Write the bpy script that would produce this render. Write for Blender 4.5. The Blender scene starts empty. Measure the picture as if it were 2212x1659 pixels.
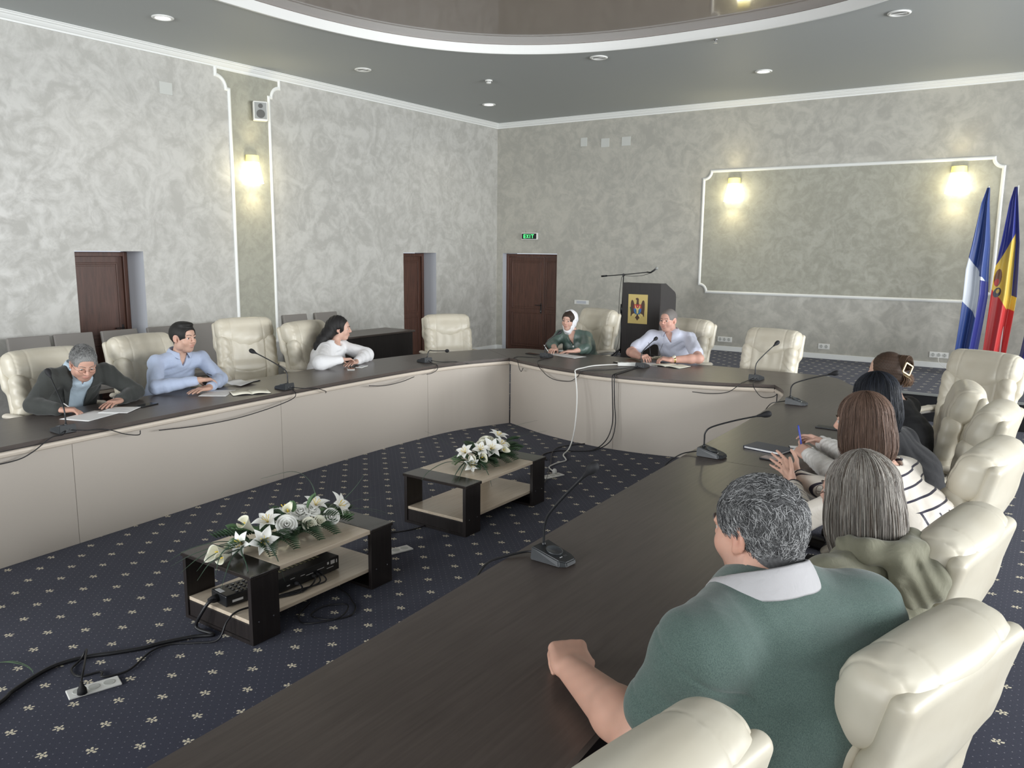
import bpy, bmesh, math, random
import numpy as np
from mathutils import Vector, Matrix, Euler
random.seed(7); rng = np.random.RandomState(11)
PI = math.pi
scene = bpy.context.scene
COL = scene.collection

# ---------------------------------------------------------------- camera
CAM_H = 1.95
YAW, PITCH, ROLL = 0.6011, 0.1644, 0.0101
FPX = 1738.2
def cam_basis():
    F = Vector((-math.sin(YAW)*math.cos(PITCH), math.cos(YAW)*math.cos(PITCH), -math.sin(PITCH)))
    R = Vector((math.cos(YAW), math.sin(YAW), 0)); U = R.cross(F)
    c, s = math.cos(ROLL), math.sin(ROLL)
    return R*c+U*s, U*c-R*s, F
_R, _U, _F = cam_basis()
cam_data = bpy.data.cameras.new('camera')
cam_data.sensor_width = 36.0
cam_data.lens = 36.0*FPX/2212.0
cam_data.clip_start = 0.05
cam_data.clip_end = 100
cam = bpy.data.objects.new('camera', cam_data)
COL.objects.link(cam)
cam.matrix_world = Matrix(((_R.x, _U.x, -_F.x, 0), (_R.y, _U.y, -_F.y, 0), (_R.z, _U.z, -_F.z, CAM_H), (0, 0, 0, 1)))
scene.camera = cam

# ---------------------------------------------------------------- world, colour, lights
world = bpy.data.worlds.new('sky'); scene.world = world
world.use_nodes = True
_bg = world.node_tree.nodes['Background']
_bg.inputs[0].default_value = (0.78, 0.88, 1.0, 1)
_bg.inputs[1].default_value = 1.0
vs = scene.view_settings
vs.view_transform = 'Standard'; vs.look = 'None'; vs.gamma = 1.0; vs.use_curve_mapping = False
vs.exposure = 0.0
scene.cycles.max_bounces = 6
scene.cycles.diffuse_bounces = 4
scene.cycles.glossy_bounces = 3
scene.cycles.transmission_bounces = 4
scene.cycles.sample_clamp_indirect = 4.0
scene.cycles.use_denoising = True
scene.cycles.caustics_reflective = False
scene.cycles.caustics_refractive = False

def area_light(name, loc, target, sx, sy, power, color):
    l = bpy.data.lights.new(name, 'AREA'); l.shape = 'RECTANGLE'; l.size = sx; l.size_y = sy
    l.energy = power; l.color = color
    o = bpy.data.objects.new(name, l); COL.objects.link(o)
    o.location = loc
    o.rotation_euler = (Vector(target)-Vector(loc)).to_track_quat('-Z', 'Y').to_euler()
    return o
# daylight entering through the tall windows of the near wall and of the right wall
XL, YB, XR, YF, ZC = -9.324, 13.024, 6.2, -5.5, 4.33
NEAR_WX = (-7.6, -4.2, -0.8, 2.6); RIGHT_WY = (-3.4, 0.0, 3.4, 6.8, 10.2)
for i, wx in enumerate(NEAR_WX):
    l = area_light('daylight_near_window', (wx, YF+0.02, 2.3), (wx-0.5, YB, 2.9), 2.4, 2.7, (200, 170, 80, 35)[i], (0.95, 0.98, 1.0)); l.data.spread = math.radians(115)
for i, wy in enumerate(RIGHT_WY):
    l = area_light('daylight_right_window', (XR-0.02, wy, 2.3), (XL, wy+0.5, 3.0), 2.4, 2.7, (60, 100, 210, 270, 240)[i], (0.95, 0.98, 1.0)); l.data.spread = math.radians(115)

# ---------------------------------------------------------------- tagging
def tag(o, label=None, cat=None, group=None, kind=None):
    if label: o['label'] = label
    if cat: o['category'] = cat
    if group: o['group'] = group
    if kind: o['kind'] = kind
    return o
def empty(name, loc=(0, 0, 0), rz=0.0, label=None, cat=None, group=None):
    o = bpy.data.objects.new(name, None); COL.objects.link(o)
    o.empty_display_size = 0.1
    o.location = loc; o.rotation_euler = (0, 0, rz)
    tag(o, label, cat, group)
    return o
def copy_tree(o, parent=None):
    c = o.copy(); COL.objects.link(c)
    if parent is not None: c.parent = parent
    for ch in [x for x in o.children]:
        copy_tree(ch, c)
    return c

# ---------------------------------------------------------------- materials
def mat(name, color=(0.5, 0.5, 0.5), rough=0.6, metal=0.0, spec=0.5, emit=None, estr=0.0, sheen=0.0, coat=0.0):
    m = bpy.data.materials.new(name); m.use_nodes = True
    b = m.node_tree.nodes['Principled BSDF']
    b.inputs['Base Color'].default_value = (*color, 1)
    b.inputs['Roughness'].default_value = rough
    b.inputs['Metallic'].default_value = metal
    b.inputs['Specular IOR Level'].default_value = spec
    b.inputs['Sheen Weight'].default_value = sheen
    b.inputs['Coat Weight'].default_value = coat
    if emit:
        b.inputs['Emission Color'].default_value = (*emit, 1)
        b.inputs['Emission Strength'].default_value = estr
    return m
class NT:
    def __init__(s, m):
        s.m = m; s.t = m.node_tree; s.b = s.t.nodes['Principled BSDF']
    def n(s, kind, **kw):
        nd = s.t.nodes.new(kind)
        for k, v in kw.items():
            if k in nd.inputs: nd.inputs[k].default_value = v
            else: setattr(nd, k, v)
        return nd
    def l(s, a, b): s.t.links.new(a, b); return b
    def coords(s, which='Object', scale=(1, 1, 1), rot=(0, 0, 0)):
        tc = s.n('ShaderNodeTexCoord'); mp = s.n('ShaderNodeMapping')
        mp.inputs['Scale'].default_value = scale; mp.inputs['Rotation'].default_value = rot
        s.l(tc.outputs[which], mp.inputs[0]); return mp.outputs[0]
    def noise(s, vec, scale=5, detail=4, rough=0.5, dist=0.0):
        nd = s.n('ShaderNodeTexNoise'); nd.inputs['Scale'].default_value = scale
        nd.inputs['Detail'].default_value = detail; nd.inputs['Roughness'].default_value = rough
        nd.inputs['Distortion'].default_value = dist
        s.l(vec, nd.inputs['Vector']); return nd.outputs['Fac']
    def ramp(s, fac, stops):
        nd = s.n('ShaderNodeValToRGB'); e = nd.color_ramp.elements
        while len(e) < len(stops): e.new(0.5)
        for el, (p, c) in zip(e, stops):
            el.position = p; el.color = (*c, 1) if len(c) == 3 else c
        s.l(fac, nd.inputs[0]); return nd.outputs[0]
    def math(s, op, a, b=None, clamp=False):
        nd = s.n('ShaderNodeMath'); nd.operation = op; nd.use_clamp = clamp
        for i, v in enumerate((a, b)):
            if v is None: continue
            if isinstance(v, (int, float)): nd.inputs[i].default_value = v
            else: s.l(v, nd.inputs[i])
        return nd.outputs[0]
    def mix(s, fac, a, b):
        nd = s.n('ShaderNodeMix'); nd.data_type = 'RGBA'
        for sock, v in ((nd.inputs[0], fac), (nd.inputs[6], a), (nd.inputs[7], b)):
            if isinstance(v, (int, float)): sock.default_value = v
            elif isinstance(v, tuple): sock.default_value = (*v, 1) if len(v) == 3 else v
            else: s.l(v, sock)
        return nd.outputs[2]
    def bump(s, h, strength=0.3, dist=0.01):
        nd = s.n('ShaderNodeBump'); nd.inputs['Strength'].default_value = strength
        nd.inputs['Distance'].default_value = dist
        s.l(h, nd.inputs['Height']); s.l(nd.outputs[0], s.b.inputs['Normal']); return nd
    def color(s, c): s.l(c, s.b.inputs['Base Color'])
    def rough(s, c): s.l(c, s.b.inputs['Roughness'])

def plaster(name, c1, c2, scale, rlo, rhi, bump=0.35):
    m = mat(name, c1, 0.5); t = NT(m)
    v = t.coords('Object', (1, 1, 1))
    n1 = t.noise(v, scale, 6, 0.62, 1.6); n2 = t.noise(v, scale*3.1, 4, 0.6, 0.8)
    big = t.noise(v, 0.35, 2, 0.5, 0)
    f = t.math('ADD', t.math('MULTIPLY', n1, 0.65), t.math('MULTIPLY', n2, 0.35))
    k = t.ramp(f, [(0.42, (0, 0, 0)), (0.59, (1, 1, 1))])
    col = t.mix(k, c1, c2)
    t.color(t.mix(t.math('MULTIPLY', big, 0.35), col, tuple(x*0.93 for x in c1)))
    t.rough(t.ramp(f, [(0.40, (rhi,)*3), (0.62, (rlo,)*3)]))
    t.bump(f, bump, 0.012)
    return m
M = {}
M['plaster'] = plaster('pearl_plaster', (0.44, 0.432, 0.402), (0.59, 0.582, 0.55), 2.6, 0.34, 0.58, 0.16)
M['plaster_back'] = plaster('pearl_plaster_back', (0.385, 0.375, 0.335), (0.49, 0.475, 0.42), 2.8, 0.34, 0.58, 0.14)
M['plaster_panel'] = plaster('olive_plaster', (0.33, 0.325, 0.27), (0.40, 0.395, 0.33), 4.5, 0.42, 0.6, 0.10)
M['ceiling'] = mat('ceiling_paint', (0.42, 0.44, 0.435), 0.55, spec=0.4)
M['stretch'] = mat('brown_stretch_ceiling', (0.20, 0.150, 0.122), 0.06, spec=0.7)
M['white'] = mat('white_trim', (0.80, 0.81, 0.79), 0.45)
M['reveal'] = mat('reveal_paint', (0.52, 0.54, 0.58), 0.7)
M['plastic_white'] = mat('white_plastic', (0.78, 0.78, 0.75), 0.35)
M['plastic_grey'] = mat('grey_plastic', (0.30, 0.31, 0.30), 0.5)
M['black'] = mat('black_plastic', (0.012, 0.013, 0.015), 0.38)
M['blackmat'] = mat('black_matte', (0.010, 0.010, 0.012), 0.75)
M['cable'] = mat('black_cable', (0.010, 0.010, 0.012), 0.45)
M['chrome'] = mat('chrome', (0.7, 0.7, 0.7), 0.18, 1.0)
M['gold'] = mat('gold', (0.75, 0.56, 0.22), 0.25, 1.0)
M['paper'] = mat('paper', (0.85, 0.85, 0.84), 0.7)
M['cream_paper'] = mat('cream_paper', (0.82, 0.79, 0.66), 0.7)

def wood(name, c1, c2, scale=(1, 1, 1), rough=0.4, nscale=6, coat=0.0):
    m = mat(name, c1, rough, coat=coat); t = NT(m)
    v = t.coords('Object', scale)
    n = t.noise(v, nscale, 5, 0.6, 0.4)
    t.color(t.ramp(n, [(0.30, c1), (0.70, c2)]))
    t.bump(n, 0.06, 0.003)
    return m
M['door'] = wood('brown_door_veneer', (0.060, 0.026, 0.017), (0.115, 0.050, 0.033), (6, 6, 0.6), 0.42)
M['wenge'] = wood('wenge_laminate', (0.068, 0.054, 0.048), (0.096, 0.078, 0.069), (18, 0.9, 18), 0.34, 4)
M['wenge_x'] = wood('wenge_laminate_cross', (0.068, 0.054, 0.048), (0.096, 0.078, 0.069), (0.9, 18, 18), 0.34, 4)
M['wenge_dark'] = wood('dark_wenge_board', (0.012, 0.009, 0.009), (0.022, 0.017, 0.016), (14, 14, 0.8), 0.42, 5)
M['beige'] = mat('beige_board', (0.50, 0.45, 0.395), 0.5)
_t = NT(M['beige']); _v = _t.coords('Object', (60, 60, 60)); _t.bump(_t.noise(_v, 8, 2), 0.04, 0.001)
M['band'] = mat('cream_edge_band', (0.66, 0.58, 0.49), 0.42)
M['maple'] = wood('pale_maple_laminate', (0.60, 0.49, 0.37), (0.70, 0.60, 0.475), (14, 0.8, 14), 0.28, 4)

def carpet():
    m = mat('navy_carpet', (0.02, 0.025, 0.06), 0.95, spec=0.15, sheen=0.12); t = NT(m)
    tc = t.n('ShaderNodeTexCoord')
    sep = t.n('ShaderNodeSeparateXYZ'); t.l(tc.outputs['Object'], sep.inputs[0])
    X, Y = sep.outputs[0], sep.outputs[1]
    def cell(pu, pw, offx, offy):
        # the woven lattice runs diagonally: coordinates inside a cell, -0.5 .. 0.5
        u = t.math('ADD', t.math('MULTIPLY', t.math('ADD', X, Y), 1/pu), offx)
        w = t.math('ADD', t.math('MULTIPLY', t.math('SUBTRACT', X, Y), 1/pw), offy)
        return t.math('SUBTRACT', t.math('FRACT', u), 0.5), t.math('SUBTRACT', t.math('FRACT', w), 0.5), t.math('FLOOR', u)
    PU, PW = 0.2535, 0.2570
    wob = t.noise(tc.outputs['Object'], 38, 2, 0.5)
    fu, fw, row = cell(PU, PW, 0.52, 0.69)
    gx = t.math('MULTIPLY', t.math('ADD', fu, fw), PU/2); gy = t.math('MULTIPLY', t.math('SUBTRACT', fu, fw), PU/2)
    r = t.math('SQRT', t.math('ADD', t.math('MULTIPLY', gx, gx), t.math('MULTIPLY', gy, gy)))
    r = t.math('ADD', r, t.math('MULTIPLY', t.math('SUBTRACT', wob, 0.5), 0.012))
    par = t.math('MULTIPLY', t.math('FRACT', t.math('MULTIPLY', row, 0.5)), 2*PI)
    ang = t.math('ADD', t.math('ARCTAN2', gy, gx), par)
    lob = t.math('COSINE', t.math('MULTIPLY', ang, 5.0))
    rad = t.math('ADD', t.math('MULTIPLY', lob, 0.0085), 0.0150)
    flower = t.math('GREATER_THAN', t.math('SUBTRACT', rad, r), 0.0)
    sx = t.math('ABSOLUTE', t.math('SUBTRACT', gy, t.math('MULTIPLY', gx, 0.25)))
    stalk = t.math('MULTIPLY', t.math('LESS_THAN', sx, 0.0035), t.math('LESS_THAN', t.math('ABSOLUTE', gx), 0.024))
    hole = t.math('LESS_THAN', t.math('ABSOLUTE', t.math('SUBTRACT', r, 0.0085)), 0.0016)
    flower = t.math('MULTIPLY', t.math('MAXIMUM', flower, stalk), t.math('SUBTRACT', 1.0, hole))
    du, dw, _r = cell(PU/5, PW/5, 0.5, 0.5)
    dd = t.math('SQRT', t.math('ADD', t.math('MULTIPLY', du, du), t.math('MULTIPLY', dw, dw)))
    dot = t.math('MULTIPLY', t.math('LESS_THAN', dd, 0.075), t.math('ADD', t.math('MULTIPLY', wob, 1.4), -0.2, True))
    nz = t.noise(tc.outputs['Object'], 420, 2, 0.6); big = t.noise(tc.outputs['Object'], 3.0, 3, 0.5)
    base = t.mix(t.math('ADD', t.math('MULTIPLY', nz, 0.7), t.math('MULTIPLY', big, 0.3)), (0.017, 0.019, 0.036), (0.043, 0.047, 0.082))
    c = t.mix(dot, base, (0.36, 0.36, 0.40))
    c = t.mix(flower, c, (0.80, 0.73, 0.56))
    t.color(c); t.bump(nz, 0.5, 0.004)
    return m
M['carpet'] = carpet()

# ---------------------------------------------------------------- mesh builders
def link_mesh(name, verts, faces, m=None, parent=None, smooth=False):
    me = bpy.data.meshes.new(name)
    me.from_pydata([tuple(v) for v in verts], [], [tuple(f) for f in faces])
    if smooth: me.polygons.foreach_set('use_smooth', [True]*len(me.polygons))
    me.update()
    o = bpy.data.objects.new(name, me); COL.objects.link(o)
    if m is not None:
        for mm in (m if isinstance(m, (list, tuple)) else [m]): me.materials.append(mm)
    if parent is not None: o.parent = parent
    return o
class MB:
    """collects shapes into one mesh"""
    def __init__(s): s.bm = bmesh.new()
    def xf(s, vs, mtx):
        if mtx is not None: bmesh.ops.transform(s.bm, matrix=mtx, verts=vs)
    def box(s, c, d, bev=0.0, mi=0, mtx=None, seg=2):
        r = bmesh.ops.create_cube(s.bm, size=1.0); vs = r['verts']
        for v in vs: v.co = Vector((v.co.x*d[0]+c[0], v.co.y*d[1]+c[1], v.co.z*d[2]+c[2]))
        fs = set(f for v in vs for f in v.link_faces)
        for f in fs: f.material_index = mi
        if bev > 0:
            es = list(set(e for v in vs for e in v.link_edges))
            rr = bmesh.ops.bevel(s.bm, geom=es, offset=bev, segments=seg, affect='EDGES', profile=0.5)
            vs = list(set(v for f in rr['faces'] for v in f.verts) | set(v for v in vs if v.is_valid))
            allv = set(vs)
            for v in list(allv):
                for f in v.link_faces: allv.update(f.verts)
            vs = list(allv)
            for v in vs:
                for f in v.link_faces: f.material_index = mi
        s.xf(vs, mtx); return s
    def poly(s, pts, z0, z1, mi=0, mtx=None):
        """vertical prism over a 2D outline"""
        a = [s.bm.verts.new((p[0], p[1], z0)) for p in pts]; b = [s.bm.verts.new((p[0], p[1], z1)) for p in pts]
        n = len(pts); fs = [s.bm.faces.new(a[::-1]), s.bm.faces.new(b)]
        for i in range(n): fs.append(s.bm.faces.new((a[i], a[(i+1) % n], b[(i+1) % n], b[i])))
        for f in fs: f.material_index = mi
        s.xf(a+b, mtx); return s
    def quad(s, *p, mi=0):
        f = s.bm.faces.new([s.bm.verts.new(q) for q in p]); f.material_index = mi; return s
    def tube(s, pts, r, seg=8, mi=0, cap=True, smooth=True, mtx=None, flat=1.0):
        pts = [Vector(p) for p in pts]; n = len(pts)
        rad = r if isinstance(r, (list, tuple)) else [r]*n
        up = None; rings = []
        for i, p in enumerate(pts):
            t = (pts[min(i+1, n-1)]-pts[max(i-1, 0)])
            if t.length < 1e-9: t = Vector((0, 0, 1))
            t.normalize()
            if up is None:
                up = Vector((0, 0, 1)) if abs(t.z) < 0.9 else Vector((1, 0, 0))
            a = t.cross(up)
            if a.length < 1e-6: a = t.orthogonal()
            a.normalize(); b = a.cross(t).normalized(); up = b
            rings.append([s.bm.verts.new(p+(a*math.cos(2*PI*k/seg)+b*math.sin(2*PI*k/seg)*flat)*rad[i]) for k in range(seg)])
        for i in range(n-1):
            for k in range(seg):
                f = s.bm.faces.new((rings[i][k], rings[i][(k+1) % seg], rings[i+1][(k+1) % seg], rings[i+1][k]))
                f.material_index = mi; f.smooth = smooth
        if cap:
            for rr in (rings[0][::-1], rings[-1]):
                f = s.bm.faces.new(rr); f.material_index = mi
        s.xf([v for q in rings for v in q], mtx); return s
    def lathe(s, prof, seg=24, mi=0, mtx=None, cap=True, smooth=True):
        rings = []
        for (r, z) in prof:
            rings.append([s.bm.verts.new((r*math.cos(2*PI*k/seg), r*math.sin(2*PI*k/seg), z)) for k in range(seg)])
        for i in range(len(prof)-1):
            for k in range(seg):
                f = s.bm.faces.new((rings[i][k], rings[i][(k+1) % seg], rings[i+1][(k+1) % seg], rings[i+1][k]))
                f.material_index = mi; f.smooth = smooth
        if cap:
            for rr in (rings[0][::-1], rings[-1]):
                f = s.bm.faces.new(rr); f.material_index = mi
        s.xf([v for q in rings for v in q], mtx); return s
    def build(s, name, m=None, parent=None, loc=None, normals=True):
        if normals: bmesh.ops.recalc_face_normals(s.bm, faces=s.bm.faces[:])
        me = bpy.data.meshes.new(name); s.bm.to_mesh(me); s.bm.free()
        o = bpy.data.objects.new(name, me); COL.objects.link(o)
        if m is not None:
            for mm in (m if isinstance(m, (list, tuple)) else [m]): me.materials.append(mm)
        if parent is not None: o.parent = parent
        if loc is not None: o.location = loc
        return o
def T(x, y, z): return Matrix.Translation((x, y, z))
def RX(a): return Matrix.Rotation(a, 4, 'X')
def RY(a): return Matrix.Rotation(a, 4, 'Y')
def RZ(a): return Matrix.Rotation(a, 4, 'Z')
def bez(pts, n=8):
    """Catmull-Rom through points"""
    P = [Vector(p) for p in pts]; P = [P[0]*2-P[1]]+P+[P[-1]*2-P[-2]]; out = []
    for i in range(1, len(P)-2):
        for k in range(n):
            t = k/n; a, b, c, d = P[i-1:i+3]
            out.append(0.5*((2*b)+(c-a)*t+(2*a-5*b+4*c-d)*t*t+(3*b-a-3*c+d)*t**3))
    out.append(P[-2]); return out
def struct(o): o['kind'] = 'structure'; return o
# ---------------------------------------------------------------- implicit surfaces (for bodies, clothes and upholstery)
def A3(v): return np.array(v, dtype=np.float32)
def nrm(v): v = np.array(v, float); return v/(np.linalg.norm(v)+1e-12)
class Field:
    def __init__(s, lo, hi, h):
        s.h = h; s.lo = A3(lo)
        s.n = np.ceil((A3(hi)-s.lo)/h).astype(int)+1
        s.V = np.full(s.n, 1.0, np.float32)
        s.ax = [s.lo[i]+h*np.arange(s.n[i], dtype=np.float32) for i in range(3)]
    def region(s, lo, hi, pad):
        sl = []
        for i in range(3):
            a = int(max(0, math.floor((lo[i]-pad-s.lo[i])/s.h))); b = int(min(s.n[i], math.ceil((hi[i]+pad-s.lo[i])/s.h)+1))
            if b <= a: return None
            sl.append(slice(a, b))
        X = s.ax[0][sl[0]][:, None, None]; Y = s.ax[1][sl[1]][None, :, None]; Z = s.ax[2][sl[2]][None, None, :]
        return tuple(sl), X, Y, Z
    def comb(s, sl, d, k, op):
        v = s.V[sl]
        if op == 'add':
            if k <= 0: s.V[sl] = np.minimum(v, d)
            else:
                h = np.clip(0.5+0.5*(v-d)/k, 0, 1); s.V[sl] = v*(1-h)+d*h-k*h*(1-h)
        elif op == 'sub':
            if k <= 0: s.V[sl] = np.maximum(v, -d)
            else:
                h = np.clip(0.5-0.5*(v+d)/k, 0, 1); s.V[sl] = v*(1-h)-d*h+k*h*(1-h)
        elif op == 'int': s.V[sl] = np.maximum(v, d)
    def cone(s, a, b, ra, rb=None, k=0.02, op='add'):
        rb = ra if rb is None else rb; a = A3(a); b = A3(b); R = max(ra, rb)
        g = s.region(np.minimum(a, b)-R, np.maximum(a, b)+R, k+3*s.h)
        if g is None: return s
        sl, X, Y, Z = g; ba = b-a; L2 = float(ba@ba)+1e-12
        px, py, pz = X-a[0], Y-a[1], Z-a[2]
        t = np.clip((px*ba[0]+py*ba[1]+pz*ba[2])/L2, 0, 1)
        d = np.sqrt((px-t*ba[0])**2+(py-t*ba[1])**2+(pz-t*ba[2])**2)-(ra+(rb-ra)*t)
        s.comb(sl, d, k, op); return s
    def chain(s, pts, rad, k=0.02, op='add'):
        for i in range(len(pts)-1): s.cone(pts[i], pts[i+1], rad[i], rad[i+1], k, op)
        return s
    def econe(s, a, b, wa, wb, lat, k=0.03, op='add'):
        """tapered capsule with elliptic section: (half width along lat, half depth)"""
        a = A3(a); b = A3(b); R = max(wa+wb)
        g = s.region(np.minimum(a, b)-R, np.maximum(a, b)+R, k+3*s.h)
        if g is None: return s
        sl, X, Y, Z = g; ba = b-a; L2 = float(ba@ba)+1e-12; ax = ba/math.sqrt(L2)
        lat = A3(lat); lat = lat-ax*float(lat@ax); lat = A3(nrm(lat)); sg = np.cross(ax, lat)
        px, py, pz = X-a[0], Y-a[1], Z-a[2]
        t = np.clip((px*ba[0]+py*ba[1]+pz*ba[2])/L2, 0, 1)
        qx, qy, qz = px-t*ba[0], py-t*ba[1], pz-t*ba[2]
        u = qx*lat[0]+qy*lat[1]+qz*lat[2]; w = qx*sg[0]+qy*sg[1]+qz*sg[2]; e = qx*ax[0]+qy*ax[1]+qz*ax[2]
        W = wa[0]+(wb[0]-wa[0])*t; D = wa[1]+(wb[1]-wa[1])*t; E_ = np.minimum(W, D)
        k0 = np.sqrt((u/W)**2+(w/D)**2+(e/E_)**2); k1 = np.sqrt((u/W**2)**2+(w/D**2)**2+(e/E_**2)**2)+1e-9
        s.comb(sl, k0*(k0-1)/k1, k, op); return s
    def ell(s, c, r, R=None, k=0.02, op='add'):
        c = A3(c); m = max(r)
        g = s.region(c-m, c+m, k+3*s.h)
        if g is None: return s
        sl, X, Y, Z = g; px, py, pz = X-c[0], Y-c[1], Z-c[2]
        if R is not None:
            R = np.array(R, np.float32)  # columns are the local axes
            u = [px*R[0, i]+py*R[1, i]+pz*R[2, i] for i in range(3)]
        else: u = [px, py, pz]
        k0 = np.sqrt(sum((u[i]/r[i])**2 for i in range(3))); k1 = np.sqrt(sum((u[i]/r[i]**2)**2 for i in range(3)))+1e-9
        s.comb(sl, k0*(k0-1)/k1, k, op); return s
    def rbox(s, c, b, rad, R=None, k=0.0, op='add'):
        c = A3(c); m = float(np.linalg.norm(b))
        g = s.region(c-m, c+m, k+3*s.h)
        if g is None: return s
        sl, X, Y, Z = g; px, py, pz = X-c[0], Y-c[1], Z-c[2]
        if R is not None:
            R = np.array(R, np.float32); u = [px*R[0, i]+py*R[1, i]+pz*R[2, i] for i in range(3)]
        else: u = [px+0*py+0*pz, py+0*px+0*pz, pz+0*px+0*py]
        q = [np.abs(u[i])-b[i]+rad for i in range(3)]
        d = np.sqrt(sum(np.maximum(x, 0)**2 for x in q))+np.minimum(np.maximum(np.maximum(q[0], q[1]), q[2]), 0)-rad
        s.comb(sl, d, k, op); return s
    def plane(s, p, n, op='int'):
        """keep the side the normal points away from"""
        n = nrm(n); X, Y, Z = s.ax[0][:, None, None], s.ax[1][None, :, None], s.ax[2][None, None, :]
        d = ((X-p[0])*n[0]+(Y-p[1])*n[1]+(Z-p[2])*n[2]).astype(np.float32)
        s.V = np.maximum(s.V, d) if op == 'int' else s.V; return s
    def disp(s, fn, lo=None, hi=None):
        lo = s.lo if lo is None else lo; hi = s.ax[0][-1], s.ax[1][-1], s.ax[2][-1] if hi is None else hi
        if not isinstance(hi, tuple) or len(hi) != 3: hi = (s.ax[0][-1], s.ax[1][-1], s.ax[2][-1])
        X, Y, Z = s.ax[0][:, None, None], s.ax[1][None, :, None], s.ax[2][None, None, :]
        near = np.abs(s.V) < 0.05
        d = fn(X, Y, Z)
        s.V = s.V+np.where(near, d, 0).astype(np.float32); return s
    def mesh(s):
        V = s.V; ins = V < 0
        n = V.shape; c = np.zeros((n[0]-1, n[1]-1, n[2]-1), np.int16)
        corners = [(i, j, k) for i in (0, 1) for j in (0, 1) for k in (0, 1)]
        for (i, j, k) in corners: c += ins[i:n[0]-1+i, j:n[1]-1+j, k:n[2]-1+k]
        act = (c > 0) & (c < 8); idx = np.argwhere(act)
        vid = np.full(act.shape, -1, np.int32); vid[act] = np.arange(len(idx))
        acc = np.zeros((len(idx), 3)); cnt = np.zeros(len(idx))
        vals = {cc: V[idx[:, 0]+cc[0], idx[:, 1]+cc[1], idx[:, 2]+cc[2]] for cc in corners}
        for a in corners:
            for ax in range(3):
                if a[ax] == 1: continue
                b = list(a); b[ax] = 1; b = tuple(b)
                va, vb = vals[a], vals[b]; m = (va < 0) != (vb < 0)
                t = np.where(m, va/np.where(m, va-vb, 1), 0)
                p = np.zeros((len(idx), 3)); p[:] = a; p[:, ax] = t
                acc[m] += p[m]; cnt[m] += 1
        pts = (idx+acc/np.maximum(cnt, 1)[:, None])*s.h+s.lo
        quads = []
        for ax in range(3):
            o1, o2 = (ax+1) % 3, (ax+2) % 3
            sa = [slice(None)]*3; sb = [slice(None)]*3
            sa[ax] = slice(0, -1); sb[ax] = slice(1, None)
            A = ins[tuple(sa)]; B = ins[tuple(sb)]
            e = np.argwhere(A != B); 
            if len(e) == 0: continue
            ok = (e[:, o1] > 0) & (e[:, o2] > 0) & (e[:, o1] < n[o1]-1) & (e[:, o2] < n[o2]-1); e = e[ok]
            f = A[tuple(e.T)]
            def g(d1, d2):
                q = e.copy(); q[:, o1] -= d1; q[:, o2] -= d2; return vid[tuple(q.T)]
            q = np.stack([g(1, 1), g(0, 1), g(0, 0), g(1, 0)], 1)
            q[~f] = q[~f][:, ::-1]; quads.append(q)
        return pts, np.concatenate(quads) if quads else np.zeros((0, 4), int)
    def build(s, name, m=None, parent=None, colfn=None, smooth_it=1, loc=None):
        P, Q = s.mesh()
        if smooth_it and len(Q):
            nb = np.zeros_like(P); ct = np.zeros(len(P))
            E_ = np.concatenate([Q[:, [0, 1]], Q[:, [1, 2]], Q[:, [2, 3]], Q[:, [3, 0]]])
            for _ in range(smooth_it):
                nb[:] = 0; ct[:] = 0
                for c_ in range(3):
                    nb[:, c_] = np.bincount(E_[:, 0], P[E_[:, 1], c_], len(P))+np.bincount(E_[:, 1], P[E_[:, 0], c_], len(P))
                ct = np.bincount(E_[:, 0], minlength=len(P))+np.bincount(E_[:, 1], minlength=len(P))
                P = P*0.4+0.6*nb/np.maximum(ct, 1)[:, None]
        return raw_mesh(name, P, Q, m, parent, colfn, loc)
def raw_mesh(name, P, Q, m=None, parent=None, colfn=None, loc=None, smooth=True, matidx=None):
    """P (n,3) points, Q (m,4) quads"""
    me = bpy.data.meshes.new(name)
    me.vertices.add(len(P)); me.vertices.foreach_set('co', np.asarray(P, np.float32).ravel())
    k = Q.shape[1]
    me.loops.add(len(Q)*k); me.loops.foreach_set('vertex_index', np.asarray(Q, np.int32).ravel())
    me.polygons.add(len(Q)); me.polygons.foreach_set('loop_start', np.arange(len(Q), dtype=np.int32)*k)
    me.polygons.foreach_set('loop_total', np.full(len(Q), k, np.int32))
    me.update(calc_edges=True)
    if smooth: me.polygons.foreach_set('use_smooth', np.ones(len(Q), bool))
    if colfn is not None:
        C = colfn(np.asarray(P)) if callable(colfn) else colfn
        at = me.color_attributes.new('Col', 'FLOAT_COLOR', 'POINT')
        C4 = np.ones((len(P), 4), np.float32); C4[:, :3] = C; at.data.foreach_set('color', C4.ravel())
    me.update()
    o = bpy.data.objects.new(name, me); COL.objects.link(o)
    if m is not None:
        for mm in (m if isinstance(m, (list, tuple)) else [m]): me.materials.append(mm)
    if parent is not None: o.parent = parent
    if loc is not None: o.location = loc
    return o
def vcol_mat(name, rough=0.6, spec=0.4, sss=0.0, bumpscale=0, bumpstr=0.2, sheen=0.0, aniso=False):
    m = mat(name, (0.5, 0.5, 0.5), rough, spec=spec, sheen=sheen); t = NT(m)
    a = t.n('ShaderNodeAttribute'); a.attribute_name = 'Col'
    t.color(a.outputs['Color'])
    if sss:
        t.b.inputs['Subsurface Weight'].default_value = sss
        t.b.inputs['Subsurface Radius'].default_value = (0.012, 0.005, 0.003)
        t.b.inputs['Subsurface Scale'].default_value = 1.0
    if bumpscale:
        t.bump(t.noise(t.coords('Object'), bumpscale, 3, 0.6), bumpstr, 0.002)
    return m
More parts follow.
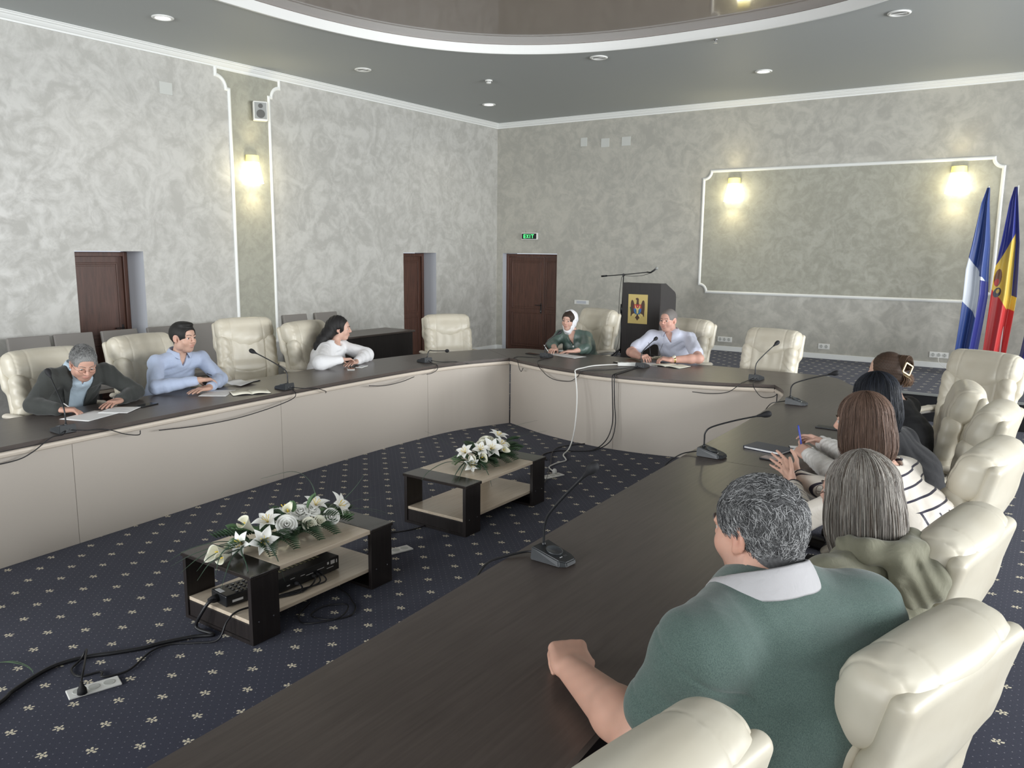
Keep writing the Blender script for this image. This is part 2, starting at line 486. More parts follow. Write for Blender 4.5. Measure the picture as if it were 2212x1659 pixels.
def strands(P, r, cols, parent, name, m, taper=0.5):
    """P (N,M,3) polylines -> one mesh of thin three-sided tubes; cols (N,3)"""
    N, Mx, _ = P.shape
    tn = np.gradient(P, axis=1); tn /= (np.linalg.norm(tn, axis=2, keepdims=True)+1e-9)
    ref = np.eye(3)[np.argmin(np.abs(tn).max(axis=1), axis=1)][:, None, :]
    a = np.cross(tn, ref); a /= (np.linalg.norm(a, axis=2, keepdims=True)+1e-9); b = np.cross(tn, a)
    w = np.linspace(1, taper, Mx)[None, :, None]*(r if np.isscalar(r) else np.asarray(r)[:, None, None])
    vs = np.stack([P+w*(a*math.cos(q)+b*math.sin(q)) for q in (0, 2*PI/3, 4*PI/3)], 2)  # N,M,3,3
    idx = np.arange(N*Mx*3).reshape(N, Mx, 3)
    qs = []
    for k in range(3):
        k2 = (k+1) % 3
        qs.append(np.stack([idx[:, :-1, k], idx[:, :-1, k2], idx[:, 1:, k2], idx[:, 1:, k]], -1).reshape(-1, 4))
    C = np.repeat(cols, Mx*3, axis=0)
    return raw_mesh(name, vs.reshape(-1, 3), np.concatenate(qs), m, parent, C)
# ================================================================ SETTING
def slab_wall(name, axis, pos, outward, a0, a1, z0, z1, openings, m_wall, m_rev, thick=0.5):
    """wall slab with rectangular openings; axis 'x': wall plane x=pos, runs along y"""
    b = MB(); cuts = sorted(openings, key=lambda o: o[0]); cur = a0
    def add(u0, u1, w0, w1):
        if u1-u0 < 1e-4 or w1-w0 < 1e-4: return
        c = pos+outward*thick/2
        if axis == 'x': b.box((c, (u0+u1)/2, (w0+w1)/2), (thick, u1-u0, w1-w0))
        else: b.box(((u0+u1)/2, c, (w0+w1)/2), (u1-u0, thick, w1-w0))
    for (u0, u1, w0, w1) in cuts:
        add(cur, u0, z0, z1); add(u0, u1, z0, w0); add(u0, u1, w1, z1); cur = u1
    add(cur, a1, z0, z1)
    o = b.build(name, [m_wall, m_rev])
    for p in o.data.polygons:
        n = p.normal
        side = abs(n.x) < 0.5 if axis == 'x' else abs(n.y) < 0.5
        p.material_index = 1 if side else 0
    return struct(o)
D1 = (4.80, 5.63); D2 = (10.31, 11.17); DH = 1.895; DB = (-9.18, -7.94)
WZ0, WZ1 = 0.85, 3.5
slab_wall('wall_left', 'x', XL, -1, YF-0.5, YB+0.5, 0, ZC+0.4, [(D1[0], D1[1], 0, DH), (D2[0], D2[1], 0, DH)], M['plaster'], M['reveal'])
slab_wall('wall_back', 'y', YB, 1, XL, XR+0.5, 0, ZC+0.4, [(DB[0], DB[1], 0, DH)], M['plaster_back'], M['reveal'])
slab_wall('wall_right', 'x', XR, 1, YF-0.5, YB, 0, ZC+0.4, [(wy-1.25, wy+1.25, WZ0, WZ1) for wy in RIGHT_WY], M['plaster'], M['reveal'], 0.4)
slab_wall('wall_front', 'y', YF, -1, XL, XR, 0, ZC+0.4, [(wx-1.25, wx+1.25, WZ0, WZ1) for wx in NEAR_WX], M['plaster'], M['reveal'], 0.4)
fl = MB().box(((XL+XR)/2, (YB+YF)/2, -0.1), (XR-XL+1.6, YB-YF+1.6, 0.2)).build('floor', M['carpet']); struct(fl)
# raised podium along the back wall
POD = 0.333
b = MB().box(((-6.1+XR)/2, (10.5+YB)/2, POD/2+0.0005), (XR+6.1, YB-10.5, POD-0.001))
pod = b.build('trim_1', [M['carpet'], M['blackmat']]); struct(pod)
for p in pod.data.polygons: p.material_index = 0 if p.normal.z > 0.5 else 1
e = MB().box(((-6.1+XR)/2, 10.495, POD-0.012), (XR+6.1, 0.02, 0.03), 0.004).build('trim_2', M['plastic_grey']); struct(e)
# ceiling with the rounded recess
CX, CY, CA, CB, CN = -3.7, 5.4, 3.4, 3.7, 2.5
def sup(t, k=0.0):
    c, s = math.cos(t), math.sin(t)
    return (CX+(CA+k)*math.copysign(abs(c)**(2/CN), c), CY+(CB+k)*math.copysign(abs(s)**(2/CN), s))
NSEG = 192
x0, x1, y0, y1 = XL-0.02, XR+0.02, YF-0.02, YB+0.02
angs = [2*PI*(i+0.5)/NSEG for i in range(NSEG)]
inner = [sup(t) for t in angs]
def rectray(p):
    dx, dy = p[0]-CX, p[1]-CY; t = 1e9
    if dx > 0: t = min(t, (x1-CX)/dx)
    if dx < 0: t = min(t, (x0-CX)/dx)
    if dy > 0: t = min(t, (y1-CY)/dy)
    if dy < 0: t = min(t, (y0-CY)/dy)
    return (CX+dx*t, CY+dy*t)
outer = [rectray(p) for p in inner]
for cx_, cy_ in ((x0, y0), (x0, y1), (x1, y0), (x1, y1)):
    k = min(range(NSEG), key=lambda i: (outer[i][0]-cx_)**2+(outer[i][1]-cy_)**2); outer[k] = (cx_, cy_)
V = [(p[0], p[1], ZC) for p in inner]+[(p[0], p[1], ZC) for p in outer]+[(p[0], p[1], ZC+0.12) for p in inner]+[(p[0], p[1], ZC+0.12) for p in outer]
Fc = []
for i in range(NSEG):
    j = (i+1) % NSEG
    Fc += [(i, j, NSEG+j, NSEG+i), (2*NSEG+i, 3*NSEG+i, 3*NSEG+j, 2*NSEG+j)]
struct(link_mesh('ceiling', V, Fc, M['ceiling']))
# white rim of the recess and the glossy brown stretch ceiling above it
V = []; Fc = []
prof = [(0.0, -0.012), (-0.03, -0.012), (-0.03, 0.0), (-0.012, 0.004), (-0.012, 0.098), (0.02, 0.098)]
for t in angs:
    for (k, dz) in prof:
        x, y = sup(t, k+0.012); V.append((x, y, ZC+dz))
n_ = len(prof)
for i in range(NSEG):
    j = (i+1) % NSEG
    for k in range(n_-1): Fc.append((i*n_+k, i*n_+k+1, j*n_+k+1, j*n_+k))
struct(link_mesh('trim_3', V, Fc, M['white'], smooth=False))
V = [(*sup(t, 0.06), ZC+0.10) for t in angs]+[(*sup(t, 0.06), ZC+0.13) for t in angs]
Fc = [tuple(range(NSEG)), tuple(range(2*NSEG-1, NSEG-1, -1))]+[(i, (i+1) % NSEG, NSEG+(i+1) % NSEG, NSEG+i) for i in range(NSEG)]
struct(link_mesh('trim_4', V, Fc, M['stretch']))
# crown moulding round the room
prof = [(0.0, -0.09), (0.018, -0.09), (0.020, -0.072), (0.034, -0.066), (0.052, -0.045), (0.060, -0.030), (0.076, -0.027), (0.084, -0.012), (0.10, -0.010), (0.10, 0.0)]
def sweep_rect(name, prof, z, xa, xb, ya, yb, m):
    V = []; Fc = []
    for (cx_, cy_, sx, sy) in ((xa, ya, 1, 1), (xa, yb, 1, -1), (xb, yb, -1, -1), (xb, ya, -1, 1)):
        for (d, dz) in prof: V.append((cx_+sx*d, cy_+sy*d, z+dz))
    n = len(prof)
    for i in range(4):
        j = (i+1) % 4
        for k in range(n-1): Fc.append((i*n+k, j*n+k, j*n+k+1, i*n+k+1))
    return struct(link_mesh(name, V, Fc, m))
sweep_rect('trim_5', prof, ZC, XL, XR, YF, YB, M['white'])
# baseboards
BB = 0.095
b = MB()
for (a, c) in ((YF, D1[0]), (D1[1], D2[0]), (D2[1], YB)): b.box((XL+0.008, (a+c)/2, BB/2), (0.016, c-a, BB), 0.003)
struct(b.build('baseboard_left', M['white']))
b = MB(); b.box(((XL+DB[0])/2, YB-0.008, BB/2), (DB[0]-XL, 0.016, BB), 0.003); b.box(((DB[1]-6.1)/2, YB-0.008, BB/2), (-6.1-DB[1], 0.016, BB), 0.003)
b.box(((-6.1+XR)/2, YB-0.008, POD+0.04), (XR+6.1, 0.016, 0.08), 0.003)
struct(b.build('baseboard_back', M['white']))
struct(MB().box((XR-0.008, (YF+10.5)/2, BB/2), (0.016, 10.5-YF, BB)).build('baseboard_right', M['white']))
struct(MB().box(((XL+XR)/2, YF+0.008, BB/2), (XR-XL, 0.016, BB)).build('baseboard_front', M['white']))

# moulded plaster panels: outline path lies in the wall plane
def arc(cx_, cy_, r, a0, a1, n=8): return [(cx_+r*math.cos(a0+(a1-a0)*i/n), cy_+r*math.sin(a0+(a1-a0)*i/n)) for i in range(n+1)]
def wall_outline(name_panel, name_trim, path, tomap, m_panel, closed=True):
    """path: 2D points (along wall, z); tomap(u, w, d): world point at distance d from wall"""
    V = [tomap(u, w, 0.004) for u, w in path]+[tomap(u, w, 0.0) for u, w in path]; n = len(path)
    Fc = [tuple(range(n))]+[(i, (i+1) % n, n+(i+1) % n, n+i) for i in range(n)]
    o = link_mesh(name_panel, V, Fc, m_panel); struct(o)
    prof = [(-0.023, 0.0), (-0.023, 0.010), (-0.012, 0.019), (0.0, 0.022), (0.012, 0.019), (0.023, 0.010), (0.023, 0.0)]
    V = []; Fc = []; P = [Vector(p) for p in path]
    for i in range(n):
        a, c = P[i-1], P[(i+1) % n]; p = P[i]
        d1 = (p-a).normalized(); d2 = (c-p).normalized()
        n1 = Vector((-d1.y, d1.x)); n2 = Vector((-d2.y, d2.x)); mm = (n1+n2)
        if mm.length < 1e-6: mm = n1
        mm.normalize(); k = 1/max(0.5, mm.dot(n1))
        for (s_, d_) in prof: V.append(tomap(p.x+mm.x*s_*k, p.y+mm.y*s_*k, d_))
    m_ = len(prof)
    for i in range(n if closed else n-1):
        j = (i+1) % n
        for k in range(m_-1): Fc.append((i*m_+k, i*m_+k+1, j*m_+k+1, j*m_+k))
    struct(link_mesh(name_trim, V, Fc, M['white']))
L_, R_, B_, T_, q = -5.13, -0.885, 1.30, 3.26, 0.125
path = [(L_, B_+q)]+[(L_, T_-q)]+arc(L_, T_, q, -PI/2, 0)[1:]+[(R_-q, T_)]+arc(R_, T_, q, PI, 1.5*PI)[1:]+[(R_, B_+q)]+arc(R_, B_, q, PI/2, PI)[1:]+[(L_+q, B_)]+arc(L_, B_, q, 0, PI/2)[1:-1]
wall_outline('trim_6', 'trim_7', path, lambda u, w, d: (u, YB-d, w), M['plaster_panel'])
a0, a1, c0, c1, zt, zb = 6.965, 7.605, 6.77, 7.79, 3.99, 0.50
path = [(a0, zb+0.13), (a0, zt), (a0-0.045, zt+0.005)]+arc(c0, zt+0.005, a0-0.045-c0, 0, PI/2)[1:]+[(c0, ZC-0.085), (c1, ZC-0.085), (c1, zt+0.155)]+arc(c1, zt+0.005, c1-a1-0.045, PI/2, PI)[0:]+[(a1, zt), (a1, zb+0.13)]+arc(a1, zb, 0.13, PI/2, PI)[1:]+[(a0+0.13, zb)]+arc(a0, zb, 0.13, 0, PI/2)[1:-1]
wall_outline('trim_8', 'trim_9', path, lambda u, w, d: (XL+d, u, w), M['plaster_panel'])

# doors
def door(name, w, h, leaves, label_m):
    """door in its own frame: x across, z up, faces -y; leaves: list of (x0, x1)"""
    b = MB(); f = 0.055
    b.box((f/2, 0, h/2), (f, 0.09, h), 0.006); b.box((w-f/2, 0, h/2), (f, 0.09, h), 0.006); b.box((w/2, 0, h-f/2), (w-2*f, 0.09, f), 0.006)
    root = b.build(name, M['door']); struct(root)
    for (xa, xb) in leaves:
        l = MB(); wd = xb-xa; l.box(((xa+xb)/2, 0.012, (h-f)/2+0.004), (wd-0.006, 0.040, h-f-0.010), 0.003)
        st = 0.075 if wd > 0.5 else 0.05; zs = 0.80
        for (z0_, z1_) in ((0.10, zs-0.045), (zs+0.045, h-f-0.085)):
            # raised bead round a recessed panel
            xl, xr = xa+st, xb-st
            for (c, d) in (((xl+xr)/2, z0_), ((xl+xr)/2, z1_)): l.box((c, -0.012, d), (xr-xl+0.024, 0.012, 0.024), 0.005)
            for c in (xl, xr): l.box((c, -0.012, (z0_+z1_)/2), (0.024, 0.012, z1_-z0_), 0.005)
            l.box(((xl+xr)/2, -0.009, (z0_+z1_)/2), (xr-xl-0.06, 0.008, z1_-z0_-0.06), 0.003)
        l.box((xa+0.012, -0.012, (h-f)/2), (0.02, 0.010, h-f-0.03), 0.004)
        leaf = l.build('door_leaf', M['door'], root)
    return root, leaf
def handle(parent, x, z):
    b = MB(); b.box((x, -0.014, z-0.03), (0.035, 0.008, 0.20), 0.004); b.tube([(x, -0.015, z+0.03), (x, -0.055, z+0.03), (x-0.11, -0.055, z+0.03)], 0.008)
    b.tube([(x, -0.02, z-0.07), (x, -0.028, z-0.07)], 0.012, 10)
    return b.build('door_handle', M['wenge_dark'], parent)
r1, l1 = door('door_1', D1[1]-D1[0], DH-0.01, [(0.05, D1[1]-D1[0]-0.05)], ''); r1.rotation_euler = (0, 0, PI/2); r1.location = (XL-0.40, D1[0], 0)
r2, l2 = door('door_2', D2[1]-D2[0], DH-0.01, [(0.05, D2[1]-D2[0]-0.05)], ''); r2.rotation_euler = (0, 0, PI/2); r2.location = (XL-0.33, D2[0], 0)
wB = DB[1]-DB[0]
r3, l3 = door('door_3', wB, DH-0.01, [(0.05, 0.86), (0.86, wB-0.05)], ''); r3.location = (DB[0], YB+0.17, 0)
handle(r3, 0.80, 0.88); k_ = MB().lathe([(0.012, 0), (0.012, 0.004)], 12, mtx=T(0.80, -0.016, 0.80) @ RX(PI/2)).build('keyhole', M['chrome'], r3)
for r_, n_ in ((r1, D1[1]-D1[0]-0.10), (r2, 0.12)): handle(r_, n_, 0.92)
# windows of the near and right wall
wi = 0
def window(loc, rz):
    global wi; wi += 1
    b = MB(); w, h = 2.5, WZ1-WZ0
    for x in (-w/2+0.03, 0, w/2-0.03): b.box((x, 0, h/2), (0.06, 0.06, h))
    for z in (0.03, h*0.68, h-0.03): b.box((0, 0, z), (w, 0.06, 0.06))
    o = b.build('window_%d' % wi, M['plastic_white']); o.location = loc; o.rotation_euler = (0, 0, rz); struct(o)
    g = MB().box((0, 0.012, h/2), (w-0.1, 0.006, h-0.1)).build('window_pane', GLASS, o)
GLASS = mat('window_glass', (1, 1, 1), 0.02); GLASS.node_tree.nodes['Principled BSDF'].inputs['Transmission Weight'].default_value = 1.0
for wx in NEAR_WX: window((wx, YF-0.20, WZ0), 0)
for wy in RIGHT_WY: window((XR+0.20, wy, WZ0), PI/2)

# ---------------------------------------------------------------- fixtures on walls and ceiling
EMI_W = mat('downlight_glow', (1, 1, 1), 0.4, emit=(1, 0.98, 0.94), estr=9.0)
def downlight(x, y, lit, label):
    r = empty('downlight', (x, y, ZC), 0, label, 'ceiling light', 'lit round ceiling downlights' if lit else 'unlit round ceiling downlights')
    MB().lathe([(0.074, -0.001), (0.110, -0.001), (0.112, -0.008), (0.100, -0.016), (0.082, -0.015), (0.074, -0.006)], 32, cap=False).build('trim_ring', M['plastic_white'], r)
    b = MB().lathe([(0.0001, -0.005), (0.05, -0.009), (0.078, -0.005)], 24, cap=False)
    b.build('lens', EMI_W if lit else mat('dark_lens', (0.16, 0.16, 0.155), 0.3), r)
    if not lit:
        MB().box((0, 0, -0.012), (0.15, 0.012, 0.008), 0.002).build('spring_clip', M['plastic_white'], r)
    if lit:
        l = bpy.data.lights.new('downlight_lamp', 'SPOT'); l.energy = 22; l.spot_size = 2.4; l.spot_blend = 0.6; l.shadow_soft_size = 0.07; l.color = (1, 0.96, 0.9)
        lo = bpy.data.objects.new('downlight_lamp', l); COL.objects.link(lo); lo.location = (x, y, ZC-0.03)
downlight(-8.12, 5.29, True, 'lit round recessed ceiling light above the leftmost wooden door')
downlight(-8.20, 11.2, True, 'lit round recessed ceiling light nearest the corner of the room')
downlight(-3.62, 11.1, True, 'lit round recessed ceiling light in front of the framed wall panel')
downlight(-8.10, 8.2, False, 'unlit round recessed ceiling light near left wall, past the pilaster strip')
downlight(-5.10, 9.27, False, 'unlit round recessed ceiling light just below the rim of the brown recess')
downlight(-1.67, 9.20, False, 'unlit round recessed ceiling light at the top right of the picture')
r = empty('smoke_detector', (-7.07, 9.65, ZC), 0, 'small white smoke detector on the grey ceiling near the corner light', 'smoke detector')
MB().lathe([(0.052, -0.0005), (0.052, -0.014), (0.044, -0.020)], 24).build('base', M['plastic_white'], r)
MB().lathe([(0.036, -0.020), (0.038, -0.034), (0.030, -0.046), (0.010, -0.052)], 24).build('sensor_head', M['plastic_white'], r)
b = MB()
for k in range(8): b.box((0, 0, 0), (0.004, 0.014, 0.010), mtx=RZ(k*PI/4) @ T(0.0375, 0, -0.028))
b.build('vent_slot', M['blackmat'], r)
r = empty('sprinkler_head', (-3.58, 9.23, ZC), 0, 'tiny metal sprinkler head on the ceiling below the white rim', 'sprinkler')
MB().lathe([(0.03, -0.0005), (0.028, -0.006), (0.010, -0.008), (0.010, -0.022)], 16).build('escutcheon', M['chrome'], r)
MB().lathe([(0.004, -0.022), (0.004, -0.035), (0.022, -0.036), (0.022, -0.039)], 16).build('deflector', M['chrome'], r)

GLOW = mat('sconce_glass', (1, 1, 0.95), 0.3, emit=(1.0, 0.95, 0.70), estr=9.0)
GLOWY = mat('sconce_amber', (0.9, 0.8, 0.3), 0.4, emit=(1.0, 0.82, 0.22), estr=0.62)
def sconce(loc, rz, label):
    """wall lamp facing local -y, centre of the wall plate at loc"""
    r = empty('wall_sconce', loc, rz, label, 'wall lamp', 'amber and white wall sconces')
    MB().box((0, -0.012, 0.03), (0.10, 0.022, 0.20), 0.006).build('wall_plate', M['gold'], r)
    V = []; Fc = []
    n = 12
    for (w, d, z) in ((0.100, 0.085, 0.095), (0.115, 0.095, 0.02), (0.140, 0.11, -0.09), (0.158, 0.12, -0.18)):
        for k in range(n+1):
            a = PI*k/n; V.append((-w*math.cos(a), -0.024-d*math.sin(a), z))
    m_ = n+1
    for i in range(3):
        for k in range(n): Fc.append((i*m_+k, i*m_+k+1, (i+1)*m_+k+1, (i+1)*m_+k))
    Fc += [tuple(range(3*m_, 4*m_)), tuple(range(n, -1, -1))]
    for i in range(3): Fc.append((i*m_, (i+1)*m_, (i+1)*m_+n, i*m_+n))
    link_mesh('lamp_shade', V, Fc, GLOW, r)
    V = []
    for (w, d, z) in ((0.096, 0.085, 0.185), (0.102, 0.088, 0.097)):
        for k in range(n+1):
            a = PI*k/n; V.append((-w*math.cos(a), -0.024-d*math.sin(a), z))
    Fc = [(k, k+1, m_+k+1, m_+k) for k in range(n)]+[tuple(range(n, -1, -1)), tuple(range(m_, 2*m_)), (0, m_, m_+n, n)]
    link_mesh('amber_cap', V, Fc, GLOWY, r)
    mt = Matrix.Translation(loc) @ RZ(rz)
    for (z, ang, pw, sz) in ((-0.20, 0.0, 11, 2.2), (0.20, PI, 7, 1.7)):
        l = bpy.data.lights.new('sconce_lamp', 'SPOT'); l.energy = pw; l.spot_size = sz; l.spot_blend = 0.9; l.shadow_soft_size = 0.05; l.color = (1, 0.86, 0.55)
        lo = bpy.data.objects.new('sconce_lamp', l); COL.objects.link(lo); lo.location = mt @ Vector((0, -0.16, z)); lo.rotation_euler = (ang, 0, 0)
    l = bpy.data.lights.new('sconce_bulb', 'POINT'); l.energy = 8; l.shadow_soft_size = 0.08; l.color = (1, 0.88, 0.55)
    lo = bpy.data.objects.new('sconce_bulb', l); COL.objects.link(lo); lo.location = mt @ Vector((0, -0.30, -0.06))
sconce((XL, 7.27, 3.0), PI/2, 'glowing wall sconce on the narrow olive strip of the left wall')
sconce((-4.61, YB, 2.95), 0, 'glowing wall sconce at the left end of the framed back panel')
sconce((-1.42, YB, 2.98), 0, 'glowing wall sconce at the right end of the framed back panel, above the flags')

r = empty('wall_speaker', (XL, 7.37, 3.765), 0, 'white wall speaker with grey grille on the olive strip above the sconce', 'speaker')
mt = T(0.11, 0, 0) @ RZ(-0.55)
MB().box((0, 0, 0), (0.12, 0.185, 0.25), 0.012, mtx=mt).build('housing', M['plastic_white'], r)
g = MB().box((0.062, 0, 0), (0.006, 0.155, 0.215), 0.002, mtx=mt).build('grille', M['plastic_grey'], r)
MB().lathe([(0.030, 0), (0.030, 0.004)], 20, mtx=mt @ T(0.064, 0, 0.062) @ RY(PI/2)).build('tweeter', mat('speaker_cone', (0.10, 0.10, 0.095), 0.6), g)
MB().lathe([(0.055, 0), (0.055, 0.004)], 24, mtx=mt @ T(0.064, 0, -0.040) @ RY(PI/2)).build('woofer', bpy.data.materials['speaker_cone'], g)
MB().box((0.02, 0, 0), (0.05, 0.04, 0.08), 0.004).build('bracket', M['plastic_white'], r)

def plate(name, loc, rz, w, h, label, cat, group=None, m=None, d=0.008):
    o = MB().box((0, -d/2, 0), (w, d, h), 0.002).build(name, m or M['plastic_white']); o.location = loc; o.rotation_euler = (0, 0, rz); tag(o, label, cat, group); return o
_pm = mat('painted_cover_plate', (0.56, 0.57, 0.54), 0.5)
plate('cover_plate', (XL, 6.06, 3.86), PI/2, 0.17, 0.145, 'pale square cover plate high on the left wall', 'cover plate', 'blank cover plates', _pm)
for x, z, w in ((-7.42, 3.88, 0.13), (-6.99, 3.84, 0.16), (-6.58, 3.84, 0.17)):
    plate('cover_plate', (x, YB, z), 0, w, 0.15, {-7.42: 'leftmost and faintest of three square cover plates high on the back wall', -6.99: 'middle of three square cover plates high on the back wall', -6.58: 'rightmost and palest of three square cover plates high on the back wall'}[x], 'cover plate', 'blank cover plates', _pm)
r = plate('wall_outlet_strip', (-7.39, YB, 1.02), 0, 0.30, 0.075, 'long pale outlet strip on the wall right of the double door', 'outlet')
MB().box((0, -0.010, 0), (0.20, 0.004, 0.05), 0.001).build('cover_insert', M['reveal'], r)
def socket(x, z, n, label):
    w = 0.075*n+0.02
    r = plate('wall_socket', (x, YB, z), 0, w, 0.085, label, 'wall socket', 'wall sockets under the framed panel')
    for k in range(n):
        cx_ = (k-(n-1)/2)*0.075
        b = MB().lathe([(0.027, 0), (0.027, 0.003)], 20, mtx=T(cx_, -0.008, 0) @ RX(PI/2)); b.build('socket_face', _pm, r)
        b = MB()
        for s in (-1, 1): b.lathe([(0.0035, 0), (0.0035, 0.002)], 8, mtx=T(cx_+s*0.009, -0.0115, 0) @ RX(PI/2))
        b.box((cx_, -0.0115, 0.018), (0.006, 0.002, 0.010)); b.box((cx_, -0.0115, -0.018), (0.006, 0.002, 0.010))
        b.build('pin_holes', M['blackmat'], r)
    return r
socket(-4.64, 0.525, 3, 'triple white wall socket between two cream chairs, left of the others')
socket(-3.05, 0.525, 2, 'double white wall socket, middle one below the framed panel')
socket(-1.45, 0.52, 3, 'triple white wall socket beside the blue flag, with a cord plugged in')
o = MB().tube(bez([(-1.45, YB-0.02, 0.50), (-1.44, YB-0.07, 0.44), (-1.40, YB-0.09, 0.39), (-1.30, YB-0.13, POD+0.008), (-1.1, YB-0.16, POD+0.006)]), 0.004, 6).build('charger_wire', M['plastic_white'])
tag(o, 'thin white cord hanging from the socket beside the blue flag', 'cord')

# exit sign
r = empty('exit_sign', (-8.535, YB, 2.22), 0, 'black and green illuminated sign reading EXIT above the double door', 'exit sign')
MB().box((0, -0.03, 0), (0.35, 0.05, 0.125), 0.004).build('housing', M['plastic_white'], r)
MB().box((0, -0.057, 0), (0.325, 0.006, 0.10), 0.001).build('sign_face', M['blackmat'], r)
GREEN = mat('exit_green', (0.1, 0.9, 0.3), 0.4, emit=(0.10, 0.85, 0.22), estr=1.1)
b = MB(); s = 0.014; hh = 0.072
def bar(x, z, w, h, rot=0): b.box((0, 0, 0), (w, 0.004, h), mtx=T(x, -0.061, z) @ RY(rot))
bar(-0.115, 0, s, hh); [bar(-0.095, z, 0.045, s) for z in (-hh/2+s/2, 0, hh/2-s/2)]
bar(-0.032, 0, s*0.85, hh*1.12, 0.55); bar(-0.032, 0, s*0.85, hh*1.12, -0.55)
bar(0.022, 0, s, hh)
bar(0.080, 0, s, hh); bar(0.080, hh/2-s/2, 0.062, s)
b.build('lettering', GREEN, r)
for s_ in (-1, 1): MB().box((s_*0.12, -0.02, 0.085), (0.01, 0.01, 0.05)).build('hanger', M['chrome'], r)
# ================================================================ CONFERENCE TABLE
TZ = 0.76
LI = [(-5.0, 0.3), (-5.08, 1.2), (-5.16, 2.1), (-5.235, 3.0), (-5.31, 4.0), (-5.37, 5.0), (-5.385, 6.0), (-5.32, 6.75), (-5.10, 7.38)]
LO = [(-5.80, 0.3), (-5.90, 1.2), (-5.97, 2.2), (-6.05, 3.4), (-6.10, 4.6), (-6.17, 5.6), (-6.19, 6.3), (-6.08, 7.1), (-5.77, 7.88)]
FI = [(-5.10, 7.38), (-4.49, 7.13), (-3.91, 7.00), (-3.55, 6.985), (-3.2, 7.02), (-2.65, 7.15), (-2.13, 7.36)]
FO = [(-5.77, 7.88), (-5.62, 8.08), (-5.35, 8.23), (-4.5, 8.235), (-3.5, 8.23), (-2.6, 8.22), (-1.86, 8.20), (-1.56, 7.80)]
RI = [(-2.13, 7.36), (-1.97, 7.08), (-1.88, 6.7), (-1.83, 6.1), (-1.80, 5.4), (-1.785, 4.42)]
RO = [(-1.56, 7.80), (-1.25, 7.25), (-1.08, 6.7), (-0.98, 6.0), (-0.94, 5.2), (-0.93, 4.42)]
NI = [(-1.785, 4.42), (-1.755, 3.6), (-1.72, 2.7), (-1.675, 1.8), (-1.65, 1.0), (-1.62, 0.1), (-1.60, -0.9)]
NO = [(-0.93, 4.42), (-0.92, 3.6), (-0.905, 2.7), (-0.87, 1.8), (-0.845, 1.2), (-0.82, 0.2), (-0.80, -0.9)]
def resample(pts, n):
    P = bez([(p[0], p[1], 0) for p in pts], 10); L = [0]
    for i in range(1, len(P)): L.append(L[-1]+(P[i]-P[i-1]).length)
    out = []; j = 0
    for k in range(n):
        s = L[-1]*k/(n-1)
        while j < len(L)-2 and L[j+1] < s: j += 1
        t = (s-L[j])/max(1e-9, L[j+1]-L[j]); out.append(P[j].lerp(P[j+1], min(1, t)))
    return [(p.x, p.y) for p in out]
def strip(b, A, B, z0, z1, mi=0):
    n = len(A)
    a0 = [b.bm.verts.new((*p, z0)) for p in A]; a1 = [b.bm.verts.new((*p, z1)) for p in A]
    c0 = [b.bm.verts.new((*p, z0)) for p in B]; c1 = [b.bm.verts.new((*p, z1)) for p in B]
    for i in range(n-1):
        for f in ((a1[i], a1[i+1], c1[i+1], c1[i]), (a0[i], c0[i], c0[i+1], a0[i+1]), (a0[i], a0[i+1], a1[i+1], a1[i]), (c0[i], c1[i], c1[i+1], c0[i+1])):
            b.bm.faces.new(f).material_index = mi
    b.bm.faces.new((a0[0], a1[0], c1[0], c0[0])); b.bm.faces.new((a0[-1], c0[-1], c1[-1], a1[-1]))
def offset(A, d):
    out = []
    for i, p in enumerate(A):
        q0, q1 = A[max(0, i-1)], A[min(len(A)-1, i+1)]
        t = Vector((q1[0]-q0[0], q1[1]-q0[1])).normalized(); out.append((p[0]-t.y*d, p[1]+t.x*d))
    return out
def shrink(A, B, g):
    """pull both end rows in by g so that neighbouring modules keep a joint"""
    A, B = list(A), list(B)
    for L in (A, B):
        t = Vector((L[1][0]-L[0][0], L[1][1]-L[0][1])).normalized(); L[0] = (L[0][0]+t.x*g, L[0][1]+t.y*g)
        t = Vector((L[-2][0]-L[-1][0], L[-2][1]-L[-1][1])).normalized(); L[-1] = (L[-1][0]+t.x*g, L[-1][1]+t.y*g)
    return A, B
def ext(a_, b_, i, e):
    for L in (a_, b_):
        q = L[1] if i == 0 else L[-2]; t = Vector((L[i][0]-q[0], L[i][1]-q[1])).normalized(); L[i] = (L[i][0]+t.x*e, L[i][1]+t.y*e)
    return a_, b_
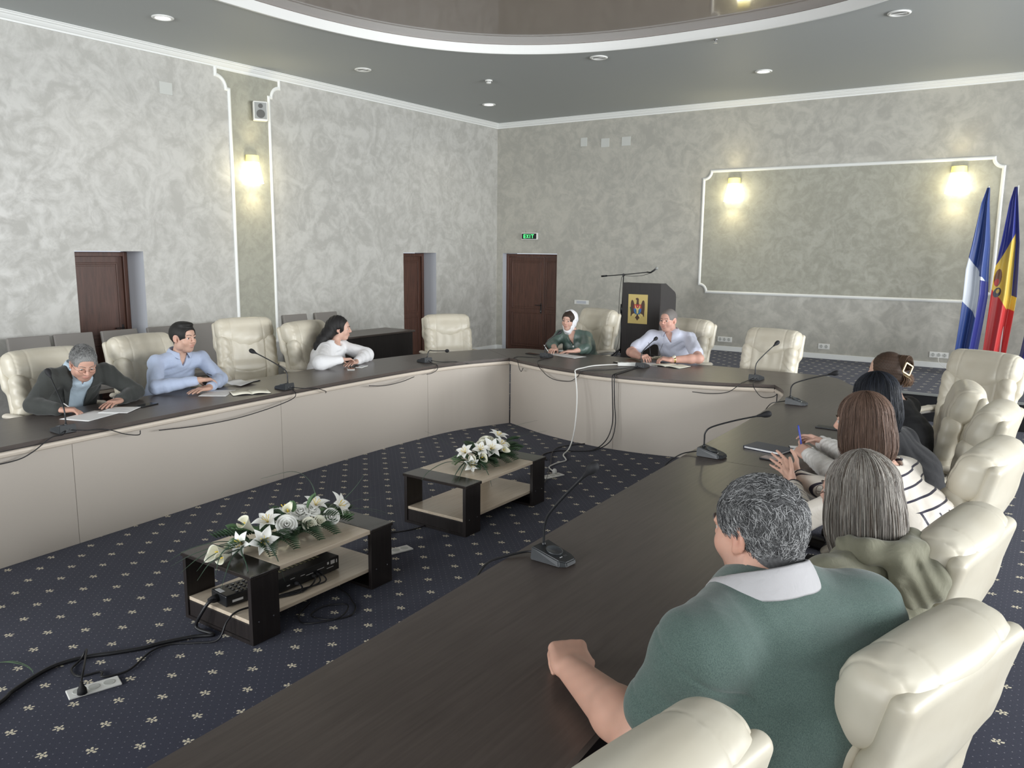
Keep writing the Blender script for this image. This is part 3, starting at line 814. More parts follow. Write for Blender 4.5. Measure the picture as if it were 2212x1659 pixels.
def table(inner, outer, sgn, splits, label, mtop, supports, n=60, e0=0, e1=0):
    A, B = shrink(resample(inner, n), resample(outer, n), 0.002)
    c = A[n//2]
    r = empty('conference_table', (0, 0, 0), 0, label, 'conference table', 'modules of the conference table')
    b = MB(); strip(b, A, B, TZ-0.026, TZ); b.build('tabletop', mtop, r)
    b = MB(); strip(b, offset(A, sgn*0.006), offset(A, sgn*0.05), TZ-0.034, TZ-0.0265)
    b.build('dark_strip', M['wenge_dark'], r)  # slim dark board between the tabletop and the cream band
    # cream edge band, rounded section
    b = MB(); rings = []
    prof = [(0.010, -0.035), (0.002, -0.040), (-0.002, -0.052), (0.002, -0.066), (0.012, -0.074), (0.05, -0.074), (0.05, -0.035)]
    for (d, z) in prof: rings.append([b.bm.verts.new((*p, TZ+z)) for p in offset(A, sgn*d)])
    for k in range(len(prof)):
        q = rings[(k+1) % len(prof)]; p_ = rings[k]
        for i in range(n-1): b.bm.faces.new((p_[i], p_[i+1], q[i+1], q[i]))
    b.bm.faces.new([x[0] for x in rings]); b.bm.faces.new([x[-1] for x in rings])
    b.build('edge_band', M['band'], r)
    # front panels
    Pa = offset(A, sgn*0.040); Pb = offset(A, sgn*0.058); cuts = [0]+splits+[n-1]
    for k in range(len(cuts)-1):
        i0, i1 = cuts[k], cuts[k+1]; a_, b_ = shrink(Pa[i0:i1+1], Pb[i0:i1+1], 0.0015)
        if k == 0 and e0: a_, b_ = ext(a_, b_, 0, e0)
        if k == len(cuts)-2 and e1: a_, b_ = ext(a_, b_, -1, e1)
        b = MB(); strip(b, a_, b_, 0.002, TZ-0.075); b.build('front_panel', M['beige'], r)
    for (i, f0, f1) in supports:
        a_ = Vector(A[i]); b_ = Vector(B[i]); p0 = a_.lerp(b_, f0); p1 = a_.lerp(b_, f1); d = (p1-p0).normalized(); nn = Vector((-d.y, d.x))*0.016
        MB().poly([p0+nn, p1+nn, p1-nn, p0-nn], 0.002, TZ-0.027).build('support_panel', M['wenge_dark'], r)
    # dark edging on the sitters' side
    Bo = offset(B, -sgn*0.001); b = MB(); strip(b, Bo, offset(B, -sgn*0.006)[::1], TZ-0.024, TZ-0.003); 
    b.bm.free()
    return r
def nearest(inner, y, n=60, ax=1):
    A = resample(inner, n); return min(range(n), key=lambda i: abs(A[i][ax]-y))
s1 = [nearest(LI, y) for y in (2.53, 4.44, 6.36)]
table(LI, LO, 1, s1, 'long dark topped table run with beige front along the left side', M['wenge'], [(1, 0.1, 0.75), (s1[0], 0.1, 0.75), (s1[1], 0.1, 0.75), (s1[2], 0.15, 0.75)], e1=0.035)
s2 = [nearest(FI, -3.6, ax=0)]
table(FI, FO, 1, s2, 'far table section where the headscarf woman and the bald-templed man sit', M['wenge_x'], [(s2[0], 0.15, 0.7), (4, 0.2, 0.7), (55, 0.2, 0.7)], e0=0.035, e1=0.03)
table(RI, RO, 1, [], 'right hand table section under the blue notebook and two far microphones', M['wenge'], [(4, 0.2, 0.7), (57, 0.15, 0.75)], e0=0.03)
s4 = [nearest(NI, 2.45)]
table(NI, NO, 1, s4, 'nearest dark table section under the forearm of the man in green', M['wenge'], [(2, 0.1, 0.75), (s4[0], 0.1, 0.75), (58, 0.1, 0.75)])
# ================================================================ CHAIRS
def leather():
    m = mat('cream_leather', (0.62, 0.57, 0.47), 0.38, spec=0.45); t = NT(m)
    v = t.coords('Object', (1, 1, 1))
    n = t.noise(v, 5, 3, 0.5, 0.6)
    t.color(t.ramp(n, [(0.3, (0.575, 0.525, 0.42)), (0.7, (0.63, 0.59, 0.49))]))
    w = t.noise(t.coords('Object', (7, 7, 3.2)), 1.6, 2, 0.5, 0.4); g = t.noise(v, 260, 2, 0.5)
    t.bump(t.math('ADD', t.math('MULTIPLY', w, 1.0), t.math('MULTIPLY', g, 0.03)), 0.07, 0.02)
    return m
M['leather'] = leather()
M['leather_arm'] = mat('cream_arm_padding', (0.64, 0.59, 0.50), 0.36)
def RXm(a): c, s = math.cos(a), math.sin(a); return np.array([[1, 0, 0], [0, c, -s], [0, s, c]])
def make_exec_chair():
    """front is +y, origin on the floor under the seat"""
    r = empty('executive_chair')
    H_ = 0.006
    # back shell: smooth curved rear panel
    f = Field((-0.36, -0.62, 0.40), (0.36, 0.0, 1.26), H_)
    f.rbox((0, -0.300, 0.60), (0.250, 0.030, 0.16), 0.028, RXm(0.10), 0.0)
    f.rbox((0, -0.345, 0.82), (0.278, 0.032, 0.17), 0.030, RXm(0.20), 0.05)
    f.rbox((0, -0.405, 1.02), (0.292, 0.030, 0.14), 0.028, RXm(0.24), 0.05)
    f.ell((0, -0.395, 0.98), (0.24, 0.045, 0.20), RXm(0.2), 0.03)
    f.build('back_shell', M['leather'], r, smooth_it=2)
    # front padding: centre column and two side bolsters under the headrest
    f = Field((-0.36, -0.55, 0.38), (0.36, 0.05, 1.26), H_)
    f.rbox((0, -0.225, 0.59), (0.262, 0.050, 0.165), 0.045, RXm(0.08), 0.0)
    f.rbox((0, -0.262, 0.82), (0.280, 0.052, 0.190), 0.048, RXm(0.19), 0.04)
    for sgn in (-1, 1): f.rbox((sgn*0.235, -0.245, 0.76), (0.050, 0.058, 0.27), 0.048, RXm(0.15), 0.03)
    def padseam(X, Y, Z):
        s = 0.0060*np.exp(-((np.abs(X)-0.165-0.03*(Z-0.8))/0.0055)**2)*(Y > -0.30)
        c = 0.0050*np.exp(-((Z-0.66-1.2*X*X)/0.0055)**2)*(np.abs(X) < 0.17)
        d = 0.0045*np.exp(-((Z-0.86+0.9*(np.abs(X)-0.165))/0.006)**2)*(np.abs(X) > 0.165)
        w = 0.0030*np.sin(60*X+3*np.sin(9*Z))*np.exp(-((Z-0.92)/0.10)**2)*(np.abs(X) < 0.16)+0.0020*np.sin(75*Z+5*np.sin(14*X)+3*Y)*(np.abs(X) > 0.18)
        return s+c+d+w
    f.disp(padseam)
    f.build('backrest_padding', M['leather'], r, smooth_it=2)
    # headrest roll, wraps over the top
    f = Field((-0.36, -0.58, 0.80), (0.36, -0.05, 1.28), H_)
    f.rbox((0, -0.352, 1.088), (0.285, 0.088, 0.112), 0.078, RXm(0.20), 0.0)
    f.ell((0, -0.292, 0.985), (0.185, 0.066, 0.098), RXm(0.2), 0.05)
    f.ell((0, -0.385, 1.150), (0.255, 0.078, 0.050), RXm(0.25), 0.04)
    f.rbox((0, -0.300, 1.035), (0.262, 0.045, 0.070), 0.044, RXm(0.20), 0.05)
    def seam(X, Y, Z):
        s = 0.0040*np.exp(-((np.abs(X)-0.155+0.02*(Z-1.05))/0.0048)**2)+0.0035*np.exp(-((np.abs(X)-0.246)/0.0045)**2)*(Y > -0.44)
        w = 0.0018*np.sin(48*X+6*np.sin(7*Z))*np.exp(-((np.abs(X)-0.08)/0.07)**2)*np.exp(-((Z-1.0)/0.06)**2)
        p = 0.0016*np.sin(190*Z+60*Y)*np.exp(-((np.abs(X)-0.236)/0.012)**2)
        return s+w+p
    f.disp(seam)
    f.build('headrest', M['leather'], r, smooth_it=1)
    # seat
    f = Field((-0.36, -0.36, 0.34), (0.36, 0.34, 0.60), H_)
    f.rbox((0, 0.0, 0.435), (0.270, 0.27, 0.055), 0.05, None, 0.0)
    f.rbox((0, 0.0, 0.490), (0.170, 0.26, 0.040), 0.038, None, 0.003)
    for sgn in (-1, 1): f.rbox((sgn*0.222, 0.0, 0.492), (0.052, 0.26, 0.046), 0.04, None, 0.003)
    f.cone((-0.20, 0.24, 0.465), (0.20, 0.24, 0.465), 0.055, 0.055, 0.02)
    f.build('seat_cushion', M['leather'], r, smooth_it=2)
    for sgn in (-1, 1):
        x = sgn*0.325
        f = Field((x-0.06, -0.36, 0.38), (x+0.06, 0.34, 0.76), 0.0055)
        pts = [(x, -0.29, 0.70), (x, -0.18, 0.705), (x, -0.05, 0.700), (x, 0.08, 0.685), (x, 0.18, 0.655), (x, 0.22, 0.62)]
        for i in range(len(pts)-1): f.econe(pts[i], pts[i+1], (0.033, 0.022), (0.034 if i < 3 else 0.030, 0.022), (1, 0, 0), 0.01)
        a = f.build('armrest', M['leather_arm'], r, smooth_it=1)
        MB().tube(bez([(x, -0.27, 0.676), (x, -0.05, 0.674), (x, 0.10, 0.655), (x, 0.205, 0.60), (x, 0.215, 0.53), (x, 0.15, 0.46), (x*0.93, 0.04, 0.43), (x*0.85, -0.08, 0.425)], 5), 0.021, 8, flat=0.75).build('arm_support', M['plastic_grey2'], a)
    MB().lathe([(0.030, 0.10), (0.030, 0.30), (0.022, 0.30), (0.022, 0.385)], 16).box((0, 0, 0.375), (0.22, 0.26, 0.03), 0.008).build('gas_lift', M['black'], r)
    b = MB()
    for k in range(5):
        a = k*2*PI/5+0.3; b.tube([(0, 0, 0.115), (0.15*math.cos(a), 0.15*math.sin(a), 0.11), (0.30*math.cos(a), 0.30*math.sin(a), 0.075)], [0.032, 0.026, 0.018], 8)
    b.lathe([(0.045, 0.09), (0.045, 0.13)], 16); b.build('star_base', M['black'], r)
    for k in range(5):
        a = k*2*PI/5+0.3; c, s = 0.30*math.cos(a), 0.30*math.sin(a); b = MB()
        for d in (-0.014, 0.014):
            b.lathe([(0.027, -0.009), (0.029, 0), (0.027, 0.009)], 16, mtx=T(c, s, 0.0295) @ RZ(a) @ T(0, d, 0) @ RX(PI/2))
        b.tube([(c, s, 0.03), (c, s, 0.075)], 0.007, 6); b.build('caster', M['black'], r)
    return r
M['plastic_grey2'] = mat('grey_cream_arm_frame', (0.40, 0.39, 0.37), 0.4)
proto_chair = make_exec_chair(); _used = False
def exec_chair(tx, ty, tz, face, label, sx=1.07):
    """tx, ty, tz: top of the headrest; face: direction the sitter looks (degrees, 0 = +x)"""
    global _used
    o = proto_chair if not _used else copy_tree(proto_chair); _used = True
    a = math.radians(face); k = tz/1.205
    o.location = (tx+0.40*math.cos(a), ty+0.40*math.sin(a), 0); o.rotation_euler = (0, 0, a-PI/2); o.scale = (sx, sx*0.97, k)
    tag(o, label, 'chair', 'cream leather executive chairs'); return o
CH = [
 (-6.68, 3.11, 1.15, 4, 'cream leather executive chair behind the man in the dark jacket'),
 (-6.83, 4.02, 1.18, 6, 'cream leather executive chair behind the young man in the blue shirt'),
 (-7.25, 5.46, 1.215, -20, 'empty cream chair between the blue shirted man and the woman in white'),
 (-6.78, 5.86, 1.18, 6, 'cream leather executive chair behind the woman in the white blouse'),
 (-6.62, 8.12, 1.13, -36, 'empty cream leather chair at the corner of the table, by the far left door'),
 (-4.97, 9.27, 1.22, -108, 'cream chair beside the headscarf woman, in front of the lectern'),
 (-3.62, 9.02, 1.18, -104, 'cream chair behind the man wearing a gold watch'),
 (-2.55, 8.72, 1.15, -100, 'empty cream chair at the right end of the far table section'),
 (-0.45, 1.08, 1.155, 168, 'nearest cream chair, cut off by the bottom edge of the picture'),
 (-0.125, 1.91, 1.135, 163, 'large cream chair directly behind the man in the green polo shirt'),
 (-0.155, 2.80, 1.14, 170, 'cream leather chair behind the grey haired woman in olive'),
 (-0.15, 3.98, 1.15, 171, 'cream leather chair behind the woman with the brown bob'),
 (-0.20, 5.00, 1.16, 175, 'cream leather chair behind the woman with straight black hair'),
 (-0.40, 5.66, 1.165, 188, 'cream chair behind the woman with the hair claw, its armrest empty'),
 (-0.46, 7.40, 1.20, 243, 'empty cream leather chair farthest along the right side, before the flags'),
]
for row in CH: exec_chair(*row, sx=1.0 if row[0] > -1 else 1.07)

# grey meeting chairs in a row against the left wall
M['greyfab'] = mat('grey_upholstery', (0.22, 0.205, 0.19), 0.65)
M['greyedge'] = mat('grey_seat_edge', (0.25, 0.21, 0.17), 0.6)
def make_grey():
    r = empty('meeting_chair')
    MB().box((0, 0, 0), (0.43, 0.045, 0.56), 0.010, mtx=T(0, -0.255, 0.72) @ RX(0.20)).build('backrest', M['greyfab'], r)
    MB().box((0, 0.0, 0.44), (0.44, 0.44, 0.06), 0.015).build('seat', M['greyfab'], r)
    MB().box((0, 0.0, 0.39), (0.44, 0.43, 0.035), 0.004).build('seat_frame', M['greyedge'], r)
    for sx in (-1, 1):
        for sy in (-1, 1):
            MB().box((sx*0.19, sy*0.19, 0.187), (0.04, 0.04, 0.372), 0.004).build('leg', M['wenge_dark'], r)
    return r
g0 = make_grey()
GY = [(4.10, 'leftmost'), (4.57, 'second'), (5.10, 'third'), (5.66, 'fourth'), (6.15, 'fifth'), (6.68, 'sixth'), (7.90, 'seventh'), (8.50, 'eighth')]
GL = ['grey upholstered chair at the far left edge, in front of the left wall', 'grey upholstered chair at the left jamb of the leftmost door',
      'grey upholstered chair right in front of the leftmost wooden door', 'grey chair by the wall left of the young man and past the door',
      'grey chair by the wall to the right of the young man in blue', 'grey chair by the wall mostly hidden behind the empty cream chair',
      'grey chair by the wall behind the chair of the woman in white', 'grey chair by the wall behind the head of the woman in white']
for i, (y, _) in enumerate(GY):
    o = g0 if i == 0 else copy_tree(g0)
    o.location = (-8.98 if y > 7.4 else -8.74, y, 0); o.rotation_euler = (0, 0, -PI/2); tag(o, GL[i], 'chair', 'grey chairs along the left wall')

# ================================================================ SIDE FURNITURE
r = empty('side_desk', (-8.36, 8.40, 0), 0, 'dark wooden desk against the left wall behind the woman in white', 'desk')
MB().box((0, 0, 0.742), (0.62, 1.50, 0.026), 0.003).build('desk_top', M['wenge'], r)
MB().box((0.27, 0, 0.364), (0.02, 1.44, 0.725)).build('front_panel', M['wenge_dark'], r)
for s in (-1, 1): MB().box((-0.02, s*0.71, 0.364), (0.56, 0.022, 0.725)).build('side_panel', M['wenge_dark'], r)

# lectern on the podium
r = empty('lectern', (-5.15, 10.85, POD), 0, 'dark wooden lectern with gold coat of arms plaque beside the microphone stand', 'lectern')
LH = 1.165; W2 = 0.29
for s in (-1, 1):
    b = MB(); prof = [(0.0, 0.0), (0.56, 0.0), (0.56, LH-0.22), (0.545, LH-0.17), (0.51, LH-0.135), (0.17, LH), (0.0, LH)]
    V = [(s*W2-0.011*s, y, z) for y, z in prof]+[(s*W2+0.011*s, y, z) for y, z in prof]; n = len(prof)
    Fc = [tuple(range(n)), tuple(range(2*n-1, n-1, -1))]+[(i, (i+1) % n, n+(i+1) % n, n+i) for i in range(n)]
    link_mesh('side_panel', V, Fc, mat('lectern_side_laminate', (0.050, 0.046, 0.048), 0.38) if s < 0 else bpy.data.materials['lectern_side_laminate'], r)
MB().box((0, -0.010, LH/2), (2*W2+0.024, 0.02, LH), 0.002).build('front_panel', M['wenge_dark'], r)
MB().box((0, 0.085, LH-0.013), (2*W2-0.03, 0.16, 0.022)).build('top_shelf', M['wenge_dark'], r)
MB().box((0, 0, 0), (2*W2-0.03, 0.38, 0.02), mtx=T(0, 0.34, LH-0.10) @ RX(-0.378)).build('reading_board', M['wenge_dark'], r)
MB().box((0, 0.3, 0.5), (2*W2-0.03, 0.45, 0.02)).build('shelf', M['wenge_dark'], r)
pl = MB().box((-0.045, -0.024, LH-0.38), (0.31, 0.006, 0.43), 0.002).build('plaque', mat('plaque_gold', (0.62, 0.48, 0.17), 0.4), r)
def flat_emblem(parent, to3, scale, k=1.0):
    """an eagle with a shield on its chest, as flat enamelled shapes; to3(u, v, layer)"""
    def shp(name, polys, col):
        V = []; Fc = []
        for pts, lay in polys:
            n0 = len(V); V += [to3(u*scale, v*scale, lay) for u, v in pts]; Fc.append(tuple(range(n0, n0+len(pts))))
        m_ = bpy.data.materials.get('enamel_'+name) or mat('enamel_'+name, col, 0.45)
        return link_mesh('emblem_'+name, V, Fc, m_, parent)
    mir = lambda P: [(-u, v) for u, v in reversed(P)]
    wing = [(0.10, 0.12), (0.26, 0.30), (0.38, 0.60), (0.46, 0.66), (0.54, 0.58), (0.58, 0.36), (0.58, 0.05), (0.56, -0.25), (0.56, -0.62), (0.46, -0.50), (0.40, -0.40), (0.30, -0.42), (0.12, -0.30)]
    body = [(-0.16, 0.2), (-0.10, 0.45), (-0.08, 0.62), (-0.16, 0.72), (-0.22, 0.68), (-0.14, 0.80), (0.0, 0.82), (0.08, 0.74), (0.08, 0.45), (0.16, 0.2), (0.2, -0.4), (0.0, -0.5), (-0.2, -0.4)]
    tail = [(-0.07, -0.40), (0.07, -0.40), (0.22, -0.68), (0.12, -0.74), (0.0, -0.90), (-0.12, -0.74), (-0.22, -0.68)]
    shp('brown', [(wing, 1), (mir(wing), 1), (body, 2), (tail, 2)], (0.075, 0.035, 0.02))
    sh = [(-0.30, 0.30), (0.30, 0.30), (0.32, 0.05), (0.30, -0.15), (0.20, -0.34), (0.0, -0.44), (-0.20, -0.34), (-0.30, -0.15), (-0.32, 0.05)]
    shp('red', [([(-0.30, 0.32), (0.30, 0.32), (0.32, 0.02), (-0.32, 0.02)], 3)], (0.45, 0.03, 0.03))
    shp('blue', [([(-0.32, 0.02), (0.32, 0.02), (0.30, -0.18), (0.20, -0.36), (0.0, -0.44), (-0.20, -0.36), (-0.30, -0.18)], 3)], (0.05, 0.17, 0.45))
    ring = lambda r0, cx_=0, cy_=0.17: [(cx_+r0*math.cos(a), cy_+r0*math.sin(a)) for a in [2*PI*i/14 for i in range(14)]]
    horn = [(-0.22, 0.26), (-0.15, 0.24), (-0.12, 0.10), (0.0, 0.02), (0.12, 0.10), (0.15, 0.24), (0.22, 0.26), (0.20, 0.05), (0.08, -0.08), (0.06, -0.36), (-0.06, -0.36), (-0.08, -0.08), (-0.20, 0.05)]
    shp('yellow', [(horn, 4), ([(-0.30, -0.62), (-0.10, -0.40), (-0.04, -0.46), (-0.22, -0.72)], 3), ([(0.30, -0.62), (0.22, -0.72), (0.04, -0.46), (0.10, -0.40)], 3), ([(-0.46, -0.46), (-0.26, -0.34), (-0.22, -0.42), (-0.36, -0.60)], 3), ([(0.46, -0.46), (0.36, -0.60), (0.22, -0.42), (0.26, -0.34)], 3)], (0.72, 0.58, 0.22))
    shp('rose', [(ring(0.06), 5)], (0.75, 0.25, 0.2))
    shp('green', [([(0.10, -0.12), (0.16, -0.10), (0.10, -0.40), (0.06, -0.36)], 5), ([(-0.10, -0.12), (-0.06, -0.36), (-0.10, -0.40), (-0.16, -0.10)], 5), ([(-0.64, 0.10), (-0.56, 0.12), (-0.50, -0.25), (-0.56, -0.28)], 3)], (0.03, 0.12, 0.05))
flat_emblem(pl, lambda u, v, l: (-0.045+u, -0.0275-0.0006*l, LH-0.375+v), 0.195)

# microphone boom stand beside the lectern
r = empty('microphone_stand', (-5.50, 10.92, POD), 0, 'black tripod boom stand with a microphone, left of the lectern', 'microphone stand')
zt = 1.27
MB().tube([(0, 0, 0.10), (0, 0, 0.75)], 0.012, 10).tube([(0, 0, 0.75), (0.01, 0, zt)], 0.008, 10).build('pole', M['black'], r)
MB().lathe([(0.022, 0.70), (0.026, 0.76), (0.022, 0.84)], 12).build('height_clutch', M['black'], r)
for k in range(3):
    a = k*2*PI/3+0.5; MB().tube([(0.02*math.cos(a), 0.02*math.sin(a), 0.16), (0.27*math.cos(a), 0.27*math.sin(a), 0.012)], 0.008, 8).build('leg', M['black'], r)
bm_ = MB().tube([(-0.36, 0, zt-0.025), (0.10, 0, zt+0.018), (0.42, -0.02, zt+0.055)], 0.007, 8).build('boom', M['black'], r)
MB().tube([(-0.36, 0, zt-0.025), (-0.27, 0, zt-0.016)], 0.014, 10).build('counterweight', M['black'], r)
MB().lathe([(0.018, -0.02), (0.02, 0.0), (0.018, 0.02)], 12, mtx=T(0.01, 0, zt+0.005) @ RX(PI/2)).build('boom_clamp', M['black'], r)
MB().tube([(0.40, -0.02, zt+0.055), (0.46, -0.03, zt+0.05), (0.50, -0.03, zt+0.075), (0.535, -0.03, zt+0.10)], [0.010, 0.012, 0.013, 0.013], 10).build('microphone', M['black'], r)
MB().lathe([(0.010, -0.02), (0.021, -0.008), (0.024, 0.008), (0.012, 0.022)], 14, mtx=T(0.552, -0.03, zt+0.112) @ RY(0.9)).build('microphone_grille', M['plastic_grey'], r)
MB().tube(bez([(0.46, -0.03, zt+0.045), (0.33, -0.02, zt+0.005), (0.15, -0.01, zt-0.012), (0.03, -0.01, zt+0.0)], 6)+bez([(-0.02, 0.0, zt-0.03), (-0.045, 0, 1.0), (-0.05, 0, 0.6), (-0.02, -0.03, 0.3), (-0.05, -0.12, 0.01), (0.05, -0.2, 0.006)], 6), 0.0035, 6).build('cable', M['cable'], r)

# flags on poles
def flag(name, x, y, H0, colfn, path_w, label, lean=0.0, seed=0, base_z=POD, drop=0.25):
    r = empty(name, (x, y, base_z), 0, label, 'flag')
    MB().lathe([(0.13, 0.0), (0.13, 0.02), (0.03, 0.04), (0.025, 0.10)], 20).build('stand', M['chrome'], r)
    MB().tube([(0, 0, 0.04), (lean, 0, H0)], 0.012, 10).build('pole', M['white'], r)
    nu, nv = 110, 420; P = np.zeros((nv, nu, 3)); rs = np.random.RandomState(seed); ph = rs.rand(4)*6
    for j in range(nv):
        t = j/(nv-1); z = H0-0.02-(H0-drop)*t
        l, w = path_w(t)
        for i in range(nu):
            s = i/(nu-1); fold = math.sin(s*PI*3.2+ph[0]+1.2*t)*0.045*min(1, t*3+0.15)+0.018*math.sin(s*17+ph[1]+3*t)
            P[j, i] = (lean*(z/H0)+l+w*s, -0.045+fold*(0.4+w*2), z-0.25*max(0, abs(s-0.5)*1.2)*w)
    idx = np.arange(nu*nv).reshape(nv, nu)
    Q = np.stack([idx[:-1, :-1], idx[1:, :-1], idx[1:, 1:], idx[:-1, 1:]], -1).reshape(-1, 4)
    S_, T_ = np.meshgrid(np.linspace(0, 1, nu), np.linspace(0, 1, nv)); C = colfn(S_, T_)
    cl = raw_mesh('flag_cloth', P.reshape(-1, 3), Q, FLAGM, r, C.reshape(-1, 3))
    sm = cl.modifiers.new('thickness', 'SOLIDIFY'); sm.thickness = 0.003
    return r, P
FLAGM = vcol_mat('flag_satin', 0.42, 0.5, sheen=0.2)
BLUE = np.array((0.018, 0.055, 0.24)); NAVY = np.array((0.012, 0.02, 0.20)); YEL = np.array((0.72, 0.50, 0.075)); RED = np.array((0.55, 0.035, 0.035)); WH = np.array((0.62, 0.66, 0.72))
def c1(S, T_):
    C = np.zeros(S.shape+(3,)); C[:] = BLUE
    a = T_-0.16*S
    C[(a > 0.40-0.02) & (a < 0.635)] = WH
    C[(S > 0.66) & (T_ > 0.52)] = NAVY
    C[(S > 0.60) & (T_ < 0.50)] = BLUE
    return C
def c2(S, T_):
    C = np.zeros(S.shape+(3,)); C[:] = NAVY*1.1
    a = T_+0.22*(S-0.4)
    C[(a > 0.335) & (S < 0.78)] = YEL
    b_ = T_-0.18*S
    C[(b_ > 0.56) & (S < 0.84)] = RED
    C[(S >= 0.78) & (T_ > 0.60) & (T_ < 0.68)] = YEL
    C[(S >= 0.70) & (T_ >= 0.68)] = RED
    # the dark eagle emblem folded into the yellow
    C[((S-0.18)/0.16)**2+((T_-0.50)/0.05)**2 < 1] = (0.16, 0.06, 0.03)
    C[((S-0.15)/0.10)**2+((T_-0.525)/0.02)**2 < 1] = (0.45, 0.03, 0.03)
    C[((S-0.22)/0.16)**2+((T_-0.585)/0.028)**2 < 1] = (0.03, 0.03, 0.05)
    C[((S-0.24)/0.07)**2+((T_-0.578)/0.012)**2 < 1] = YEL*0.8
    return C
def interp(tab):
    T_ = [a[0] for a in tab]
    return lambda t: (float(np.interp(t, T_, [a[1] for a in tab])), float(np.interp(t, T_, [a[2] for a in tab])))
flag('blue_white_flag', -0.985, 12.3, 2.50, c1, interp([(0, -0.012, 0.03), (0.08, -0.06, 0.09), (0.3, -0.115, 0.20), (0.45, -0.16, 0.26), (0.6, -0.16, 0.28), (0.75, -0.17, 0.27), (1, -0.20, 0.26)]), 'blue flag with a white band on a white pole, left of the tricolour', 0.0, 3)
flag('tricolour_flag', -0.66, 12.3, 2.50, c2, interp([(0, -0.035, 0.03), (0.08, -0.07, 0.09), (0.3, -0.115, 0.20), (0.45, -0.155, 0.26), (0.6, -0.17, 0.29), (0.75, -0.18, 0.28), (1, -0.20, 0.26)]), 'blue, yellow and red tricolour flag with eagle emblem near the right wall edge', 0.0, 8)
flag('navy_flag', -0.36, 12.35, 2.45, lambda S, T_: np.zeros(S.shape+(3,))+NAVY, interp([(0, 0.0, 0.03), (0.3, 0.0, 0.10), (0.6, -0.0, 0.2), (0.75, -0.05, 0.24), (1, -0.10, 0.30)]), 'plain navy blue flag, only its edge showing at the right border', 0.03, 5)
# ================================================================ COFFEE TABLES
def coffee_table(x0, x1, y0, y1, label):
    r = empty('coffee_table', ((x0+x1)/2, (y0+y1)/2, 0), 0, label, 'coffee table', 'low two tone tables on the carpet')
    w, l, h, e = x1-x0, y1-y0, 0.365, 0.170; t = 0.026
    for s in (-1, 1):
        yc = s*(l/2-e/2)
        for sx in (-1, 1):
            p = MB().box((sx*(w/2-t/2), yc, (h-0.020)/2+0.0005), (t, e, h-0.021), 0.002).build('leg', M['wenge_dark'], r)
            b = MB()
            for dy in (-0.045, 0.045): b.lathe([(0.004, 0), (0.004, 0.0015)], 10, mtx=T(sx*w/2, yc+dy, 0.115) @ RY(sx*PI/2))
            b.build('screw_cap', M['chrome'], p)
        MB().box((0, yc, h-0.010), (w+0.016, e+0.012, 0.020), 0.003).build('end_top', M['wenge_dark2'], r)
        MB().box((0, s*(l/2-0.020), 0.055), (w-2*t, 0.022, 0.09), 0.002).build('plinth_board', M['wenge_dark'], r)
        MB().box((0, yc, 0.010), (w-2*t, e, 0.018)).build('bottom_board', M['wenge_dark'], r)
    MB().box((0, 0, h-0.012), (w+0.004, l-2*e-0.014, 0.024), 0.002).build('table_top', M['maple'], r)
    MB().box((0, 0, 0.112), (w-2*t-0.002, l-0.02, 0.020), 0.002).build('lower_shelf', M['maple'], r)
    return r
M['wenge_dark2'] = wood('dark_table_end', (0.022, 0.018, 0.016), (0.034, 0.028, 0.025), (0.9, 14, 14), 0.20, 5)
coffee_table(-3.71, -3.15, 2.35, 3.35, 'near low table with flowers on top and black devices on its shelf')
coffee_table(-3.80, -3.24, 4.18, 5.19, 'far low table with flowers on top and a bare lower shelf')
SH = 0.123   # top of the lower shelf

# devices on the near table
r = empty('conference_amplifier', (-3.44, 2.86, SH), 0, 'flat black rack amplifier lying on the shelf of the near low table', 'amplifier')
MB().box((0, 0, 0.045), (0.26, 0.44, 0.080), 0.004).build('housing', M['black'], r)
b = MB()
for k in range(10): b.box((-0.02, -0.14+k*0.03, 0.0862), (0.16, 0.012, 0.002))
b.build('vent_grid', mat('vent_olive', (0.16, 0.15, 0.08), 0.5), r)
PRINT = mat('white_print', (0.7, 0.7, 0.7), 0.5)
b = MB(); b.box((0.1304, 0, 0.045), (0.0006, 0.42, 0.066))
for (y, z, w, h) in ((0.17, 0.062, 0.030, 0.022), (0.135, 0.064, 0.012, 0.014), (0.20, 0.060, 0.006, 0.02), (0.15, 0.035, 0.05, 0.003), (0.08, 0.050, 0.05, 0.003), (0.06, 0.030, 0.02, 0.003), (0.0, 0.045, 0.05, 0.003), (-0.05, 0.055, 0.03, 0.003), (-0.12, 0.06, 0.03, 0.003), (-0.15, 0.03, 0.02, 0.006)):
    b.box((0.131, y, z), (0.002, w, h))
pm_ = b.build('rear_connector_panel', [M['black'], PRINT], r)
for q_ in pm_.data.polygons: q_.material_index = 0 if q_.index < 6 else 1
for k, y in enumerate((0.02, 0.045, 0.07, -0.10)):
    MB().lathe([(0.012, 0), (0.012, 0.012), (0.008, 0.03)], 10, mtx=T(0.130, y, 0.030) @ RY(PI/2)).build('plug', M['blackmat'], r)
for k in range(4): MB().lathe([(0.012, 0), (0.012, 0.0045)], 8, mtx=T((-1)**k*0.1, -0.18+0.36*(k//2), 0.0004)).build('foot', M['blackmat'], r)
r = empty('control_keypad', (-3.45, 2.51, SH), -0.12, 'black power unit with buttons and white sticker at the near end of the shelf', 'control unit')
MB().box((0, 0, 0.035), (0.15, 0.25, 0.060), 0.006, mtx=T(0, 0, 0) @ RX(0.0)).build('housing', M['black'], r)
b = MB()
for i in range(4):
    for j in range(6): b.lathe([(0.009, 0), (0.009, 0.004), (0.006, 0.005)], 8, mtx=T(-0.048+i*0.032, -0.05+j*0.032, 0.0652))
kb = b.build('button_field', mat('button_dark', (0.05, 0.05, 0.05), 0.4), r)
b = MB()
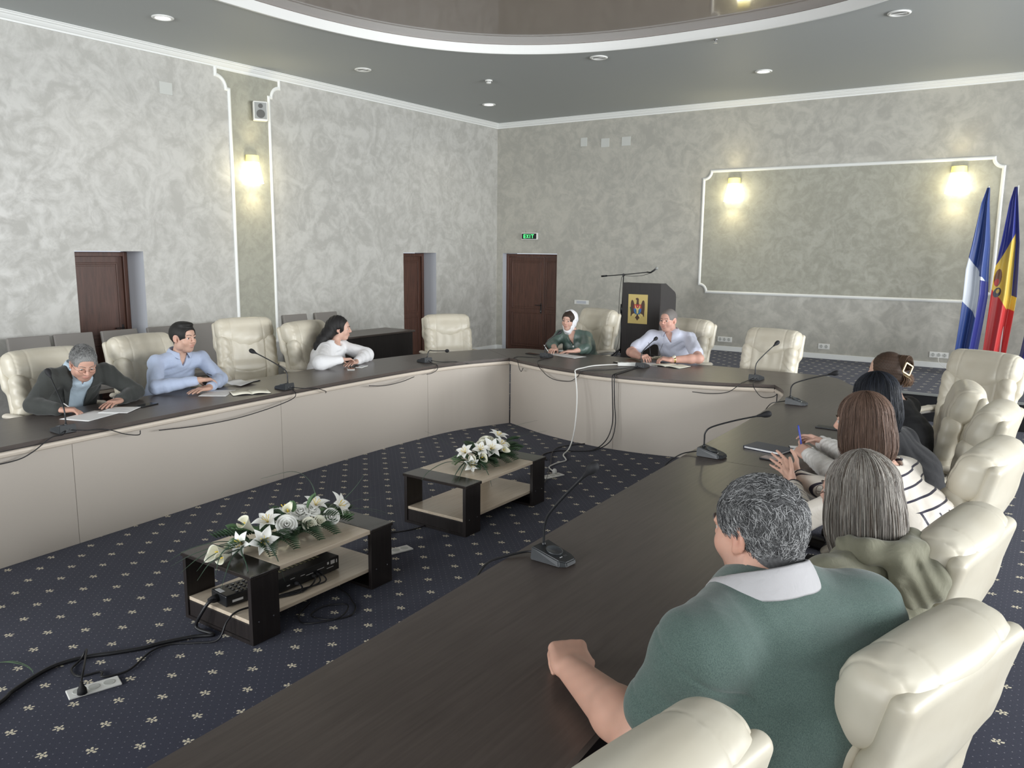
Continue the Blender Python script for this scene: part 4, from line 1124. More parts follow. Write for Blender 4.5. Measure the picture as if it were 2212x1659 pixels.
for i in range(4):
    for j in range(6):
        if (i+j) % 2: b.box((-0.040+i*0.032, -0.05+j*0.032, 0.0708), (0.004, 0.006, 0.001))
b.build('indicator_lights', PRINT, r)
MB().box((-0.02, -0.105, 0.0657), (0.06, 0.025, 0.001)).build('warning_sticker', PRINT, r)
MB().box((0.076, -0.06, 0.03), (0.0015, 0.06, 0.012)).build('white_label', PRINT, r)
MB().lathe([(0.022, 0), (0.020, 0.025), (0.012, 0.05)], 14, mtx=T(-0.01, -0.125, 0.035) @ RX(PI/2)).build('power_inlet', M['blackmat'], r)

def cable(name, pts, rad, label, cat='cable', group=None, m=None, n=8, seg=6):
    o = MB().tube(bez(pts, n), rad, seg).build(name, m or M['cable']); tag(o, label, cat, group); return o
F0 = 0.008
cable('power_cable', [(-3.462, 2.37, SH+0.035), (-3.47, 2.33, SH+0.03), (-3.50, 2.30, 0.09), (-3.53, 2.29, 0.03), (-3.50, 2.29, 0.013), (-3.40, 2.30, 0.011), (-3.46, 2.23, 0.011), (-3.53, 2.10, 0.011), (-3.56, 2.01, 0.011), (-3.63, 1.90, 0.011), (-3.70, 1.80, 0.011), (-3.73, 1.66, 0.011), (-3.66, 1.47, 0.011), (-3.60, 1.38, 0.011), (-3.45, 1.05, 0.011), (-3.3, 0.7, 0.011)], 0.0095, 'thick black cable running from the near table to the left picture edge', n=10, seg=8)
cable('thin_cable', [(-3.31, 2.60, SH+0.012), (-3.28, 2.50, SH+0.010), (-3.30, 2.38, SH+0.012), (-3.31, 2.32, 0.10), (-3.32, 2.27, 0.02), (-3.40, 2.20, F0), (-3.49, 2.12, F0), (-3.50, 2.02, F0), (-3.42, 1.86, F0), (-3.46, 1.76, F0), (-3.51, 1.78, F0), (-3.55, 1.70, F0), (-3.64, 1.71, F0), (-3.69, 1.78, 0.012), (-3.67, 1.80, 0.06), (-3.56, 1.74, 0.085), (-3.46, 1.68, 0.09), (-3.405, 1.64, 0.07), (-3.39, 1.63, 0.05)], 0.005, 'thin black cord looping on the carpet and plugged into the nearest floor socket', n=10)
for k, (a, c, e) in enumerate((((-3.30, 2.93, SH+0.03), (-3.235, 2.90, SH+0.005), 'outermost of three black leads curving out of the amplifier'), ((-3.30, 2.905, SH+0.03), (-3.25, 2.87, SH+0.005), 'middle of three black leads curving out of the amplifier'), ((-3.30, 2.88, SH+0.03), (-3.265, 2.84, SH+0.005), 'innermost of three black leads curving out of the amplifier'))):
    cable('audio_lead', [a, (a[0]+0.02, a[1]-0.005, a[2]-0.002), c, (-3.27+0.02*k, 2.72, SH+0.007), (-3.30, 2.60+0.01*k, SH+0.007), (-3.32-0.01*k, 2.56, SH+0.010)], 0.0042, e, group='leads behind the amplifier')
cable('audio_lead', [(-3.29, 2.76, SH+0.032), (-3.245, 2.75, SH+0.02), (-3.24, 2.70, SH+0.006), (-3.27, 2.62, SH+0.006), (-3.30, 2.56, SH+0.006)], 0.005, 'single black lead looping out of the near end of the amplifier', group='leads behind the amplifier')
cable('tangled_cable', [(-3.34, 3.08, F0), (-3.22, 3.05, F0), (-3.13, 3.0, F0), (-3.05, 2.95, F0), (-3.0, 2.86, F0), (-3.06, 2.76, F0), (-3.17, 2.74, F0), (-3.20, 2.86, F0), (-3.10, 2.94, 0.013), (-3.02, 2.80, 0.015), (-3.12, 2.66, F0), (-3.22, 2.70, F0), (-3.3, 2.85, F0)], 0.004, 'tangle of thin black cable on the carpet beside the near low table')
cable('floor_cable', [(-3.52, 3.40, F0), (-3.60, 3.70, F0), (-3.72, 3.95, F0), (-3.90, 4.05, F0), (-3.95, 3.92, F0), (-3.80, 3.86, F0), (-3.68, 3.98, F0), (-3.62, 4.12, F0), (-3.58, 4.30, F0+0.014), (-3.50, 4.7, F0+0.014), (-3.45, 5.22, F0), (-3.50, 5.6, F0), (-3.75, 6.1, F0), (-4.05, 6.7, F0), (-3.86, 7.15, F0)], 0.0045, 'black cord coiled on the carpet under the far low table')

def floor_socket(x, y, rz, label):
    r = empty('floor_socket', (x, y, 0.0), rz, label, 'floor socket', 'white socket plates set in the carpet')
    MB().box((0, 0, 0.006), (0.085, 0.215, 0.010), 0.004).build('cover_plate', M['plastic_white'], r)
    for k in (-1, 0, 1):
        b = MB().lathe([(0.026, 0), (0.024, 0.002), (0.020, 0.0005)], 20, mtx=T(0, k*0.062, 0.0108)); b.build('socket_face', _pm, r)
    return r
floor_socket(-3.405, 1.69, -0.30, 'white floor socket strip nearest the camera with a black plug in it')
pl_ = MB().lathe([(0.021, 0.0), (0.019, 0.020), (0.010, 0.036), (0.006, 0.055)], 14).build('power_plug', M['blackmat']); pl_.location = (-3.39, 1.63, 0.0125); tag(pl_, 'black round plug pushed into the nearest floor socket strip', 'plug')
floor_socket(-3.45, 3.71, -0.30, 'white floor socket strip just right of the near low table')
floor_socket(-3.56, 5.83, -0.30, 'white floor socket strip with the white extension cord plugged in')
WC = mat('white_cord', (0.72, 0.72, 0.69), 0.4)
r = empty('extension_cord', (0, 0, 0), 0, 'white extension cord hanging from the far table down to a floor socket', 'extension cord')
MB().tube(bez([(-3.80, 7.56, TZ+0.020), (-3.92, 7.50, TZ+0.012), (-4.02, 7.36, TZ+0.008), (-4.02, 7.15, TZ+0.010), (-4.00, 6.96, TZ+0.012), (-3.965, 6.90, TZ-0.03), (-3.92, 6.86, 0.55), (-3.89, 6.80, 0.35), (-3.88, 6.74, 0.16), (-3.88, 6.66, 0.04), (-3.86, 6.52, 0.010), (-3.78, 6.42, 0.008), (-3.73, 6.34, 0.008), (-3.75, 6.20, 0.008), (-3.73, 6.05, 0.008), (-3.62, 5.95, 0.010), (-3.58, 5.90, 0.030), (-3.575, 5.892, 0.040)], 8), 0.0065, 8).build('cord', WC, r)
MB().lathe([(0.021, 0.0), (0.020, 0.028), (0.012, 0.040)], 14, mtx=T(-3.575, 5.892, 0.0135)).build('plug', WC, r)
mt = T(-3.745, 7.60, TZ+0.022) @ RZ(0.55)
MB().box((0, 0, 0), (0.20, 0.055, 0.038), 0.008, mtx=mt).build('socket_block', WC, r)
for k in (-1, 0, 1): MB().lathe([(0.020, 0), (0.018, 0.002), (0.015, -0.001)], 16, mtx=mt @ T(k*0.058, 0, 0.0195)).build('socket_face', _pm, r)
for k, (dx, lb) in enumerate(((0.0, 'left one of the two black cables hanging down the middle seam of the far table'), (0.022, 'right one of the two black cables hanging down the middle seam of the far table'))):
    cable('hanging_cable', [(-3.62+dx, 7.55, TZ+0.006), (-3.60+dx, 7.25, TZ+0.006), (-3.585+dx, 7.02, TZ+0.007), (-3.58+dx, 6.955, TZ-0.005), (-3.575+dx, 6.94, TZ-0.06), (-3.57+dx, 6.95, 0.50), (-3.565+dx*1.5, 6.95, 0.28), (-3.60+dx*2.2, 6.90, 0.12), (-3.68+dx, 6.82, 0.03), (-3.80, 6.74, F0), (-3.98, 6.62, F0), (-4.02, 6.40, F0), (-3.9+dx, 6.25, F0)], 0.0055, lb, group='cables down the far table seam')

# ================================================================ FLOWERS
PET = mat('white_petal', (0.86, 0.86, 0.82), 0.55); PETC = mat('cream_petal', (0.76, 0.75, 0.62), 0.6)
LEAF = mat('dark_leaf', (0.035, 0.075, 0.035), 0.5); LEAF2 = mat('light_leaf', (0.12, 0.22, 0.10), 0.5); GRASS = mat('grass_blade', (0.045, 0.085, 0.055), 0.5); SPADIX = mat('yellow_spadix', (0.75, 0.55, 0.05), 0.5)
def petal(L, W, curl, n=7, m=4, cup=0.25, tip=1.0):
    """leaf-like patch along +x, up +z"""
    V = []; Fc = []
    for i in range(n+1):
        t = i/n; w = W*math.sin(PI*min(1, t*0.93+0.07)**0.8)*(1 if t < 1 else 0)+0.0006; x = L*(t-0.12*curl*t*t); z = L*(0.55*t-curl*t*t*0.85)
        for j in range(-m, m+1):
            s = j/m; V.append(Vector((x, s*w, z+cup*w*s*s)))
    k = 2*m+1
    for i in range(n):
        for j in range(k-1): Fc.append((i*k+j, (i+1)*k+j, (i+1)*k+j+1, i*k+j+1))
    return V, Fc
def add_patch(V, Fc, VF, mtx):
    n0 = len(V); v, f = VF; V += [mtx @ p for p in v]; Fc += [tuple(a+n0 for a in q) for q in f]
def orient(d, roll=0.0):
    """matrix whose local z points along d"""
    return Vector(d).normalized().to_track_quat('Z', 'Y').to_matrix().to_4x4() @ RZ(roll)
def thin(o, t=0.0012):
    s = o.modifiers.new('thickness', 'SOLIDIFY'); s.thickness = t; return o
def lily(parent, loc, d, size=0.085, roll=0.0):
    V = []; Fc = []; M0 = T(*loc) @ orient(d, roll)
    for k in range(6): add_patch(V, Fc, petal(size*(1 if k % 2 else 0.94), size*(0.27 if k % 2 else 0.21), 0.72), M0 @ RZ(k*PI/3) @ T(0.004, 0, 0) @ RY(-0.45))
    o = thin(link_mesh('lily', V, Fc, PET, parent, True))
    b = MB()
    for k in range(6):
        a = k*PI/3+0.4; b.tube([(0, 0, 0), (0.010*math.cos(a), 0.010*math.sin(a), 0.03), (0.022*math.cos(a), 0.022*math.sin(a), 0.048)], [0.0012, 0.001, 0.0022], 5)
    b.xf(b.bm.verts[:], M0); b.build('stamens', SPADIX, o); return o
def rose(parent, loc, d, size=0.04, m=None):
    """layered cups of overlapping rounded petals round a closed bud"""
    V = []; Fc = []; M0 = T(*loc) @ orient(d, random.random()*6)
    for ring, (n, r, hgt, flare) in enumerate(((3, 0.22, 0.62, -0.10), (4, 0.42, 0.60, 0.02), (5, 0.64, 0.50, 0.16), (6, 0.88, 0.34, 0.34))):
        for k in range(n):
            a0 = 2*PI*k/n+ring*0.7; wd = PI/n*1.45; n0 = len(V)
            for i in range(7):
                t = i/6
                for j in range(-4, 5):
                    s_ = j/4; q = 1-0.16*s_*s_*t; rr = size*(r*(0.25+0.75*math.sin(t*1.45))+flare*max(0, t-0.6)*1.6+0.035*s_)
                    V.append(M0 @ Vector((rr*math.cos(a0+wd*s_), rr*math.sin(a0+wd*s_), size*(hgt*t*q*1.25-0.35-flare*max(0, t-0.8)*0.9))))
            for i in range(6):
                for j in range(8): Fc.append((n0+i*9+j, n0+(i+1)*9+j, n0+(i+1)*9+j+1, n0+i*9+j+1))
    return thin(link_mesh('rose', V, Fc, m or PET, parent, True), 0.0010)
def calla(parent, loc, d, size=0.07):
    V = []; Fc = []; M0 = T(*loc) @ orient(d, random.random()*6); n, m = 9, 16
    for i in range(n+1):
        t = i/n; r = size*(0.08+0.36*t**1.6)
        for j in range(m+1):
            a = -2.9+5.8*j/m; tipk = max(0, math.cos(a))**3; V.append(M0 @ Vector((r*math.cos(a)*(1+0.5*tipk*t*t), r*math.sin(a), size*1.25*t+size*0.35*tipk*t*t)))
    k = m+1
    for i in range(n):
        for j in range(m): Fc.append((i*k+j, (i+1)*k+j, (i+1)*k+j+1, i*k+j+1))
    o = thin(link_mesh('calla', V, Fc, PETC, parent, True), 0.001)
    b = MB().tube([(0, 0, 0.01), (0, 0, size*1.1)], [0.004, 0.003], 6); b.xf(b.bm.verts[:], M0); b.build('spadix', SPADIX, o); return o
def leaf(parent, loc, d, L=0.09, W=0.03, m=None, curl=0.4, name='leaf'):
    V = []; Fc = []; add_patch(V, Fc, petal(L, W, curl, 8, 2, 0.2), T(*loc) @ Vector(d).normalized().to_track_quat('X', 'Z').to_matrix().to_4x4() @ RY(0.25))
    return thin(link_mesh(name, V, Fc, m or LEAF, parent, True), 0.0008)
def fern(parent, loc, d, L=0.12, n=9, m=None, spread=0.9):
    """feathered frond: many leaflets on one rib, one mesh"""
    V = []; Fc = []; B = T(*loc) @ Vector(d).normalized().to_track_quat('X', 'Z').to_matrix().to_4x4()
    for k in range(n):
        t = (k+1)/n; l = L*0.5*(1-0.6*abs(t-0.35))
        for s in (-1, 1): add_patch(V, Fc, petal(l, 0.0065, 0.3, 5, 1, 0.1), B @ T(L*t, 0, L*(0.25*t-0.35*t*t)) @ RZ(s*(spread-0.5*t)) @ RX(s*0.3))
    return thin(link_mesh('fern_frond', V, Fc, m or LEAF, parent, True), 0.0008)
def grass(parent, pts, w=0.0058, m=None):
    P = bez(pts, 8); V = []; Fc = []; n = len(P)
    for i, p in enumerate(P):
        t = (P[min(i+1, n-1)]-P[max(0, i-1)]).normalized(); a = t.cross(Vector((0, 0, 1)))
        a = a.normalized() if a.length > 1e-3 else Vector((1, 0, 0)); ww = w*(1-0.9*(i/(n-1))**1.5)
        V += [p-a*ww, p+a*ww+Vector((0, 0, ww*0.3))]
    for i in range(n-1): Fc.append((2*i, 2*i+1, 2*i+3, 2*i+2))
    return thin(link_mesh('grass_blade', V, Fc, m or GRASS, parent, True), 0.0006)
def arrangement(cx, cy, z0, L, label, seed, blades):
    random.seed(seed); R_ = random.random
    r = empty('flower_arrangement', (cx, cy, z0), 0, label, 'flower arrangement', 'artificial flower arrangements')
    # soft cushion the stems are stuck in
    b = MB().lathe([(0.02, 0.001), (0.055, 0.006), (0.05, 0.03), (0.02, 0.045)], 12)
    b.xf(b.bm.verts[:], Matrix.Diagonal((0.8, L*6.5, 1, 1))); b.build('moss_base', LEAF, r)
    for k in range(26):
        y = (R_()-0.5)*L*0.95; s = 1 if k % 2 else -1; a = s*(0.3+R_()*0.9)
        leaf(r, (s*0.02, y, 0.03+R_()*0.03), (s*(0.6+R_()*0.6), (y/L)*1.6+(R_()-0.5), 0.15+R_()*0.5), 0.07+R_()*0.05, 0.018+R_()*0.012, LEAF if R_() < 0.7 else LEAF2, 0.5)
    for k in range(20):
        y = (R_()-0.5)*L*0.95; s = 1 if R_() < 0.7 else -1
        fern(r, (s*0.02, y, 0.02+R_()*0.03), (s*(0.7+R_()*0.5), (R_()-0.5)*1.4+y/L*1.5, 0.45*R_()-0.06), 0.10+R_()*0.07, 10, LEAF if R_() < 0.75 else LEAF2)
    for (y, dy) in ((-0.12, -0.25), (0.02, -0.1), (0.10, 0.1), (-0.22, -0.5)):
        fern(r, (0.05, y*L/0.62, 0.035), (1.0, dy, -0.02), 0.17, 12, LEAF, 1.0)
    fern(r, (-0.04, 0.0, 0.05), (-0.8, 0.2, 0.3), 0.15, 12); fern(r, (0, L*0.42, 0.04), (0.3, 1, 0.15), 0.15, 12); fern(r, (0, -L*0.42, 0.04), (0.2, -1, 0.15), 0.15, 12, LEAF2)
    for pts in blades: grass(r, pts)
    return r
TT = 0.3655
r = arrangement(-3.46, 2.86, TT, 0.62, 'long white lily and rose arrangement on the near low table', 5, [
 [(0.0, -0.25, 0.03), (0.06, -0.36, 0.05), (0.12, -0.48, 0.03), (0.20, -0.60, -0.06)], [(0.0, -0.25, 0.03), (0.0, -0.40, 0.07), (-0.06, -0.56, 0.05), (-0.12, -0.66, 0.0)],
 [(0.0, -0.28, 0.03), (0.10, -0.40, 0.06), (0.22, -0.46, 0.02), (0.30, -0.50, -0.06)], [(0.0, -0.2, 0.03), (0.14, -0.28, 0.08), (0.25, -0.30, 0.02), (0.31, -0.30, -0.10)],
 [(0, -0.3, 0.02), (-0.04, -0.42, 0.05), (-0.02, -0.56, 0.04), (0.02, -0.70, 0.01)], [(0, -0.3, 0.02), (0.05, -0.42, 0.04), (0.06, -0.55, 0.03), (0.1, -0.66, -0.02)], [(0, -0.26, 0.02), (-0.10, -0.38, 0.05), (-0.16, -0.52, 0.04), (-0.17, -0.64, 0.01)],
 [(0.02, -0.3, 0.03), (0.02, -0.43, 0.05), (0.0, -0.52, 0.03), (0.04, -0.62, 0.0)], [(0, -0.28, 0.03), (0.08, -0.42, 0.09), (0.10, -0.52, 0.07), (0.16, -0.60, 0.0)],
 [(0.0, 0.28, 0.04), (0.06, 0.36, 0.09), (0.12, 0.42, 0.12), (0.2, 0.50, 0.13)], [(0.0, 0.28, 0.04), (0.03, 0.40, 0.12), (0.05, 0.47, 0.18), (0.06, 0.53, 0.24)], [(0.0, 0.28, 0.04), (0.12, 0.34, 0.08), (0.22, 0.42, 0.08), (0.33, 0.48, 0.05)],
 [(0.0, 0.28, 0.04), (0.07, 0.40, 0.06), (0.16, 0.46, 0.05), (0.24, 0.52, 0.02)], [(0.0, 0.22, 0.1), (-0.05, 0.2, 0.25), (-0.10, 0.12, 0.32), (-0.16, -0.06, 0.31)]])
for (x, y, z, d, sz) in ((0.02, 0.17, 0.12, (0.3, 0.0, 1), 0.095), (0.05, 0.31, 0.09, (0.8, 0.4, 0.6), 0.105), (0.10, -0.26, 0.06, (0.9, -0.5, 0.5), 0.095), (-0.02, -0.13, 0.10, (0.1, -0.5, 1), 0.095), (0.02, -0.33, 0.05, (0.2, -1, 0.4), 0.085), (-0.06, 0.02, 0.11, (-0.3, 0.2, 1), 0.08)):
    lily(r, (x, y, z), d, sz, random.random())
for (x, y, z, d, sz) in ((0.07, -0.08, 0.095, (0.8, -0.5, 0.7), 0.054), (0.11, 0.12, 0.065, (0.9, -0.2, 0.5), 0.036), (0.12, 0.20, 0.075, (0.9, -0.3, 0.6), 0.046), (0.02, 0.06, 0.12, (0.5, -0.3, 1), 0.055), (0.11, 0.045, 0.07, (0.9, -0.3, 0.6), 0.04), (0.05, 0.12, 0.12, (0.6, 0, 1), 0.045)):
    rose(r, (x, y, z), d, sz, PETC if sz < 0.045 else PET)
for (x, y, z, d, sz) in ((-0.03, -0.22, 0.08, (0.1, -0.8, 0.8), 0.085), (0.0, -0.40, 0.03, (0.1, -1, 0.25), 0.085), (0.05, -0.43, 0.03, (0.3, -1, 0.1), 0.07), (0.02, -0.02, 0.12, (0.5, -0.6, 0.9), 0.06)): calla(r, (x, y, z), d, sz)
for (x, y, z, d) in ((0.07, 0.07, 0.14, (0.2, 0.4, 0.9)), (0.03, 0.0, 0.13, (0.3, -0.3, 0.8)), (-0.03, -0.28, 0.1, (-0.4, -0.8, 0.4))): fern(r, (x, y, z), d, 0.08, 10, LEAF2)
r = arrangement(-3.56, 4.80, TT, 0.52, 'white lily arrangement with grassy ends on the far low table', 9, [
 [(0.0, -0.22, 0.03), (0.10, -0.34, 0.06), (0.16, -0.46, 0.04), (0.22, -0.58, 0.0)], [(0.0, -0.22, 0.03), (-0.04, -0.38, 0.06), (-0.06, -0.55, 0.03), (-0.04, -0.66, -0.01)], [(0.0, -0.22, 0.05), (-0.06, -0.30, 0.15), (-0.10, -0.40, 0.24), (-0.14, -0.5, 0.30)],
 [(0.0, -0.22, 0.03), (0.10, -0.40, 0.05), (0.14, -0.50, 0.03), (0.20, -0.62, 0.01)], [(0.0, -0.2, 0.03), (0.18, -0.26, 0.06), (0.28, -0.30, 0.0), (0.33, -0.33, -0.07)], [(0.0, 0.22, 0.04), (0.05, 0.30, 0.10), (0.12, 0.42, 0.14), (0.20, 0.60, 0.15)],
 [(0, 0.2, 0.06), (-0.02, 0.28, 0.14), (0.05, 0.40, 0.21), (0.10, 0.62, 0.22)], [(0, 0.2, 0.04), (0.1, 0.3, 0.07), (0.2, 0.36, 0.06), (0.28, 0.42, 0.03)]])
for (x, y, z, d, sz) in ((0.08, 0.0, 0.10, (0.9, -0.5, 0.8), 0.105), (-0.02, -0.18, 0.09, (0.0, -0.7, 0.8), 0.085), (0.0, 0.20, 0.14, (0.3, 0.1, 1), 0.10), (0.06, 0.14, 0.10, (0.8, 0.3, 0.8), 0.09), (0.10, -0.27, 0.04, (0.8, -0.6, 0.3), 0.075), (0.04, -0.08, 0.10, (0.5, -0.5, 0.8), 0.08)):
    lily(r, (x, y, z), d, sz, random.random())
for (x, y, z, d, sz) in ((-0.02, 0.08, 0.14, (0.2, -0.4, 1), 0.055), (0.0, 0.0, 0.13, (0.1, -0.6, 1), 0.05), (0.08, 0.22, 0.07, (0.9, 0.1, 0.5), 0.045)): rose(r, (x, y, z), d, sz, PETC)
for (x, y, z, d, sz) in ((0.09, -0.15, 0.06, (0.8, -0.6, 0.4), 0.07), (0.07, -0.22, 0.06, (0.6, -0.8, 0.4), 0.065), (0.10, 0.08, 0.07, (0.9, -0.2, 0.4), 0.06)): calla(r, (x, y, z), d, sz)
for (x, y, z, d) in ((0.05, 0.24, 0.10, (0.5, 0.8, 0.3)), (0.09, 0.22, 0.07, (0.8, 0.5, 0.1)), (0.10, -0.24, 0.03, (0.8, -0.5, 0.0)), (0.03, 0.28, 0.06, (0.2, 1, 0.1)), (0.1, -0.1, 0.05, (1, -0.1, 0.0))): fern(r, (x, y, z), d, 0.10, 11, LEAF)
o = empty('grass_sprig', (-3.78, 1.56, 0.0), 0, 'pale grass tips of another arrangement at the left picture edge', 'plant')
for k in range(3): grass(o, [(-0.25, -0.1+0.02*k, 0.0), (-0.12, -0.05+0.03*k, 0.05-0.01*k), (-0.03, 0.0+0.02*k, 0.05-0.015*k), (0.04, 0.03, 0.03-0.01*k)], 0.003, LEAF2)

# ================================================================ MICROPHONES
def microphone(base, ang, head, label, lit=False, mid=None):
    """base: centre of the foot on the table; ang: direction from connectors to talker (degrees); head: world point of the capsule"""
    bx, by = base; a = math.radians(ang)
    r = empty('gooseneck_microphone', (bx, by, TZ), a, label, 'microphone', 'conference microphones')
    # wedge shaped foot: local +x towards the talker
    V = [(-0.075, -0.058, 0.002), (-0.075, 0.058, 0.002), (0.060, 0.050, 0.002), (0.085, 0.030, 0.002), (0.085, -0.030, 0.002), (0.060, -0.050, 0.002)]
    Tp = [(-0.072, -0.054, 0.056), (-0.072, 0.054, 0.056), (0.055, 0.046, 0.026), (0.080, 0.028, 0.021), (0.080, -0.028, 0.021), (0.055, -0.046, 0.026)]
    b = MB(); lo_ = [b.bm.verts.new(v) for v in V]; hi_ = [b.bm.verts.new(v) for v in Tp]
    b.bm.faces.new(lo_[::-1]); b.bm.faces.new(hi_)
    for i in range(6): b.bm.faces.new((lo_[i], lo_[(i+1) % 6], hi_[(i+1) % 6], hi_[i]))
    bmesh.ops.bevel(b.bm, geom=b.bm.edges[:], offset=0.004, segments=2, affect='EDGES')
    b.build('base', MICG, r)
    sl = math.atan2(0.030, 0.127)
    mt = T(0.0, 0, 0.0385) @ RY(sl)
    MB().lathe([(0.031, 0.0), (0.034, 0.006), (0.030, 0.0065), (0.027, 0.002), (0.0005, 0.0015)], 28, mtx=mt, cap=False).build('speaker_ring', MICG2, r)
    MB().box((0.045, 0.012, -0.0005), (0.010, 0.016, 0.004), 0.001, mtx=mt).build('talk_button', MICG2, r)
    MB().box((0.045, -0.014, 0.0), (0.003, 0.014, 0.0035), 0, mtx=mt).build('button_mark', PRINT, r)
    for s in (-0.018, 0.014): MB().box((-0.0765, s, 0.022), (0.004, 0.014, 0.010)).build('port', MICP, r)
    # gooseneck in world coordinates brought into the foot's frame
    inv = (T(bx, by, TZ) @ RZ(a)).inverted()
    h = inv @ Vector(head); n0 = Vector((-0.052, 0, 0.052))
    up = n0+Vector((0, 0, 0.10)); mids = [n0, n0+Vector((0, 0, 0.045)), n0+Vector((0.004*(1 if h.x > n0.x else -1), 0.0, 0.085))]
    if mid: mids = [n0]+[inv @ Vector(p) for p in mid]
    else:
        e = mids[-1]; d = h-e; mids += [e+d*0.10+Vector((0, 0, 0.022)), e+d*0.45+Vector((0, 0, 0.02)), e+d*0.8+Vector((0, 0, 0.008))]
    pts = bez(mids+[h], 6); nk = MB().tube(pts, 0.0050, 8).build('gooseneck', M['black'], r)
    MB().lathe([(0.010, 0.0), (0.009, 0.012), (0.005, 0.020)], 14, mtx=T(n0.x, 0, n0.z-0.006)).build('neck_collar', M['black'], nk)
    d = (h-pts[-4]).normalized(); q = T(*h) @ d.to_track_quat('Z', 'Y').to_matrix().to_4x4()
    MB().lathe([(0.0055, -0.055), (0.010, -0.030), (0.0175, -0.012), (0.020, 0.004), (0.0185, 0.020), (0.011, 0.030), (0.001, 0.033)], 16, mtx=q).build('foam_windscreen', M['blackmat'], r)
    if lit: MB().lathe([(0.0065, -0.038), (0.0090, -0.032), (0.0135, -0.016), (0.0150, -0.010), (0.0140, -0.006)], 16, mtx=q, cap=False).build('red_light_ring', mat('red_ring', (0.8, 0.05, 0.05), 0.4, emit=(1, 0.06, 0.06), estr=0.7), r)
    return r
MICG = mat('mic_base', (0.022, 0.025, 0.028), 0.42); MICG2 = mat('mic_ring', (0.045, 0.05, 0.055), 0.35); MICP = mat('mic_port', (0.10, 0.10, 0.10), 0.3)
MIC = [
 ((-5.29, 2.555), 182, (-5.50, 2.60, 1.125), 'gooseneck microphone in front of the man in the dark jacket'),
 ((-5.46, 4.50), 182, (-5.78, 4.44, 1.065), 'gooseneck microphone between the blue shirted man and the empty chair'),
 ((-5.62, 6.52), 172, (-5.66, 6.96, 0.835), 'microphone bent flat and low, in front of the empty corner chair'),
 ((-4.80, 7.70), 92, (-4.74, 7.86, 1.03), 'microphone with glowing red ring in front of the headscarf woman'),
 ((-3.58, 7.64), 88, (-3.56, 7.88, 1.04), 'microphone beside the white socket block, before the man with a watch'),
 ((-2.36, 7.57), 84, (-2.25, 7.76, 1.10), 'microphone in front of the empty chair at the right end of the far table'),
 ((-1.70, 6.50), -4, (-1.42, 6.48, 1.04), 'microphone at the curved table corner, farthest one on the right side'),
 ((-1.64, 4.49), -4, (-1.39, 4.67, 1.015), 'microphone beside the blue notebook, standing on the table joint'),
 ((-1.545, 2.555), -6, (-1.37, 2.52, 1.165), 'largest microphone, nearest the camera on the right table'),
]
for i, (b_, a_, h_, l_) in enumerate(MIC):
    mid = None
    if i == 2: mid = [(-5.568, 6.527, 0.86), (-5.57, 6.56, 0.885), (-5.58, 6.64, 0.872)]
    microphone(b_, a_, h_, l_, i == 3, mid)
# leads of the microphones, draped over the inner edge
def lead(pts, label, rad=0.0036): return cable('microphone_cable', pts, rad, label, 'cable', 'microphone leads')
e = TZ+0.005
lead([(-5.21, 2.54, TZ+0.02), (-5.175, 2.50, e), (-5.155, 2.42, e), (-5.142, 2.30, 0.70), (-5.15, 2.20, 0.665), (-5.17, 2.0, 0.655), (-5.155, 1.9, 0.66)], 'black lead hanging left from the microphone of the man in the jacket')
lead([(-5.21, 2.575, TZ+0.02), (-5.19, 2.66, e), (-5.175, 2.78, 0.752), (-5.158, 2.90, 0.70), (-5.163, 3.0, 0.675), (-5.175, 3.02, 0.70)], 'short black lead hanging right from the microphone of the man in the jacket')
lead([(-5.21, 3.18, 0.668), (-5.215, 3.5, 0.645), (-5.235, 3.85, 0.64), (-5.26, 4.2, 0.665), (-5.29, 4.45, 0.70), (-5.31, 4.50, 0.74), (-5.36, 4.50, e), (-5.385, 4.49, TZ+0.02)], 'long black cable sagging along the left front panel')
lead([(-5.385, 4.515, TZ+0.02), (-5.33, 4.60, e), (-5.31, 4.72, 0.752), (-5.305, 4.83, 0.71), (-5.325, 4.85, 0.69)], 'short black lead right of the second microphone on the left side')
lead([(-5.335, 5.40, 0.68), (-5.33, 5.6, 0.655), (-5.335, 5.85, 0.66), (-5.345, 6.05, 0.685)], 'black cable arc under the edge band below the woman in white')
lead([(-5.545, 6.51, TZ+0.02), (-5.45, 6.47, e), (-5.365, 6.43, e-0.002), (-5.335, 6.40, 0.72), (-5.34, 6.32, 0.69), (-5.35, 6.25, 0.685)], 'black lead hanging from the low bent microphone')
lead([(-5.545, 6.54, TZ+0.02), (-5.45, 6.62, e), (-5.36, 6.72, e), (-5.315, 6.80, 0.748), (-5.285, 6.88, 0.73)], 'second black lead hooked over the edge at the low bent microphone')
lead([(-4.81, 7.615, TZ+0.02), (-4.90, 7.55, e), (-5.05, 7.50, e), (-5.03, 7.36, e), (-4.95, 7.30, e), (-4.90, 7.255, 0.735), (-4.87, 7.245, 0.67), (-4.83, 7.22, 0.65), (-4.80, 7.21, 0.69)], 'black lead looping left of the headscarf woman microphone')
lead([(-4.79, 7.615, TZ+0.02), (-4.72, 7.5, e), (-4.70, 7.36, e), (-4.62, 7.22, e), (-4.55, 7.13, 0.74), (-4.48, 7.10, 0.70), (-4.40, 7.08, 0.655), (-4.28, 7.05, 0.63), (-4.1, 7.02, 0.64), (-4.0, 7.0, 0.70), (-3.95, 6.98, 0.755), (-3.92, 7.05, e), (-3.80, 7.2, e), (-3.68, 7.45, e), (-3.60, 7.56, TZ+0.02)], 'long black lead sagging between the two far microphones')
